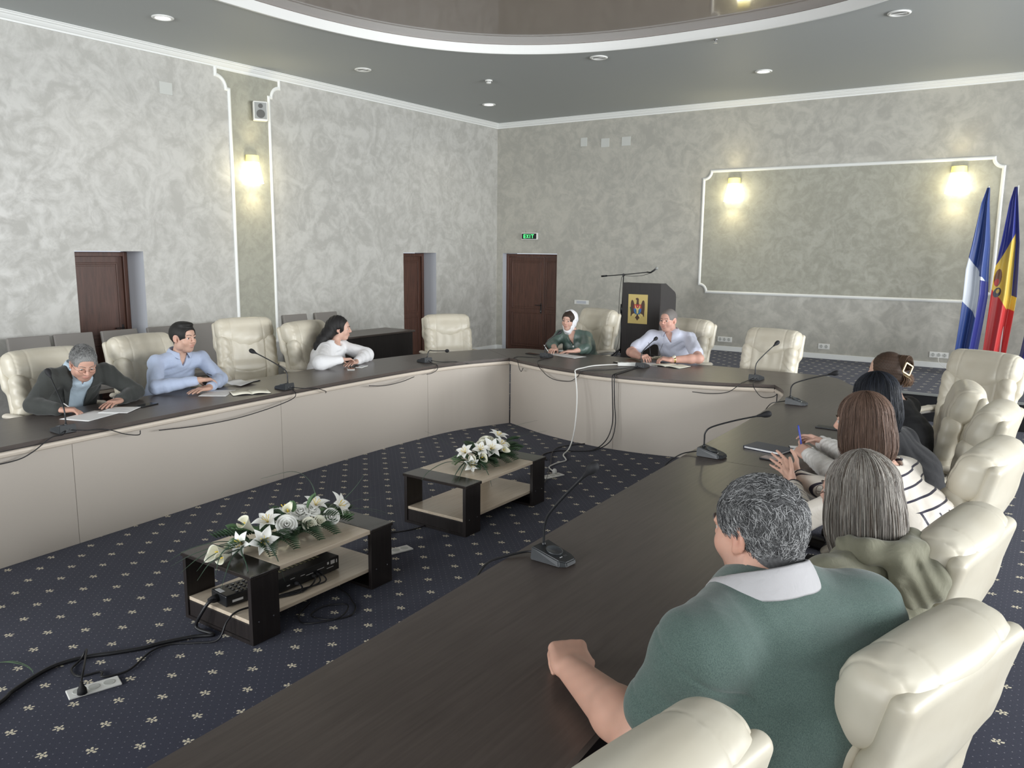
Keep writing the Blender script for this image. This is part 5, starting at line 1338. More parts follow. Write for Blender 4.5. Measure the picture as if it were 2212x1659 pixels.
lead([(-2.375, 7.485, TZ+0.02), (-2.40, 7.36, e), (-2.40, 7.245, e), (-2.42, 7.17, 0.735), (-2.50, 7.14, 0.68), (-2.65, 7.09, 0.66), (-2.8, 7.06, 0.665)], 'black lead drooping left from the microphone at the far table end')
lead([(-2.345, 7.485, TZ+0.02), (-2.33, 7.38, e), (-2.30, 7.27, e), (-2.27, 7.22, 0.73), (-2.20, 7.22, 0.66), (-2.12, 7.27, 0.66), (-2.08, 7.28, 0.69)], 'black lead looping right from the microphone at the far table end')
lead([(-1.78, 6.505, TZ+0.02), (-1.83, 6.46, TZ+0.01), (-1.868, 6.40, e-0.002), (-1.89, 6.33, 0.72), (-1.885, 6.28, 0.68)], 'black lead curling over the edge at the curved table corner')
lead([(-1.72, 4.49, TZ+0.02), (-1.77, 4.46, TZ+0.012), (-1.80, 4.40, e), (-1.84, 4.33, 0.73), (-1.86, 4.25, 0.68)], 'black lead going over the edge at the microphone beside the notebook')
lead([(-1.62, 2.56, TZ+0.02), (-1.67, 2.54, TZ+0.012), (-1.72, 2.46, e), (-1.76, 2.40, 0.745), (-1.775, 2.33, 0.68)], 'black lead going over the edge at the largest microphone', 0.0045)

# ================================================================ THINGS ON THE TABLES
def sheet(name, corners, label, cat='paper', group='sheets of paper on the tables', m=None, z=TZ+0.0012, lines=True, wave=0.0015):
    """thin sheet given by four corners (counter-clockwise) on the table"""
    A_, B_, C_, D_ = [Vector((*c, 0)) for c in corners]; V = []; Fc = []; n = 10
    for i in range(n+1):
        for j in range(n+1):
            s, t = i/n, j/n; p = A_.lerp(B_, s).lerp(D_.lerp(C_, s), t)
            V.append((p.x, p.y, z+wave*(1+math.sin(5*s+3*t))*abs(s-0.5)))
    k = n+1
    for i in range(n):
        for j in range(n): Fc.append((i*k+j, (i+1)*k+j, (i+1)*k+j+1, i*k+j+1))
    o = link_mesh(name, V, Fc, m or M['paper'], None, True); s_ = o.modifiers.new('thickness', 'SOLIDIFY'); s_.thickness = 0.0006; s_.offset = 1
    tag(o, label, cat, group)
    if lines:
        b = MB()
        for t in range(6):
            f0 = 0.14+0.10*t; p0 = A_.lerp(B_, 0.12).lerp(D_.lerp(C_, 0.12), f0); p1 = A_.lerp(B_, 0.85-0.1*(t % 3)).lerp(D_.lerp(C_, 0.85-0.1*(t % 3)), f0)
            d = (p1-p0); mtx = T(*((p0+p1)/2)) @ RZ(math.atan2(d.y, d.x)); b.box((0, 0, z+wave*1.1+0.0011), (d.length, 0.0022, 0.0003), mtx=mtx)
        b.build('printed_text', INK, o)
    return o
INK = mat('grey_print', (0.38, 0.38, 0.40), 0.7)
def rect(cx_, cy_, w, h, a):
    c, s = math.cos(math.radians(a)), math.sin(math.radians(a))
    return [(cx_+c*x-s*y, cy_+s*x+c*y) for x, y in ((-w/2, -h/2), (w/2, -h/2), (w/2, h/2), (-w/2, h/2))]
sheet('paper_sheet', rect(-5.63, 2.93, 0.24, 0.33, 20), 'white sheet under the writing hand of the man in the jacket', lines=False)
sheet('paper_sheet', rect(-5.66, 3.16, 0.21, 0.24, 35), 'white printed sheet between the hand and the phone at the left', z=TZ+0.0045)
sheet('paper_sheet', rect(-5.72, 4.03, 0.22, 0.30, 38), 'printed sheet on the table before the young man in blue')
sheet('paper_sheet', rect(-5.93, 4.42, 0.20, 0.22, 10), 'folded white leaflet standing behind the open cream notebook', lines=False, z=TZ+0.012, wave=0.02)
sheet('paper_sheet', rect(-4.85, 7.99, 0.21, 0.22, -8), 'printed sheet under the right hand of the headscarf woman')
sheet('paper_sheet', rect(-4.60, 7.90, 0.28, 0.20, -12), 'printed sheet in front of the left hand of the headscarf woman', z=TZ+0.0042)
sheet('paper_sheet', rect(-3.62, 7.90, 0.21, 0.25, 12), 'sheet of paper behind the white socket block', lines=False)
def phone(x, y, a, w, h, m, label, z=TZ, case=None):
    o = MB().box((0, 0, 0.0048), (w, h, 0.009), 0.003, seg=3).build('mobile_phone', m); o.location = (x, y, z); o.rotation_euler = (0, 0, math.radians(a)); tag(o, label, 'phone', 'phones on the tables')
    MB().box((0, 0, 0.0095), (w-0.006, h-0.008, 0.0006)).build('screen', PSCR if case is None else case, o); return o
PSCR = mat('phone_screen', (0.01, 0.01, 0.012), 0.08)
phone(-5.68, 3.38, 15, 0.078, 0.16, M['black'], 'black phone lying beyond the papers of the man in the jacket')
phone(-5.98, 4.56, 10, 0.08, 0.17, M['black'], 'black phone half covered by the white leaflet')
phone(-5.84, 5.66, 48, 0.072, 0.15, M['plastic_white'], 'nearer of the two light phones before the woman in white')
phone(-5.87, 5.84, 20, 0.072, 0.15, M['plastic_white'], 'farther of the two light phones before the woman in white')
phone(-5.06, 7.80, 78, 0.075, 0.18, M['black'], 'black phone left of the microphone with the red ring')
phone(-3.92, 7.78, 75, 0.072, 0.14, M['black'], 'black phone behind the white extension socket block')
phone(-1.20, 5.72, 88, 0.075, 0.30, M['black'], 'long slim black phone lying alone beyond the brown bobbed head', case=M['black'])
PINK = mat('marble_pink_case', (0.50, 0.38, 0.38), 0.35); _t = NT(PINK); _t.color(_t.ramp(_t.noise(_t.coords('Object'), 30, 3, 0.6, 1.5), [(0.4, (0.42, 0.30, 0.31)), (0.6, (0.66, 0.56, 0.54))]))
phone(-1.31, 4.63, 80, 0.078, 0.16, M['black'], 'phone in a pink marbled case beside the blue notebook', case=PINK)
# closed navy notebook with pale page block
r = empty('navy_notebook', (-1.42, 4.86, TZ), math.radians(-12), 'closed navy blue notebook lying on the right hand table', 'notebook')
NAVYC = mat('navy_cover', (0.035, 0.045, 0.085), 0.45)
MB().box((0, 0, 0.0155), (0.245, 0.165, 0.003), 0.001).build('front_cover', NAVYC, r)
MB().box((0, 0, 0.002), (0.245, 0.165, 0.003), 0.001).build('back_cover', NAVYC, r)
MB().box((0.002, -0.002, 0.0088), (0.238, 0.158, 0.0100)).build('page_block', M['paper'], r)
MB().box((-0.1225, 0, 0.0088), (0.003, 0.165, 0.0165), 0.001).build('spine', NAVYC, r)
def open_book(x, y, a, w, h, label, m=None, cover=None):
    r = empty('open_notebook', (x, y, TZ), math.radians(a), label, 'notebook', 'open notebooks')
    MB().box((0, 0, 0.002), (w*2+0.006, h+0.006, 0.003), 0.001).build('cover', cover or M['blackmat'], r)
    for s in (-1, 1):
        V = []; Fc = []; n = 10
        for i in range(n+1):
            t = i/n
            for j in (0, 1): V.append((s*w*t, (j-0.5)*h, 0.007+0.010*math.sin(PI*min(1, t*1.15))**0.8*(1-0.5*t)+0.001))
        for i in range(n): Fc.append((2*i, 2*i+2, 2*i+3, 2*i+1) if s > 0 else (2*i, 2*i+1, 2*i+3, 2*i+2))
        o = link_mesh('page', V, Fc, m or M['cream_paper'], r, True); sm = o.modifiers.new('thickness', 'SOLIDIFY'); sm.thickness = 0.004; sm.offset = -1
    return r
open_book(-5.52, 4.20, 62, 0.15, 0.20, 'open cream notebook with black cover before the young man in blue')
open_book(-3.38, 7.90, -10, 0.17, 0.22, 'open notebook in front of the man wearing the gold watch')
open_book(-1.24, 4.95, -70, 0.095, 0.14, 'small open notepad under the hands in ruffled cuffs', M['paper'])
MB_ = MB().box((0, 0, 0.008), (0.10, 0.15, 0.014), 0.003).build('leather_case', M['black']); MB_.location = (-3.53, 8.06, TZ); MB_.rotation_euler = (0, 0, 1.3); tag(MB_, 'black leather case under the hands of the man with the watch', 'case')
def pen(a, c, col, label, r=0.0045):
    a = Vector(a); c = Vector(c); q = T(*a) @ (c-a).to_track_quat('Z', 'Y').to_matrix().to_4x4(); L = (c-a).length
    o = MB().lathe([(0.0008, 0), (0.0030, 0.010), (r, 0.016), (r, L-0.01), (r*0.7, L)], 10, mtx=q).build('pen', col); tag(o, label, 'pen', 'pens held by people'); return o
up_ = np.array([0, 0, 1.0])
# ================================================================ PEOPLE
M['skin'] = vcol_mat('skin', 0.5, 0.4, sss=0.12, bumpscale=180, bumpstr=0.12)
M['hairm'] = vcol_mat('hair_strands', 0.62, 0.35, bumpscale=240, bumpstr=0.5)
M['eyewhite'] = mat('eye_white', (0.50, 0.47, 0.44), 0.3)
M['iris'] = mat('iris', (0.03, 0.02, 0.015), 0.2)
def fabric(name, col, rough=0.75, bump=0.25, bs=26, sheen=0.15, spec=0.25, heather=None):
    m = mat(name, col, rough, spec=spec, sheen=sheen); t = NT(m); v = t.coords('Object')
    w = t.noise(v, bs, 3, 0.55, 1.2); f = t.noise(v, 600, 2, 0.6)
    if heather:
        h = t.noise(t.coords('Object', (1, 1, 0.45)), 620, 3, 0.8); t.color(t.ramp(h, [(0.38, heather[0]), (0.62, heather[1])]))
    t.bump(t.math('ADD', w, t.math('MULTIPLY', f, 0.10)), bump, 0.012)
    return m
def frame(f, up=(0, 0, 1)):
    """columns: right, forward, up"""
    f = nrm(f); r = nrm(np.cross(f, up)); u = np.cross(r, f); return np.stack([r, f, u], 1)
class Head:
    def __init__(s, c, face, roll=0.0, sc=1.08):
        s.c = np.array(c, float); s.R = frame(face); s.s = sc
        if roll:
            k, q = math.cos(roll), math.sin(roll); r, u = s.R[:, 0].copy(), s.R[:, 2].copy(); s.R[:, 0] = r*k+u*q; s.R[:, 2] = -r*q+u*k
    def w(s, p): return s.c+s.R @ (np.array(p, float)*s.s)
    def loc(s, P): return ((P-s.c) @ s.R)/s.s
    def r(s, *a): return tuple(x*s.s for x in a)
def add_head(f, h, jaw=1.0, nose=1.0, cheek=1.0, neck=None, eyes=True):
    W, r, R = h.w, h.r, h.R; S = h.s
    f.ell(W((0, -0.018, 0.032)), r(0.075, 0.094, 0.086), R, 0.01)
    f.ell(W((0, 0.022, 0.030)), r(0.066, 0.070, 0.070), R, 0.02*S)
    f.ell(W((0, 0.030, -0.040)), r(0.058*jaw, 0.060, 0.066), R, 0.022*S)
    f.ell(W((0, 0.050, -0.088)), r(0.034*jaw, 0.030, 0.026), R, 0.022*S)
    for q in (-1, 1):
        f.ell(W((q*0.040*cheek, 0.056, -0.026)), r(0.026, 0.026, 0.028), R, 0.02*S)
        f.ell(W((q*0.050*jaw, 0.004, -0.058)), r(0.020, 0.034, 0.032), R, 0.02*S)
        f.ell(W((q*0.031, 0.094, 0.007)), r(0.017, 0.014, 0.011), R, 0.008*S, 'sub')
        f.cone(W((q*0.016, 0.090, 0.021)), W((q*0.046, 0.078, 0.022)), 0.0075*S, 0.006*S, 0.008*S)
        f.cone(W((q*0.020, 0.0875, 0.0125)), W((q*0.043, 0.080, 0.0115)), 0.0042*S, 0.0035*S, 0.003*S)
        f.cone(W((q*0.021, 0.0860, -0.0035)), W((q*0.042, 0.080, -0.0015)), 0.0035*S, 0.003*S, 0.003*S)
        # ear
        f.ell(W((q*0.0775, -0.012, 0.000)), r(0.009, 0.019, 0.033), R, 0.006*S)
        f.ell(W((q*0.0850, -0.008, 0.004)), r(0.007, 0.010, 0.020), R, 0.004*S, 'sub')
        f.ell(W((q*0.0770, 0.000, -0.026)), r(0.008, 0.009, 0.011), R, 0.005*S)
    f.cone(W((0, 0.090, 0.018)), W((0, 0.110*nose, -0.020)), 0.0075*S, 0.0115*S, 0.012*S)
    for q in (-1, 1): f.ell(W((q*0.0125, 0.098, -0.026)), r(0.009, 0.011, 0.008), R, 0.006*S)
    f.ell(W((0, 0.089, -0.051)), r(0.024, 0.010, 0.0065), R, 0.005*S)
    f.ell(W((0, 0.087, -0.0625)), r(0.021, 0.011, 0.0070), R, 0.005*S)
    f.cone(W((-0.022, 0.0935, -0.0565)), W((0.022, 0.0935, -0.0565)), 0.0022*S, 0.0022*S, 0.003*S, 'sub')
def head_parts(h, parent, L0, brow=(0.03, 0.02, 0.015), gaze=(0, 0)):
    W = h.w
    for q in (-1, 1):
        b = MB(); mtx = T(*W((q*0.0315, 0.0758, 0.0045))) @ Matrix(h.R.tolist()).to_4x4() @ RZ(gaze[0]) @ RX(gaze[1])
        b.lathe([(0.0001, -0.0115*h.s), (0.008*h.s, -0.0083*h.s), (0.0115*h.s, 0), (0.0098*h.s, 0.0060*h.s), (0.0068*h.s, 0.0093*h.s)], 14, mi=0, mtx=mtx @ RX(-PI/2), cap=False)
        b.lathe([(0.0068*h.s, 0.0093*h.s), (0.004*h.s, 0.0108*h.s), (0.0001, 0.0116*h.s)], 14, mi=1, mtx=mtx @ RX(-PI/2), cap=False)
        b.build('eye', [M['eyewhite'], M['iris']], parent, L0)
        b = MB(); pts = [W((q*0.011, 0.0955, 0.0245)), W((q*0.024, 0.0955, 0.0300)), W((q*0.037, 0.0890, 0.0305)), W((q*0.049, 0.0790, 0.0255))]
        b.tube(bez(pts, 4), [0.0030*h.s]*12+[0.0016*h.s], 6, flat=0.6)
        b.build('eyebrow', browm(brow), parent, L0)
_bm = {}
def browm(c):
    if c not in _bm: _bm[c] = mat('brow_hair', c, 0.8)
    return _bm[c]
def skin_col(h, base, stubble=0.0, lips=(0.46, 0.21, 0.17), pal=0.0):
    base = np.array(base)
    def fn(P):
        C = np.tile(base, (len(P), 1)); q = h.loc(P); r = np.linalg.norm(q, axis=1)
        n = (np.sin(P[:, 0]*90+1.3*np.sin(P[:, 2]*70))*np.sin(P[:, 1]*80+P[:, 2]*60))[:, None]; C = C*(1+0.035*n)
        near = r < 0.16
        # redder cheeks, nose and ears
        for c0, rad, a in (((0.042, 0.075, -0.028), 0.028, 0.12), ((-0.042, 0.075, -0.028), 0.028, 0.12), ((0, 0.112, -0.02), 0.018, 0.18), ((0.08, -0.01, 0), 0.03, 0.30), ((-0.08, -0.01, 0), 0.03, 0.30)):
            k = np.exp(-(np.linalg.norm(q-np.array(c0), axis=1)/rad)**2)[:, None]*a*near[:, None]; C = C*(1-k*np.array([0.0, 0.38, 0.40]))
        if stubble:
            k = (near & (q[:, 2] < -0.028) & (q[:, 1] > -0.02)).astype(float)
            k *= np.clip((-0.028-q[:, 2])/0.02, 0, 1)*stubble; C = C*(1-k[:, None]*np.array([0.45, 0.38, 0.30]))
        k = (((q[:, 0]/0.024)**2+((q[:, 2]+0.057)/0.0125)**2) < 1) & (q[:, 1] > 0.082) & near
        C[k] = C[k]*0.35+np.array(lips)*0.65
        # knuckles and finger tips a touch redder is left to the light
        return C
    return fn
def hand(f, wrist, d, n, side, s=1.0, curl=0.35, spread=0.10, thumb=0.6, curls=None, fwd=None, tcurl=0.3, rr=1.0, k=0.004):
    """d: wrist to knuckles, n: out of the palm, side: 'R'/'L'; returns knuckle and tip points"""
    d = nrm(d); n = nrm(np.array(n, float)-np.dot(n, d)*d); w = np.cross(d, n)*(1 if side == 'R' else -1)
    wr = np.array(wrist, float); s = s*1.06
    B = np.stack([w, d, n], 1)
    f.rbox(wr+d*0.050*s, (0.038*s, 0.046*s, 0.0135*s), 0.0125*s, B, 0.016)
    f.ell(wr+d*0.032*s+w*0.026*s+n*0.006*s, (0.020*s, 0.032*s, 0.016*s), B, 0.012)
    f.ell(wr+d*0.035*s-w*0.026*s+n*0.003*s, (0.015*s, 0.034*s, 0.014*s), B, 0.012)
    L = ((0.046, 0.026, 0.020), (0.050, 0.029, 0.021), (0.046, 0.027, 0.020), (0.036, 0.021, 0.018)); tips = []
    for i in range(4):
        off = (0.029-0.0195*i)*s; a = (1.5-i)*spread; p = wr+d*(0.088-0.004*abs(i-1))*s+w*off
        c = (curls[i] if curls else curl); dd = d*math.cos(a)+w*math.sin(a); ang = 0.0; rad = 0.0090*s*rr*(0.90 if i == 3 else 1)
        f.cone(wr+d*0.055*s+w*off*0.9, p, rad*1.05, rad*1.05, 0.010)
        for j, l in enumerate(L[i]):
            ang += c*(0.9, 1.15, 0.75)[j]; v = dd*math.cos(ang)+n*math.sin(ang); q = p+v*l*s; r2 = rad*(0.93-0.02*j)
            f.cone(p, q, rad, r2, k); rad = r2; p = q
        tips.append(p)
    # thumb leaves the side of the palm near its base
    p = wr+d*0.022*s+w*0.030*s+n*0.004*s; a = thumb
    v = nrm(d*math.cos(a)+w*math.sin(a)+n*tcurl); q = p+v*0.042*s; f.cone(p, q, 0.0135*s, 0.0105*s, 0.010)
    v2 = nrm(d*math.cos(a*0.55)+w*math.sin(a*0.55)+n*tcurl*1.6); q2 = q+v2*0.032*s; f.cone(q, q2, 0.0105*s, 0.0095*s, 0.003)
    v3 = nrm(d*math.cos(a*0.3)+w*math.sin(a*0.3)+n*tcurl*1.9); q3 = q2+v3*0.024*s; f.cone(q2, q3, 0.0095*s, 0.0078*s, 0.003); tips.append(q3)
    return tips
class Person:
    def __init__(s, label, P, C, N, f, head, sw=0.20, g=1.0, h=0.006, female=False, belly=0.0):
        s.P, s.C, s.N = [np.array(x, float) for x in (P, C, N)]; s.f = nrm(np.array([f[0], f[1], 0.0])); s.lat = np.cross(s.f, (0, 0, 1.0))
        s.head = head; s.g = g; s.h = h; s.female = female; s.belly = belly; s.sw = sw
        s.root = empty('person', (s.P[0], s.P[1], 0), 0, label, 'person'); s.L0 = (-s.P[0], -s.P[1], 0)
        s.SR = s.N-np.array([0, 0, 0.055])+s.lat*sw; s.SL = s.N-np.array([0, 0, 0.055])-s.lat*sw
        s.bust = None
    def field(s, pad=0.0, h=None, lo=None, hi=None):
        pts = [s.P, s.C, s.N, s.SR, s.SL, s.elR, s.elL, s.wR, s.wL, s.head.c]; A_ = np.min(pts, 0)-0.26; B_ = np.max(pts, 0)+0.26
        A_[2] = 0.36
        if lo is not None: A_ = np.maximum(A_, lo)
        if hi is not None: B_ = np.minimum(B_, hi)
        return Field(A_, B_, h or s.h)
    def torso(s, f, o=0.0, low=True):
        """o: offset of the surface"""
        g = s.g; P, C, N = s.P, s.C, s.N; up = np.array([0, 0, 1.0]); wst = P*0.45+C*0.55-up*0.04+s.f*0.01
        if low: f.econe(P, wst, (0.185*g+o, 0.135*g+o), ((0.155 if s.female else 0.170)*g+o, 0.118*g+o), s.lat, 0.05)
        f.econe(wst, C, ((0.155 if s.female else 0.170)*g+o, 0.118*g+o), ((0.165 if s.female else 0.185)*g+o, 0.120*g+o), s.lat, 0.05)
        ub = N-up*0.07
        f.econe(C, ub, ((0.165 if s.female else 0.185)*g+o, 0.120*g+o), (s.sw*0.80+o, 0.085*g+o), s.lat, 0.05)
        for S in (s.SR, s.SL):
            q = N-up*0.045+(S-N)*0.30; f.cone(q, S-up*0.008, 0.050*min(g, 1.15)+o, 0.060*min(g, 1.2)+o, 0.04)
        f.cone(N-up*0.07, N-up*0.045, 0.076*min(g, 1.15)+o, 0.058+o*0.5, 0.04)
        if s.belly: f.ell(wst+s.f*0.06-up*0.03, (0.16*g+o, 0.13*s.belly+o, 0.15+o), np.stack([s.lat, s.f, up], 1), 0.05)
        if s.female:
            for q in (-1, 1): f.ell(C+s.lat*0.075*q*g+s.f*0.092*g-up*0.015, (0.068*g+o, 0.060*g+o, 0.066*g+o), np.stack([s.lat, s.f, up], 1), 0.04)
    def arm(s, f, side, r=(0.056, 0.047, 0.042, 0.030), o=0.0, upto=1.0, k=0.03, fr=0.0):
        S, E_, W_ = (s.SR, s.elR, s.wR) if side == 'R' else (s.SL, s.elL, s.wL)
        f.cone(S-np.array([0, 0, 0.01]), E_, r[0]+o, r[1]+o, k)
        if upto > 0:
            q = E_+(W_-E_)*upto; m = E_+(W_-E_)*0.3*min(1, upto)
            f.cone(E_, m, r[1]+o, r[2]+0.004+o, 0.02); f.cone(m, q, r[2]+0.004+o, (r[2]+(r[3]-r[2])*upto)+o, 0.02)
    def legs(s, mt, shoe, o=0.0, kneeout=0.10, ext=0.43):
        f = Field(np.minimum(s.P, s.P+s.f*0.75)-np.array([0.36, 0.36, 0.62]), np.maximum(s.P, s.P+s.f*0.75)+np.array([0.36, 0.36, 0.16]), 0.009)
        f.lo[2] = max(f.lo[2], 0.0); up = np.array([0, 0, 1.0]); z0 = 0.0
        f = Field(np.array([f.lo[0], f.lo[1], 0.03]), np.array([f.ax[0][-1], f.ax[1][-1], 0.74]), 0.009)
        hip = s.P.copy(); f.econe(hip-up*0.02-s.lat*0.02, hip-up*0.02+s.lat*0.02, (0.12, 0.12*s.g), (0.12, 0.12*s.g), s.f, 0.05)
        for q in (-1, 1):
            a = hip+s.lat*0.09*q-up*0.02; kn = hip+s.lat*kneeout*q*1.3+s.f*ext; kn[2] = 0.50; an = kn+s.f*0.02; an[2] = 0.09
            f.cone(a, kn, 0.088*s.g, 0.062, 0.04); f.cone(kn, an, 0.060, 0.045, 0.02)
            b = MB(); B = Matrix(np.stack([s.lat, s.f, up], 1).tolist()).to_4x4(); p = an+s.f*0.06
            b.box((0, 0, 0.035), (0.085, 0.26, 0.068), 0.022, mtx=T(p[0], p[1], 0.0) @ B); b.build('shoe', shoe, s.root, s.L0)
        f.build('trousers', mt, s.root, loc=s.L0, smooth_it=2)
    def body(s, col, armr=(0.050, 0.042, 0.038, 0.027), hands=None, neckr=0.056, inner=-0.016):
        h = s.head; f = s.field(); s.torso(f, inner)
        for q in 'RL': s.arm(f, q, armr)
        f.cone(s.N-np.array([0, 0, 0.03]), h.w((0, -0.022, -0.055)), neckr*1.08, neckr, 0.03)
        add_head(f, h, **getattr(s, 'hk', {}))
        if hands: hands(f)
        s.b = f.build('body', M['skin'], s.root, col, 1, s.L0); return s.b
    def folds(s, f, amp=0.004, seed=0, freq=1.0):
        rs = np.random.RandomState(seed); ph = rs.rand(6)*6
        d1 = nrm(s.lat+0.4*s.f+np.array([0, 0, 0.5])); d2 = nrm(s.f-0.5*s.lat+np.array([0, 0, 0.9]))
        def fn(X, Y, Z):
            a = d1[0]*X+d1[1]*Y+d1[2]*Z; b = d2[0]*X+d2[1]*Y+d2[2]*Z
            w1 = np.sin(freq*(85*a+6.5*np.sin(11*b+ph[0]))+ph[1]); w2 = np.sin(freq*(72*b+7*np.sin(10*a+ph[2]))+ph[3])
            m = 0.5+0.5*np.sin(7*X+6*Z+ph[4])*np.sin(8*Y-5*Z+ph[5])
            return amp*(np.maximum(w1, -0.2)*m+0.7*np.maximum(w2, -0.2)*(1-m))
        f.disp(fn); return f
    def spine(s, dz):
        """point on the body axis dz below the neck base"""
        z = s.N[2]-dz; a, b = (s.N, s.C) if z >= s.C[2] else (s.C, s.P); t = (a[2]-z)/(a[2]-b[2]); return a+(b-a)*t
    def front(s, dz, x=0.0, out=0.0):
        d = (0.080+0.045*min(1, dz/0.16))*s.g+(0.02 if s.belly and dz > 0.18 else 0); return s.spine(dz)+s.f*(d+out)+s.lat*x
    def vneck(s, f, w, depth, n=8, dig=0.035, k=0.004, bottom=0.003):
        B = np.stack([s.lat, s.f, up_], 1)
        for i in range(n):
            t = i/(n-1); f.rbox(s.front(depth*t)+s.f*(0.10-dig), (w*(1-t)+bottom, 0.10, depth/n*0.62+0.003), 0.002, B, k, 'sub')
    def add(s, name, f, m, sm=2): return f.build(name, m, s.root, None, sm, s.L0)
    def collar(s, name, m, hgt=0.045, r0=0.068, r1=0.092, open_a=0.5, tip=0.04, tilt=0.0, lift=0.0, rx=1.0, drop=0.0):
        """folded shirt collar: inner stand plus outer leaf, a = 0 at the nape"""
        N = s.N+np.array([0, 0, lift+0.008]); n = 40; V = []; Fc = []; A_ = PI-open_a
        for i in range(n+1):
            a = -A_+2*A_*i/n; k = abs(a)/A_; dr = -s.f*math.cos(a)+s.lat*math.sin(a)*rx
            zt = hgt*(1-0.25*k)-drop*k**2; ex = tip*max(0, (k-0.72)/0.28)**1.5
            base = N+dr*r0
            V += [tuple(base+np.array([0, 0, -0.006-drop*k**2])), tuple(base+dr*0.001+np.array([0, 0, zt])), tuple(N+dr*(r0+0.006)+np.array([0, 0, zt+0.003])),
                  tuple(N+dr*(r0+(r1-r0)*0.6)+np.array([0, 0, zt*0.45])), tuple(N+dr*(r1+ex*0.25)+s.f*ex*0.35+np.array([0, 0, -0.004-ex-drop*0.35*k]))]
        for i in range(n):
            for j in range(4): Fc.append((i*5+j, (i+1)*5+j, (i+1)*5+j+1, i*5+j+1))
        o = link_mesh(name, V, Fc, m, s.root, True); o.location = s.L0
        sm = o.modifiers.new('thickness', 'SOLIDIFY'); sm.thickness = 0.003; o.modifiers.new('sub', 'SUBSURF').render_levels = 1; return o
def scalp_cap(h, t=0.010, hl=0.052, back=-0.045, hh=0.005, side=0.0, extra=None, amp=0.0015, front=0.086):
    """short hair as a shell over the skull; hl: height of the hairline, back: height of the nape line"""
    A_ = h.c-0.20*h.s; B_ = h.c+0.20*h.s; f = Field(A_, B_, hh)
    f.ell(h.w((0, -0.020, 0.034)), h.r(0.0755+t, 0.094+t, 0.086+t), h.R, 0)
    f.ell(h.w((0, 0.020, 0.034)), h.r(0.067+t, 0.070+t, 0.068+t), h.R, 0.015)
    if extra: extra(f)
    f.rbox(h.w((0, front+0.05, hl-0.10)), h.r(0.10, 0.065, 0.10), 0.02*h.s, h.R, 0.006, 'sub')
    for q in (-1, 1): f.ell(h.w((q*0.085, 0.002, -0.012)), h.r(0.030, 0.030, 0.042), h.R, 0.006, 'sub')
    f.rbox(h.w((0, 0.03, back-0.10)), h.r(0.13, 0.085, 0.10), 0.02, h.R, 0.006, 'sub')
    f.rbox(h.w((0, 0, back-0.13)), h.r(0.16, 0.20, 0.10), 0.01, h.R, 0.004, 'sub')
    if amp: f.disp(lambda X, Y, Z: amp*np.sin(260*X+3*np.sin(90*Z))*np.sin(240*Y+2*np.sin(110*X))*np.sin(200*Z))
    return f
def grey_mix(n, dark, light, p, rs, jit=0.15):
    k = (rs.rand(n) < p).astype(float)*0.8+rs.rand(n)*0.2; C = np.array(dark)*(1-k[:, None])+np.array(light)*k[:, None]
    return C*(1+jit*(rs.rand(n, 1)-0.5)*2)
def curly(h, parent, L0, n, L, cols, t=0.004, hl=0.05, back=-0.06, r=0.0011, seed=1, wave=0.35, name='hair', nape=False):
    """short wavy strands rooted on the skull"""
    rs = np.random.RandomState(seed); pts = []
    while len(pts) < n:
        v = rs.normal(size=3); v /= np.linalg.norm(v)
        p = np.array([0, -0.018, 0.034])+v*np.array([0.076, 0.096, 0.088])
        if nape and v[2] < 0 and v[1] < -0.2: p[2] = 0.034+v[2]*0.150; p[1] += 0.022*v[2]*v[2]; p[0] *= 1-0.20*v[2]*v[2]
        if p[2] < back+0.01*rs.rand(): continue
        if p[1] > 0.055 and p[2] < hl+0.006*rs.rand(): continue
        if p[1] > -0.012 and abs(p[0]) > 0.055 and p[2] < hl*0.35: continue
        if p[1] > 0.0 and p[2] < hl-0.03: continue
        pts.append((p, v))
    Mx = 6; out = np.zeros((n, Mx, 3))
    for i, (p, v) in enumerate(pts):
        dn = np.array([0, -0.5, -0.8])+0.5*rs.normal(size=3)*wave*2; dn -= v*np.dot(dn, v); dn /= np.linalg.norm(dn)+1e-6
        if v[2] > 0.55: dn = np.array([rs.normal()*0.8, 0.7+0.3*rs.rand()*(-1 if v[1] < 0 else 1), 0.0]); dn -= v*np.dot(dn, v); dn /= np.linalg.norm(dn)+1e-6
        sd = np.cross(v, dn); l = L*(0.6+0.8*rs.rand()); ph = rs.rand()*6
        for m in range(Mx):
            u = m/(Mx-1); out[i, m] = p+v*(t*math.sin(u*2.6)*1.6+0.001)+dn*l*u+sd*l*wave*0.35*math.sin(u*4+ph)
    W_ = h.c+(out*h.s) @ h.R.T
    return strands(W_, r, cols(n, rs), parent, name, M['hairm'], 0.6)
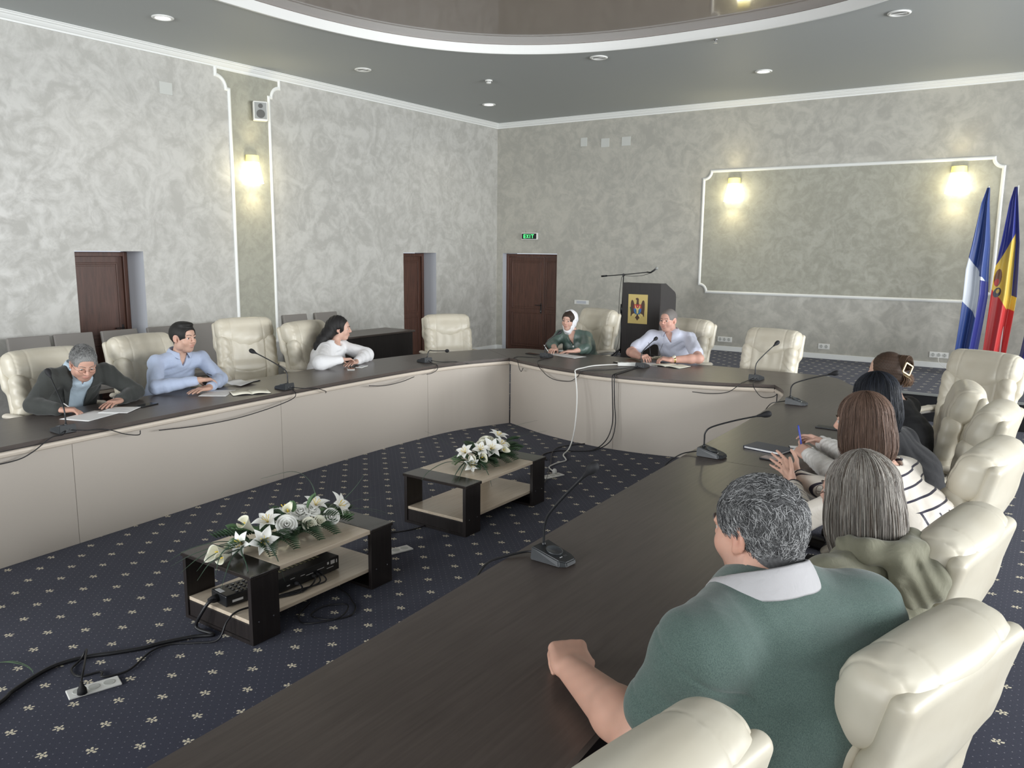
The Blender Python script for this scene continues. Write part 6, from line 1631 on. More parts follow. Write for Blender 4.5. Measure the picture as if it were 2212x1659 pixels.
def long_hair(h, parent, L0, n, cols, drop, r=0.0012, seed=1, face=0.85, fringe=0.045, flare=0.006, name='hair', part=0.0, fall=None, volume=1.0, side_drop=None, tuck=0.25):
    """straight hair: from the crown over the skull, then hanging to z = -drop (head frame)"""
    rs = np.random.RandomState(seed); Mx = 16; out = np.zeros((n, Mx, 3)); A_ = np.array([0.082, 0.102, 0.094])*volume
    for i in range(n):
        ph = rs.uniform(-PI, PI); wp = rs.rand(3)*6; wa = rs.uniform(0.0008, 0.0032); th0 = rs.beta(0.75, 1.1)*1.35; dl = rs.uniform(-0.004, 0.006)
        fr = abs(ph) < face
        a = A_+dl; dropi = drop*(0.92+0.10*rs.rand())
        if fr and fringe is None: ph = math.copysign(face+0.25*rs.rand(), ph+1e-6); fr = False; th0 *= 0.6
        arcL = (1.62-th0); hang = dropi+0.02; tot = arcL*0.1+(0 if fr else hang); jit = rs.normal()*0.004
        for m in range(Mx):
            u = m/(Mx-1)*tot; th = th0+min(u/0.1, arcL)
            if fr: th = th0+(m/(Mx-1))*max(0.05, (math.acos(np.clip((fringe+0.005*rs.rand()*0-0.034)/a[2], -1, 1))-th0))
            x = a[0]*math.sin(th)*math.sin(ph); y = a[1]*math.sin(th)*math.cos(ph); z = a[2]*math.cos(th)
            p = np.array([x+part*math.cos(th)*0.3, y-0.018, z+0.034])
            over = max(0, u-arcL*0.1)
            if not fr and over > 0:
                k = over/hang; p[2] -= over; out_ = flare*math.sin(k*PI)-tuck*0.05*max(0, k-0.7)/0.3*(1 if k > 0.7 else 0)
                dv = np.array([math.sin(ph), math.cos(ph), 0]); p += dv*(out_+jit*k)
                if ph > -face-0.3 and ph < face+0.3: p[1] -= 0.01*k
            uu = m/(Mx-1); p[0] += wa*math.sin(5*uu+wp[0])*math.cos(ph); p[1] += wa*math.sin(5*uu+wp[1])*math.sin(ph); p[:2] *= 1+0.012*math.sin(7*uu+wp[2])
            out[i, m] = p
    W_ = h.c+(out*h.s) @ h.R.T
    if fall is not None: W_ = fall(W_)
    return strands(W_, r, cols(n, rs), parent, name, M['hairm'], 0.7)
def cap_colored(P_, f, col, name='hair', sm=1):
    c = np.array(col); return f.build(name, M['hairm'], P_.root, lambda Q: np.tile(c, (len(Q), 1))*(1+0.25*np.sin(Q[:, :1]*400+Q[:, 1:2]*350)*np.sin(Q[:, 2:3]*300)), sm, P_.L0)
SK = (0.56, 0.34, 0.255)
DARKT = fabric('dark_trousers', (0.018, 0.018, 0.022)); NAVYT = fabric('navy_trousers', (0.02, 0.025, 0.045))
SHOE = mat('dark_shoe', (0.02, 0.018, 0.016), 0.4)
# ---- 1. older man in a dark jacket, writing
h = Head((-5.94, 3.06, 1.095), (0.90, -0.22, -0.44), 0.03, 1.06)
p = Person('person in a dark grey jacket and glasses, head bowed, writing with a pen', (-6.42, 3.10, 0.60), (-6.25, 3.10, 0.88), (-6.10, 3.10, 1.045), (1, -0.08), h, sw=0.195, g=1.08, belly=0.7)
p.elR = np.array((-6.02, 2.72, 0.825)); p.elL = np.array((-5.97, 3.47, 0.825)); p.wR = np.array((-5.82, 2.80, 0.803)); p.wL = np.array((-5.86, 3.27, 0.800)); p.hk = dict(jaw=1.08, nose=1.05)
tips = {}
def hands1(f):
    tips['R'] = hand(f, p.wR, (0.42, 0.80, -0.06), (0.15, 0.25, -1), 'R', 1.04, curls=[0.55, 0.6, 0.7, 0.8], spread=0.03, thumb=0.55, tcurl=0.25)
    tips['L'] = hand(f, p.wL, (0.42, -0.82, -0.04), (0, 0, -1), 'L', 1.02, curl=0.14, spread=0.07, thumb=0.7)
p.body(skin_col(h, (0.53, 0.31, 0.235), 0.35), hands=hands1)
def wedge(p, f, depth=0.10, w=0.075, bottom=0.30, top=0.03, op='sub'):
    """V shaped neck opening carved from the front"""
    c = p.N+p.f*(0.13*p.g)-up_*top
    for i in range(9):
        t = i/8; q = p.N+p.f*(0.085+0.045*t)*p.g*1.0-up_*(top+bottom*t); ww = w*(1-t)+0.006
        f.rbox(q+p.f*0.03, (ww, depth, bottom/14), 0.003, np.stack([p.lat, p.f, up_], 1), 0.004, op)
# shirt under the jacket
f = p.field(h=0.006); p.torso(f, 0.0); p.folds(f, 0.0025, 4)
f.cone(p.N-up_*0.02, h.w((0, -0.02, -0.09)), 0.052, 0.05, 0.0, 'sub'); 
p.vneck(f, 0.038, 0.11)
SH1 = fabric('pale_blue_shirt', (0.44, 0.54, 0.62), 0.7); p.add('shirt', f, SH1)
p.collar('shirt_collar', SH1, 0.050, 0.068, 0.108, 0.42, 0.045, lift=0.006, drop=0.03)
JK = fabric('charcoal_jacket', (0.045, 0.048, 0.045), 0.85, 0.3, 14)
f = p.field(); p.torso(f, 0.016)
for q in 'RL': p.arm(f, q, (0.070, 0.060, 0.056, 0.046), 0, 0.90)
p.folds(f, 0.007, 2, 0.75)
for i in range(14):
    t = i/13; f.rbox(p.front(0.40*t)+p.f*0.055, (0.080*(1-0.35*t), 0.115, 0.024), 0.004, np.stack([p.lat, p.f, up_], 1), 0.006, 'sub')
f.cone(p.N-up_*0.01, h.w((0, -0.02, -0.07)), 0.070, 0.085, 0.01, 'sub')
p.add('jacket', f, JK)
# lapels and jacket collar
for q in (-1, 1):
    V = [p.N+p.lat*q*0.060-p.f*0.055+up_*0.050, p.N+p.lat*q*0.105-p.f*0.03+up_*0.020, p.N+p.lat*q*0.085+p.f*0.055+up_*0.015, p.front(0.055, q*0.115, 0.030), p.front(0.10, q*0.132, 0.032), p.front(0.36, q*0.055, 0.045), p.front(0.18, q*0.064, 0.036), p.front(0.06, q*0.074, 0.034)]
    o = link_mesh('lapel', [tuple(v) for v in V], [(0, 1, 2, 7), (2, 3, 7), (3, 4, 6, 7), (4, 5, 6)], JK, p.root, False); o.location = p.L0
    s_ = o.modifiers.new('t', 'SOLIDIFY'); s_.thickness = 0.006; s_.offset = 0
p.legs(DARKT, SHOE)
head_parts(h, p.root, p.L0, (0.12, 0.10, 0.09), (0, -0.35))
G1 = lambda n, rs: grey_mix(n, (0.12, 0.12, 0.12), (0.38, 0.38, 0.37), 0.5, rs)
cap_colored(p, scalp_cap(h, 0.004, 0.066, -0.05), (0.20, 0.20, 0.195))
curly(h, p.root, p.L0, 3600, 0.024, G1, hl=0.064, back=-0.05, r=0.0010, seed=3)
def glasses(h, parent, L0, m, half=False, wd=0.0325):
    r = empty('glasses'); r.parent = parent; r.location = L0
    for q in (-1, 1):
        pts = [h.w((q*wd+0.021*math.cos(a), 0.1045-0.004*abs(math.cos(a)), 0.001+0.0135*math.sin(a))) for a in np.linspace(0, 2*PI, 21)]
        MB().tube(pts, 0.0010, 6, cap=False).build('lens_rim', m, r)
        MB().tube([h.w((q*(wd+0.021), 0.100, 0.004)), h.w((q*0.070, 0.085, 0.006)), h.w((q*0.083, 0.02, 0.008)), h.w((q*0.083, -0.015, 0.002))], 0.0011, 6).build('temple_arm', m, r)
    MB().tube(bez([h.w((-0.012, 0.105, 0.002)), h.w((0, 0.109, 0.006)), h.w((0.012, 0.105, 0.002))], 4), 0.0011, 6).build('bridge', m, r)
    return r
RIM = mat('glasses_rim', (0.08, 0.05, 0.04), 0.3, 0.6)
glasses(h, p.root, p.L0, RIM)
pen(tuple(np.array(tips['R'][0])*0.4+np.array(tips['R'][4])*0.6+np.array((0.035, 0.03, -0.03))), tuple(np.array(tips['R'][4])+np.array((-0.02, -0.085, 0.085))), M['plastic_white'], 'white ballpoint pen in the writing hand of the man in the jacket')

# ---- 2. young man, pale blue shirt
h = Head((-6.20, 4.06, 1.185), (0.97, 0.20, -0.03), 0.0, 1.08)
p = Person('person in a light blue shirt with short black hair, forearms crossed', (-6.50, 4.02, 0.60), (-6.37, 4.03, 0.86), (-6.265, 4.05, 1.045), (1, -0.10), h, sw=0.20, g=1.0)
p.elR = np.array((-6.03, 3.68, 0.822)); p.elL = np.array((-6.00, 4.27, 0.822)); p.wR = np.array((-5.845, 3.955, 0.868)); p.wL = np.array((-5.815, 4.02, 0.800)); p.hk = dict(jaw=1.04)
def hands2(f):
    tips['R'] = hand(f, p.wR, (-0.20, 0.95, -0.10), (0.15, 0.05, -1), 'R', 1.02, curls=[0.28, 0.30, 0.34, 0.38], spread=0.08, thumb=0.6)
    tips['L'] = hand(f, p.wL, (0.12, -0.95, -0.03), (0, 0, -1), 'L', 1.02, curl=0.12, spread=0.10, thumb=0.55)
p.body(skin_col(h, (0.56, 0.35, 0.265), 0.12), hands=hands2)
SH2 = fabric('light_blue_shirt', (0.44, 0.51, 0.67), 0.7, 0.3, 18)
f = p.field(); p.torso(f, 0.010)
for q in 'RL': p.arm(f, q, (0.064, 0.056, 0.052, 0.040), 0, 0.88)
p.folds(f, 0.0062, 7, 0.85)
f.cone(p.N-up_*0.01, h.w((0, -0.02, -0.09)), 0.056, 0.060, 0.0, 'sub')
p.vneck(f, 0.036, 0.09)
p.add('shirt', f, SH2); p.collar('shirt_collar', SH2, 0.050, 0.068, 0.104, 0.40, 0.040, drop=0.035)
for i in range(5):
    q = p.front(0.10+0.065*i, 0, 0.012); b = MB().lathe([(0.0055, 0), (0.005, 0.002)], 10, mtx=T(*q) @ Vector(p.f).to_track_quat('Z', 'Y').to_matrix().to_4x4()); b.build('button', M['plastic_white'], p.root, p.L0)
p.legs(DARKT, SHOE); head_parts(h, p.root, p.L0, (0.015, 0.012, 0.010))
cap_colored(p, scalp_cap(h, 0.0095, 0.070, -0.040, extra=lambda f: f.ell(h.w((0, 0.03, 0.108)), h.r(0.055, 0.055, 0.022), h.R, 0.02), amp=0.001), (0.012, 0.011, 0.010))
pen(tuple(p.wR+np.array((-0.06, 0.16, 0.012))), tuple(p.wR+np.array((0.03, 0.05, 0.05))), M['black'], 'dark pen between the fingers of the young man in blue')

# ---- 3. woman in white with long black hair
h = Head((-6.40, 6.06, 1.10), (0.76, 0.63, -0.04), 0.0, 1.04)
p = Person('person in a white blouse with long black hair, looking away along the table', (-6.58, 5.86, 0.58), (-6.46, 5.90, 0.80), (-6.41, 5.97, 0.965), (0.96, 0.25), h, sw=0.165, g=1.08, female=True)
p.elR = np.array((-6.06, 5.46, 0.825)); p.elL = np.array((-6.17, 6.22, 0.825)); p.wR = np.array((-5.955, 5.66, 0.850)); p.wL = np.array((-5.99, 5.88, 0.800)); p.hk = dict(jaw=0.94, nose=0.98)
def hands3(f):
    hand(f, p.wR, (0.02, 0.95, -0.05), (0.1, 0, -1), 'R', 0.94, curls=[0.3, 0.3, 0.35, 0.4], spread=0.08)
    hand(f, p.wL, (0.22, -0.93, -0.03), (0, 0, -1), 'L', 0.94, curl=0.14, spread=0.09)
p.body(skin_col(h, (0.60, 0.38, 0.30)), hands=hands3, neckr=0.050, armr=(0.044, 0.038, 0.034, 0.025))
WB = fabric('white_knit', (0.82, 0.82, 0.83), 0.85, 0.3, 16)
f = p.field(); p.torso(f, 0.012)
for q in 'RL': p.arm(f, q, (0.070, 0.076, 0.062, 0.040), 0, 0.88)
p.folds(f, 0.007, 11, 0.8); f.cone(p.N-up_*0.03, p.N+up_*0.06, 0.062, 0.075, 0.0, 'sub')
f.ell(p.N+p.f*0.07+up_*0.0, (0.075, 0.06, 0.035), np.stack([p.lat, p.f, up_], 1), 0.01, 'sub'); p.add('blouse', f, WB)
p.legs(DARKT, SHOE); head_parts(h, p.root, p.L0, (0.02, 0.015, 0.012))
BK = lambda n, rs: np.array((0.010, 0.009, 0.009))*(0.7+0.9*rs.rand(n, 1))
def ex3(f):
    R = h.R; f.ell(h.w((0, -0.03, 0.035)), h.r(0.098, 0.112, 0.108), R, 0.01)
    f.chain([h.w((-0.03, -0.09, 0.02)), h.w((-0.05, -0.13, -0.06)), h.w((-0.06, -0.17, -0.14)), h.w((-0.05, -0.20, -0.21)), h.w((-0.03, -0.215, -0.27))], [0.07, 0.062, 0.050, 0.036, 0.020], 0.03)
    f.chain([h.w((0.03, -0.08, 0.02)), h.w((0.075, -0.12, -0.05)), h.w((0.13, -0.165, -0.10)), h.w((0.185, -0.20, -0.155)), h.w((0.21, -0.215, -0.19))], [0.072, 0.064, 0.052, 0.036, 0.020], 0.03)
A_ = h.c-0.36; f = Field(A_, h.c+0.24, 0.006); ex3(f)
f.rbox(h.w((0.0, 0.135, -0.045)), h.r(0.10, 0.085, 0.115), 0.03, h.R, 0.012, 'sub')
for q in (-1, 1): f.ell(h.w((q*0.10, 0.005, -0.03)), h.r(0.035, 0.042, 0.045), h.R, 0.01, 'sub')
f.disp(lambda X, Y, Z: 0.002*np.sin(160*X+90*Y+6*np.sin(12*Z)))
cap_colored(p, f, (0.012, 0.011, 0.011))
MB().lathe([(0.006, 0), (0.007, 0.004), (0.004, 0.007)], 10, mtx=T(*h.w((-0.083, -0.006, -0.034)))).build('earring', M['chrome'], p.root, p.L0)

# ---- 4. woman with a lace headscarf and green satin dress
h = Head((-4.955, 8.44, 1.115), (0.06, -0.99, -0.03), 0.05, 1.0)
p = Person('person in a green satin dress and white lace headscarf, hands on papers', (-4.86, 8.72, 0.58), (-4.88, 8.58, 0.80), (-4.92, 8.49, 0.985), (0.06, -1), h, sw=0.170, g=1.12, female=True)
p.elR = np.array((-5.13, 8.34, 0.83)); p.elL = np.array((-4.60, 8.24, 0.825)); p.wR = np.array((-4.95, 8.12, 0.803)); p.wL = np.array((-4.66, 8.08, 0.803)); p.hk = dict(jaw=0.96)
def hands4(f):
    hand(f, p.wR, (0.15, -0.9, -0.02), (0, 0, -1), 'R', 0.94, curls=[0.35, 0.4, 0.5, 0.5], spread=0.10)
    hand(f, p.wL, (-0.75, -0.45, -0.02), (0, 0, -1), 'L', 0.94, curl=0.2, spread=0.06)
p.body(skin_col(h, (0.60, 0.37, 0.29)), hands=hands4, neckr=0.050, armr=(0.044, 0.040, 0.036, 0.025))
GS = fabric('green_satin', (0.080, 0.120, 0.103), 0.38, 0.5, 9, 0.0, 0.6)
f = p.field(); p.torso(f, 0.012)
for q in 'RL': p.arm(f, q, (0.066, 0.066, 0.060, 0.054), 0, 0.42)
p.folds(f, 0.007, 21, 0.7); f.cone(p.N-up_*0.03, p.N+up_*0.06, 0.06, 0.075, 0.0, 'sub')
p.vneck(f, 0.055, 0.15)
p.add('dress', f, GS)
q = p.front(0.175, 0.0, 0.022); MB().lathe([(0.014, 0), (0.012, 0.005), (0.004, 0.008)], 14, mtx=T(*q) @ Vector(p.f).to_track_quat('Z', 'Y').to_matrix().to_4x4()).build('brooch', M['plastic_white'], p.root, p.L0)
p.legs(DARKT, SHOE); head_parts(h, p.root, p.L0, (0.05, 0.03, 0.02))
cap_colored(p, scalp_cap(h, 0.010, 0.062, -0.02, front=0.090), (0.035, 0.022, 0.016))
LACE = mat('white_lace', (0.78, 0.78, 0.80), 0.8); _t = NT(LACE); _v = _t.coords('Object')
_vo = _t.n('ShaderNodeTexVoronoi'); _vo.inputs['Scale'].default_value = 55; _t.l(_v, _vo.inputs['Vector'])
_t.color(_t.ramp(_vo.outputs['Distance'], [(0.16, (0.46, 0.47, 0.49)), (0.28, (0.80, 0.80, 0.82))])); _t.bump(_vo.outputs['Distance'], 0.5, 0.004)
f = Field(h.c-0.30, h.c+0.2, 0.005); R = h.R
f.ell(h.w((0, -0.030, 0.030)), h.r(0.094, 0.108, 0.106), R, 0)
f.ell(h.w((0, -0.005, -0.045)), h.r(0.080, 0.085, 0.075), R, 0.03)
f.cone(h.w((0, 0.02, -0.10)), h.w((0, 0.0, -0.125)), 0.060, 0.055, 0.03)
f.chain([h.w((0.02, -0.08, -0.04)), h.w((0.075, -0.11, -0.13)), h.w((0.115, -0.13, -0.21)), h.w((0.12, -0.14, -0.26))], [0.06, 0.045, 0.03, 0.016], 0.03)
f.ell(h.w((0, 0.075, -0.022)), h.r(0.062, 0.085, 0.094), R, 0.012, 'sub')
f.rbox(h.w((0.0, 0.10, 0.06)), h.r(0.085, 0.055, 0.085), 0.03, R, 0.012, 'sub')
f.disp(lambda X, Y, Z: 0.0025*np.sin(70*X+60*Z+4*np.sin(20*Y)))
p.add('headscarf', f, LACE, 1)
pen((-4.97, 8.00, 0.775), (-5.06, 8.04, 0.85), M['plastic_white'], 'white pen between the fingers of the headscarf woman')

# ---- 5. man in a pale short sleeved shirt
h = Head((-3.695, 8.50, 1.185), (-0.10, -0.99, -0.03), 0.0, 1.08)
p = Person('person in a pale short sleeved shirt with receding grey hair and gold watch', (-3.58, 8.80, 0.60), (-3.62, 8.66, 0.86), (-3.675, 8.54, 1.050), (0.10, -1), h, sw=0.215, g=1.16, belly=0.75)
p.elR = np.array((-4.01, 8.22, 0.83)); p.elL = np.array((-3.18, 8.17, 0.828)); p.wR = np.array((-3.81, 8.06, 0.808)); p.wL = np.array((-3.43, 8.02, 0.812)); p.hk = dict(jaw=1.10, nose=1.04, cheek=1.05)
def hands5(f):
    tips['R'] = hand(f, p.wR, (0.55, -0.45, 0.15), (0.35, 0.1, -1), 'R', 1.06, curls=[0.7, 0.75, 0.8, 0.85], spread=0.03, thumb=0.4)
    tips['L'] = hand(f, p.wL, (-0.80, -0.30, 0.10), (-0.2, 0.1, -1), 'L', 1.06, curls=[0.65, 0.7, 0.75, 0.8], spread=0.03, thumb=0.4)
p.body(skin_col(h, (0.57, 0.33, 0.26), 0.15), hands=hands5, neckr=0.066, armr=(0.056, 0.050, 0.046, 0.033))
SH5 = fabric('lilac_white_shirt', (0.56, 0.58, 0.68), 0.7, 0.3, 16)
f = p.field(); p.torso(f, 0.012)
for q in 'RL': S_ = p.SR if q == 'R' else p.SL; E_ = p.elR if q == 'R' else p.elL; f.cone(S_-up_*0.01, S_+(E_-S_)*0.72, 0.074, 0.076, 0.03)
p.folds(f, 0.006, 31, 0.8); f.cone(p.N-up_*0.01, h.w((0, -0.02, -0.09)), 0.066, 0.07, 0.0, 'sub')
p.vneck(f, 0.045, 0.10)
p.add('shirt', f, SH5); p.collar('shirt_collar', SH5, 0.050, 0.076, 0.114, 0.45, 0.042, drop=0.045)
p.legs(DARKT, SHOE); head_parts(h, p.root, p.L0, (0.06, 0.05, 0.045))
cap_colored(p, scalp_cap(h, 0.003, 0.085, -0.045, amp=0.0006), (0.17, 0.155, 0.145))
w = nrm(p.elL-p.wL); mt = T(*(p.wL+w*0.035)) @ Vector(w).to_track_quat('Z', 'Y').to_matrix().to_4x4()
wt = MB().lathe([(0.036, -0.009), (0.0375, -0.006), (0.0375, 0.006), (0.036, 0.009)], 20, mtx=mt, cap=False).build('wristwatch', M['gold'], p.root, p.L0)
MB().lathe([(0.020, 0), (0.021, 0.003), (0.018, 0.009), (0.0005, 0.010)], 20, mtx=T(*(p.wL+w*0.035+np.array((0.0, -0.020, 0.030)))) @ RX(0.6)).build('watch_face', mat('watch_dial', (0.75, 0.72, 0.6), 0.2), wt)
# the spectacles he holds
r = empty('reading_glasses', (-3.62, 8.00, 0.86), 0, 'thin framed glasses held between the hands of the man with the watch', 'glasses')
for q in (-1, 1):
    MB().tube([(q*0.026+0.023*math.cos(a), 0, 0.014*math.sin(a)-0.02) for a in np.linspace(0, 2*PI, 17)], 0.0012, 6, cap=False).build('lens_rim', M['black'], r)
    MB().tube(bez([(q*0.05, 0, -0.015), (q*0.062, 0.01, 0.05), (q*0.085, 0.02, 0.12)], 5), 0.002, 6).build('temple_arm', M['black'], r)
MB().tube([(-0.004, 0, -0.014), (0.004, 0, -0.014)], 0.0014, 6).build('bridge', M['black'], r)
# ---- 6. woman with hair claw, farthest on the right side
h = Head((-0.905, 5.50, 1.215), (-0.96, 0.28, -0.06), 0.0, 0.98)
p = Person('person in black with a brown hair bun held by a claw clip', (-0.66, 5.40, 0.58), (-0.74, 5.43, 0.84), (-0.815, 5.47, 1.045), (-0.95, 0.25), h, sw=0.165, g=1.0, female=True, h=0.007)
p.elR = np.array((-0.78, 5.72, 0.80)); p.elL = np.array((-0.76, 5.24, 0.80)); p.wR = np.array((-0.93, 5.56, 0.665)); p.wL = np.array((-0.93, 5.36, 0.665)); p.hk = {}
def hands6(f):
    hand(f, p.wR, (-0.7, -0.6, 0), (0, 0, -1), 'R', 0.92, curl=0.3); hand(f, p.wL, (-0.8, 0.5, 0), (0, 0, -1), 'L', 0.92, curl=0.3)
p.body(skin_col(h, (0.60, 0.38, 0.29)), hands=hands6, neckr=0.048, armr=(0.044, 0.038, 0.034, 0.025))
BT = fabric('black_top', (0.010, 0.010, 0.012), 0.8, 0.3, 14)
f = p.field(); p.torso(f, 0.012)
for q in 'RL': p.arm(f, q, (0.060, 0.054, 0.048, 0.036), 0, 0.9)
p.folds(f, 0.004, 41); f.cone(p.N+up_*0.0, p.N+up_*0.08, 0.052, 0.052, 0.0, 'sub'); p.add('top', f, BT)
p.legs(DARKT, SHOE); head_parts(h, p.root, p.L0, (0.06, 0.035, 0.02))
def ex6(f):
    f.ell(h.w((0, -0.025, 0.034)), h.r(0.090, 0.106, 0.098), h.R, 0.01); f.ell(h.w((0, -0.07, -0.03)), h.r(0.065, 0.06, 0.06), h.R, 0.03)
f = Field(h.c-0.24, h.c+0.24, 0.005); ex6(f)
f.rbox(h.w((0.0, 0.14, -0.04)), h.r(0.11, 0.085, 0.11), 0.03, h.R, 0.012, 'sub')
for q in (-1, 1): f.ell(h.w((q*0.10, 0.008, -0.025)), h.r(0.03, 0.035, 0.04), h.R, 0.01, 'sub')
f.disp(lambda X, Y, Z: 0.0012*np.sin(350*Z+30*X+4*np.sin(20*Y)))
cap_colored(p, f, (0.050, 0.030, 0.020))
BR = lambda n, rs: np.array((0.085, 0.050, 0.030))*(0.5+1.1*rs.rand(n, 1))
rs = np.random.RandomState(5); n = 900; out = np.zeros((n, 14, 3))
for i in range(n):
    k = rs.rand()*6.28; rr = rs.uniform(0.010, 0.030); tw = rs.uniform(0.6, 1.0)
    for m in range(14):
        u = m/13; a = u*5.2*tw+k; R2 = 0.046*(1-0.25*u)
        out[i, m] = np.array([R2*math.cos(a)*0.72, -0.120+rr*math.sin(k*3), 0.055+R2*math.sin(a)])+np.array([rr*math.cos(a)*math.cos(k)*0.6, rr*0.8*math.sin(k+u), rr*math.sin(a)*math.cos(k)*0.6])
strands(h.c+(out*h.s) @ h.R.T, 0.0018, BR(n, rs), p.root, 'hair_bun', M['hairm']).location = p.L0
n = 500; out = np.zeros((n, 12, 3))
for i in range(n):
    ph = rs.uniform(-2.6, 2.6); th0 = rs.uniform(0.9, 1.5)
    for m in range(12):
        u = m/11; th = th0*(1-0.55*u); pp = ph*(1-u)+(PI if ph > 0 else -PI)*u
        out[i, m] = (0.091*math.sin(th)*math.sin(pp), 0.108*math.sin(th)*math.cos(pp)-0.022, 0.099*math.cos(th)+0.034)
cl = MB(); 
for (y, z, w_, hh_) in ((0.0, 0.030, 0.062, 0.010), (0.0, -0.030, 0.062, 0.010), (0.030, 0.0, 0.010, 0.062), (-0.030, 0.0, 0.010, 0.062)):
    cl.box((0, y, z), (0.008, w_, hh_), 0.002)
for k in range(5): cl.tube([(0, -0.024+0.012*k, -0.03), (-0.012, -0.024+0.012*k, -0.05), (-0.03, -0.024+0.012*k, -0.055)], 0.0022, 5)
cl.xf(cl.bm.verts[:], T(*h.w((-0.035, -0.160, 0.030))) @ Matrix(h.R.tolist()).to_4x4() @ RZ(1.25) @ RX(0.5)); cl.build('hair_claw', mat('claw_gold', (0.40, 0.31, 0.18), 0.35, 0.4), p.root, p.L0)
tail = np.zeros((220, 8, 3))
for i in range(220):
    a, b = rs.normal()*0.010, rs.normal()*0.010
    for m in range(8): u = m/7; tail[i, m] = (a*(1+u), -0.135-0.02*math.sin(u*3)+b, -0.005-0.085*u*(0.7+0.3*rs.rand()))
strands(h.c+(tail*h.s) @ h.R.T, 0.0016, BR(220, rs)*1.6, p.root, 'loose_hair', M['hairm']).location = p.L0

# ---- 7. woman with straight black hair, black vest over white ruffled sleeves
h = Head((-0.775, 4.44, 1.215), (-0.95, 0.31, -0.10), 0.0, 1.02)
p = Person('person with straight black hair, black vest and white ruffled cuffs, holding a pen', (-0.48, 4.60, 0.58), (-0.58, 4.46, 0.82), (-0.69, 4.42, 1.04), (-0.95, 0.28), h, sw=0.175, g=1.08, female=True, h=0.0065)
p.elR = np.array((-0.94, 4.72, 0.83)); p.elL = np.array((-0.90, 4.26, 0.83)); p.wR = np.array((-1.11, 4.90, 0.835)); p.wL = np.array((-1.11, 4.60, 0.825)); p.hk = {}
def hands7(f):
    tips['R'] = hand(f, p.wR, (-0.85, -0.15, 0.28), (-0.1, -0.7, -0.7), 'R', 0.94, curls=[0.45, 0.75, 0.9, 0.9], spread=0.05, thumb=0.5, tcurl=0.6)
    tips['L'] = hand(f, p.wL, (-0.80, 0.45, 0.22), (0.2, 0.6, -0.8), 'L', 0.94, curls=[0.7, 0.8, 0.85, 0.85], spread=0.04, thumb=0.5)
p.body(skin_col(h, (0.60, 0.37, 0.29)), hands=hands7, neckr=0.048, armr=(0.044, 0.038, 0.034, 0.025))
f = p.field(); p.torso(f, 0.012)
for q in 'RL': S_ = p.SR if q == 'R' else p.SL; f.cone(S_-up_*0.01, S_+((p.elR if q == 'R' else p.elL)-S_)*0.35, 0.068, 0.062, 0.03)
p.folds(f, 0.004, 51); f.cone(p.N+up_*0.0, p.N+up_*0.08, 0.052, 0.052, 0.0, 'sub'); p.add('vest', f, BT)
WS = fabric('white_satin_sleeve', (0.74, 0.72, 0.69), 0.45, 0.4, 16, 0.1, 0.5)
f = p.field()
for q in 'RL':
    S_, E_, W_ = (p.SR, p.elR, p.wR) if q == 'R' else (p.SL, p.elL, p.wL)
    f.cone(S_+(E_-S_)*0.25, E_, 0.058, 0.060, 0.02); f.cone(E_, E_+(W_-E_)*0.80, 0.062, 0.048, 0.02); f.cone(E_+(W_-E_)*0.84, W_, 0.034, 0.046, 0.006)
p.folds(f, 0.006, 52, 1.3); f.disp(lambda X, Y, Z: 0.004*np.sin(230*Y+3*np.sin(60*Z))*np.sin(200*Z+1)*(X < -1.02)); p.add('sleeves', f, WS)
p.legs(DARKT, SHOE); head_parts(h, p.root, p.L0, (0.02, 0.015, 0.012))
f = Field(h.c-0.30, h.c+0.22, 0.006); f.ell(h.w((0, -0.020, 0.030)), h.r(0.090, 0.105, 0.100), h.R, 0); f.econe(h.w((0, -0.035, 0.02)), h.w((0, -0.035, -0.13)), (0.088, 0.085), (0.086, 0.078), tuple(h.R[:, 0]), 0.02)
f.rbox(h.w((0, 0.13, -0.06)), h.r(0.064, 0.10, 0.105), 0.03, h.R, 0.01, 'sub'); cap_colored(p, f, (0.008, 0.009, 0.012))
BLK = lambda n, rs: np.array((0.010, 0.012, 0.018))*(0.5+1.4*rs.rand(n, 1)**2)
long_hair(h, p.root, p.L0, 2600, BLK, 0.175, 0.0014, 11, 0.75, 0.030, 0.010, volume=1.06).location = p.L0
pen(tuple(np.array(tips['R'][0])*0.5+np.array(tips['R'][4])*0.5+np.array((0.01, -0.01, -0.045))), tuple(np.array(tips['R'][0])*0.5+np.array(tips['R'][4])*0.5+np.array((-0.03, 0.02, 0.085))), mat('blue_pen', (0.03, 0.06, 0.45), 0.3), 'blue and white pen held upright over the small notepad', 0.0052)

# ---- 8. woman with the brown bob in a striped blouse
h = Head((-0.675, 3.64, 1.235), (-0.97, 0.22, -0.10), 0.0, 1.02)
p = Person('person with a brown bob in a cream blouse with dark stripes, palms held together', (-0.42, 3.76, 0.58), (-0.435, 3.63, 0.83), (-0.555, 3.62, 1.065), (-0.96, 0.22), h, sw=0.180, g=1.10, female=True, h=0.006)
p.elR = np.array((-0.86, 3.92, 0.83)); p.elL = np.array((-0.84, 3.44, 0.83)); p.wR = np.array((-1.03, 4.03, 0.850)); p.wL = np.array((-1.00, 3.86, 0.850)); p.hk = {}
def hands8(f):
    hand(f, p.wR, (-0.62, 0.42, 0.22), (-0.25, -0.80, 0.35), 'R', 0.97, curls=[0.12, 0.12, 0.15, 0.2], spread=0.07, thumb=1.0, tcurl=0.2)
    hand(f, p.wL, (-0.55, 0.70, 0.22), (0.35, 0.75, 0.20), 'L', 0.97, curls=[0.12, 0.15, 0.15, 0.2], spread=0.07, thumb=1.1, tcurl=0.1)
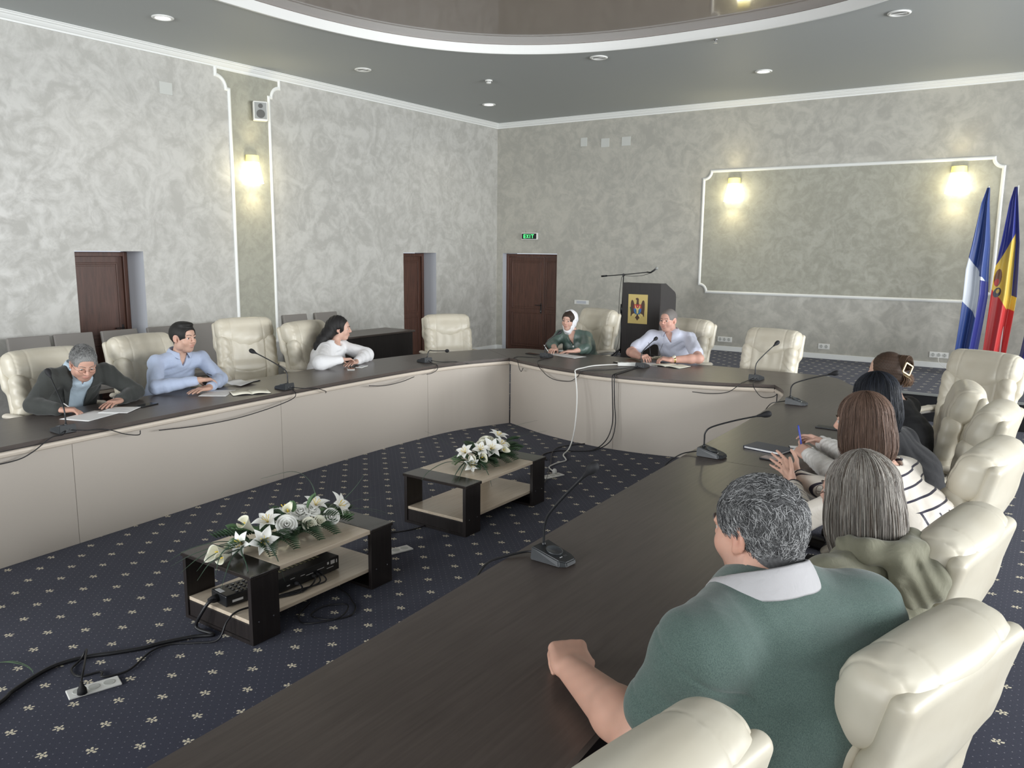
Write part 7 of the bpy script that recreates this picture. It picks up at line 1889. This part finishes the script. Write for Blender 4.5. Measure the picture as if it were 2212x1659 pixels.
p.body(skin_col(h, (0.62, 0.38, 0.29)), hands=hands8, neckr=0.048, armr=(0.044, 0.038, 0.034, 0.025))
ST = fabric('striped_satin', (0.76, 0.70, 0.62), 0.42, 0.30, 12, 0.1, 0.5); _t = NT(ST)
_tc = _t.n('ShaderNodeTexCoord'); _sp = _t.n('ShaderNodeSeparateXYZ'); _t.l(_tc.outputs['Object'], _sp.inputs[0])
def stripes(v, per, wd, off=0.0):
    fr = _t.math('FRACT', _t.math('ADD', _t.math('MULTIPLY', v, 1/per), off)); return _t.math('LESS_THAN', _t.math('ABSOLUTE', _t.math('SUBTRACT', fr, 0.5)), wd/per/2)
_lat = _t.math('ADD', _t.math('MULTIPLY', _sp.outputs[1], 0.97), _t.math('MULTIPLY', _sp.outputs[0], 0.22))
_v1 = stripes(_lat, 0.068, 0.010); _v2 = stripes(_t.math('SUBTRACT', _sp.outputs[2], _t.math('MULTIPLY', _sp.outputs[0], 0.35)), 0.052, 0.009)
_top = _t.math('GREATER_THAN', _sp.outputs[2], 0.925)
_m = _t.math('ADD', _t.math('MULTIPLY', _v2, _top), _t.math('MULTIPLY', _v1, _t.math('SUBTRACT', 1.0, _top)))
_t.color(_t.mix(_m, (0.76, 0.70, 0.62), (0.018, 0.016, 0.035)))
f = p.field(); p.torso(f, 0.014)
for q in 'RL': p.arm(f, q, (0.062, 0.056, 0.050, 0.038), 0, 0.90)
p.folds(f, 0.0055, 61, 0.8); f.cone(p.N+up_*0.0, p.N+up_*0.08, 0.054, 0.056, 0.0, 'sub'); p.add('blouse', f, ST)
CUF = mat('black_cuff_piping', (0.012, 0.012, 0.02), 0.6)
for E_, W_ in ((p.elR, p.wR), (p.elL, p.wL)):
    q = E_+(W_-E_)*0.91; mt = T(*q) @ Vector(W_-E_).to_track_quat('Z', 'Y').to_matrix().to_4x4(); MB().lathe([(0.039, -0.006), (0.042, 0), (0.039, 0.006)], 20, mtx=mt, cap=False).build('cuff_piping', CUF, p.root, p.L0)
p.legs(DARKT, SHOE); head_parts(h, p.root, p.L0, (0.05, 0.03, 0.02))
f = Field(h.c-0.30, h.c+0.22, 0.006); f.ell(h.w((0, -0.020, 0.030)), h.r(0.086, 0.102, 0.096), h.R, 0); f.econe(h.w((0, -0.03, 0.02)), h.w((0, -0.03, -0.135)), (0.084, 0.080), (0.084, 0.076), tuple(h.R[:, 0]), 0.02)
f.rbox(h.w((0, 0.13, -0.06)), h.r(0.060, 0.10, 0.105), 0.03, h.R, 0.01, 'sub'); cap_colored(p, f, (0.070, 0.045, 0.034))
BB_ = lambda n, rs: (np.array((0.115, 0.070, 0.050))*(0.55+0.9*rs.rand(n, 1))+np.array((0.05, 0.035, 0.03))*(rs.rand(n, 1) < 0.10))
long_hair(h, p.root, p.L0, 4200, BB_, 0.185, 0.0013, 12, 0.75, 0.028, 0.013, volume=1.04, tuck=0.35).location = p.L0

# ---- 9. grey haired woman in an olive hooded jacket
h = Head((-0.480, 2.60, 1.215), (-0.94, 0.34, -0.10), 0.0, 1.04)
p = Person('person with straight grey hair in an olive hooded jacket', (-0.41, 2.68, 0.58), (-0.355, 2.54, 0.82), (-0.410, 2.54, 1.06), (-0.90, 0.40), h, sw=0.195, g=1.22, female=True, h=0.006)
p.elR = np.array((-0.42, 2.80, 0.80)); p.elL = np.array((-0.46, 2.30, 0.80)); p.wR = np.array((-0.62, 2.66, 0.665)); p.wL = np.array((-0.62, 2.48, 0.665)); p.hk = {}
def hands9(f):
    hand(f, p.wR, (-0.85, -0.2, 0), (0, 0, -1), 'R', 0.95, curl=0.3); hand(f, p.wL, (-0.85, 0.2, 0), (0, 0, -1), 'L', 0.95, curl=0.3)
p.body(skin_col(h, (0.60, 0.37, 0.29)), hands=hands9, neckr=0.050, armr=(0.046, 0.040, 0.036, 0.026))
OL = fabric('olive_cotton', (0.215, 0.208, 0.150), 0.8, 0.45, 15)
f = p.field(h=0.0055); p.torso(f, 0.016)
for q in 'RL': p.arm(f, q, (0.074, 0.066, 0.058, 0.044), 0, 0.9)
p.folds(f, 0.0065, 71, 0.9)
def jseam(X, Y, Z):
    a = (X-p.N[0])*p.lat[0]+(Y-p.N[1])*p.lat[1]; back = ((X-p.N[0])*p.f[0]+(Y-p.N[1])*p.f[1]) < 0.02
    s1 = np.exp(-((Z-0.965+0.5*np.abs(a))/0.004)**2); s2 = np.exp(-((np.abs(a)-0.10-0.2*(Z-0.8))/0.004)**2)*(Z < 0.93)
    return 0.004*(s1+s2)*back
f.disp(jseam); f.cone(p.N+up_*0.0, p.N+up_*0.08, 0.056, 0.058, 0.0, 'sub'); p.add('jacket', f, OL)
f = Field(p.N-0.26, p.N+0.22, 0.005); b_ = -p.f; l_ = p.lat
f.chain([p.N+p.f*0.075-l_*0.03-up_*0.01, p.N-l_*0.085+p.f*0.03+up_*0.025, p.N-l_*0.095+b_*0.045+up_*0.035, p.N-l_*0.04+b_*0.105+up_*0.03, p.N+l_*0.03+b_*0.110+up_*0.032, p.N+l_*0.095+b_*0.055+up_*0.035, p.N+l_*0.085+p.f*0.03+up_*0.03], [0.020, 0.028, 0.034, 0.036, 0.038, 0.036, 0.028], 0.02)
f.chain([p.N-l_*0.06+b_*0.13-up_*0.015, p.N+l_*0.03+b_*0.165-up_*0.045, p.N+l_*0.10+b_*0.125-up_*0.02], [0.034, 0.050, 0.040], 0.03)
f.ell(p.N+l_*0.03+b_*0.14-up_*0.075, (0.095, 0.045, 0.06), np.stack([l_, p.f, up_], 1), 0.03)
f.disp(lambda X, Y, Z: 0.0035*np.sin(75*Z+40*(X+Y)+4*np.sin(25*X))); p.add('hood', f, OL)
p.legs(fabric('black_trousers', (0.012, 0.012, 0.014)), SHOE); head_parts(h, p.root, p.L0, (0.15, 0.14, 0.13))
glasses(h, p.root, p.L0, RIM)
f = Field(h.c-0.30, h.c+0.22, 0.006); f.ell(h.w((0, -0.020, 0.030)), h.r(0.086, 0.102, 0.096), h.R, 0); f.econe(h.w((0, -0.03, 0.02)), h.w((0, -0.03, -0.145)), (0.084, 0.080), (0.082, 0.074), tuple(h.R[:, 0]), 0.02)
f.rbox(h.w((0, 0.13, -0.06)), h.r(0.062, 0.10, 0.125), 0.03, h.R, 0.01, 'sub'); cap_colored(p, f, (0.13, 0.115, 0.10))
def GRY(n, rs):
    k = rs.rand(n, 1); C = np.where(k < 0.45, np.array([[0.20, 0.18, 0.16]]), np.where(k < 0.80, np.array([[0.36, 0.335, 0.30]]), np.array([[0.12, 0.095, 0.075]]))); return C*(0.8+0.4*rs.rand(n, 1))
long_hair(h, p.root, p.L0, 6500, GRY, 0.200, 0.0011, 13, 0.85, None, 0.012, volume=1.04, tuck=0.2).location = p.L0

# ---- 10. man in the green polo shirt, nearest
h = Head((-0.563, 1.880, 1.285), (-0.93, 0.36, -0.12), 0.03, 1.09)
p = Person('person with curly grey hair in a green polo shirt, fist resting on the table', (-0.44, 1.92, 0.60), (-0.415, 1.83, 0.93), (-0.525, 1.83, 1.165), (-0.88, 0.47), h, sw=0.225, g=1.38, h=0.005)
p.SL = np.array((-0.585, 1.610, 1.085)); p.SR = np.array((-0.345, 2.01, 1.085))
p.elR = np.array((-0.42, 2.13, 0.82)); p.elL = np.array((-0.715, 1.580, 0.845)); p.wR = np.array((-0.64, 1.98, 0.675)); p.wL = np.array((-1.000, 1.765, 0.828)); p.hk = dict(jaw=1.10)
def hands10(f):
    hand(f, p.wL, (-0.62, 0.77, 0.10), (0.05, 0.0, -1), 'L', 1.30, curls=[0.80, 0.88, 0.95, 1.0], spread=0.06, thumb=0.35, tcurl=0.5, k=0.002, rr=1.15)
    for i_ in range(4): q_ = p.wL+nrm((-0.62, 0.77, 0.08))*(0.118-0.006*abs(i_-1))+nrm((0.77, 0.62, 0))*(0.040-0.0262*i_)+up_*0.004; f.cone(q_, q_-up_*0.012, 0.0150, 0.0145, 0.002)
    f.ell(p.wL+nrm((-0.62, 0.77, 0.08))*0.052+up_*0.004, (0.046, 0.055, 0.022), np.stack([nrm((0.77, 0.62, 0)), nrm((-0.62, 0.77, 0.08)), up_], 1), 0.02)
    hand(f, p.wR, (-0.8, -0.3, 0), (0, 0, -1), 'R', 1.05, curl=0.5)
p.body(skin_col(h, (0.54, 0.31, 0.23), 0.30), hands=hands10, neckr=0.074, armr=(0.064, 0.062, 0.060, 0.040))
PG = fabric('green_heather_jersey', (0.085, 0.13, 0.115), 0.9, 0.22, 9, 0.25, 0.15, heather=((0.058, 0.088, 0.079), (0.108, 0.154, 0.136)))
f = p.field(h=0.0048); p.torso(f, 0.016)
for S_, E_ in ((p.SL, p.elL), (p.SR, p.elR)): f.cone(p.N-up_*0.06, S_-up_*0.01, 0.085, 0.078, 0.08); f.cone(S_-up_*0.005, S_+(E_-S_)*0.66, 0.078, 0.084, 0.08)
p.folds(f, 0.0042, 81, 0.55)
def pseam(X, Y, Z):
    out = 0
    for S_, E_ in ((p.SL, p.elL), (p.SR, p.elR)):
        d = nrm(E_-S_+np.array([0, 0, 0.25])*0); t = (X-S_[0])*d[0]+(Y-S_[1])*d[1]+(Z-S_[2])*d[2]; r_ = np.sqrt((X-S_[0])**2+(Y-S_[1])**2+(Z-S_[2])**2)
        out = out+0.0045*np.exp(-((t-0.015)/0.0050)**2)*(r_ < 0.15)+0.0040*np.exp(-((t-0.165)/0.003)**2)*(r_ < 0.30)
        out = out+0.0045*np.maximum(0, np.sin(95*t+9*(X-Y)+2*np.sin(30*Z)))*np.exp(-((t-0.10)/0.05)**2)*(r_ < 0.17)*np.where(((X-S_[0])*-0.47+(Y-S_[1])*-0.88) < 0.02, 0.3, 0.6)
    return out
f.disp(pseam); f.cone(p.N+up_*0.0, h.w((0, -0.02, -0.09)), 0.074, 0.078, 0.0, 'sub'); p.add('polo_shirt', f, PG, 1)
PC = fabric('grey_collar_rib', (0.43, 0.42, 0.43), 0.8, 0.2, 30)
p.collar('polo_collar', PC, 0.060, 0.088, 0.124, 0.36, 0.045, lift=0.026, rx=1.05, drop=0.11)
p.legs(DARKT, SHOE); head_parts(h, p.root, p.L0, (0.10, 0.09, 0.085))
GC = lambda n, rs: grey_mix(n, (0.065, 0.065, 0.067), (0.40, 0.40, 0.40), 0.36, rs, 0.25)
cap_colored(p, scalp_cap(h, 0.0045, 0.06, -0.098, amp=0.001, extra=lambda f: f.ell(h.w((0, -0.048, -0.045)), h.r(0.064, 0.056, 0.060), h.R, 0.02)), (0.085, 0.085, 0.087))
curly(h, p.root, p.L0, 12500, 0.026, GC, t=0.0035, hl=0.055, back=-0.115, r=0.0010, seed=9, wave=0.40, nape=True)
for _o in list(bpy.data.objects):
    if _o.name.split('.')[0] == 'hair' and _o.type == 'MESH' and _o.parent is not None and _o.location.length < 1e-6: _o.location = (-_o.parent.location.x, -_o.parent.location.y, 0)
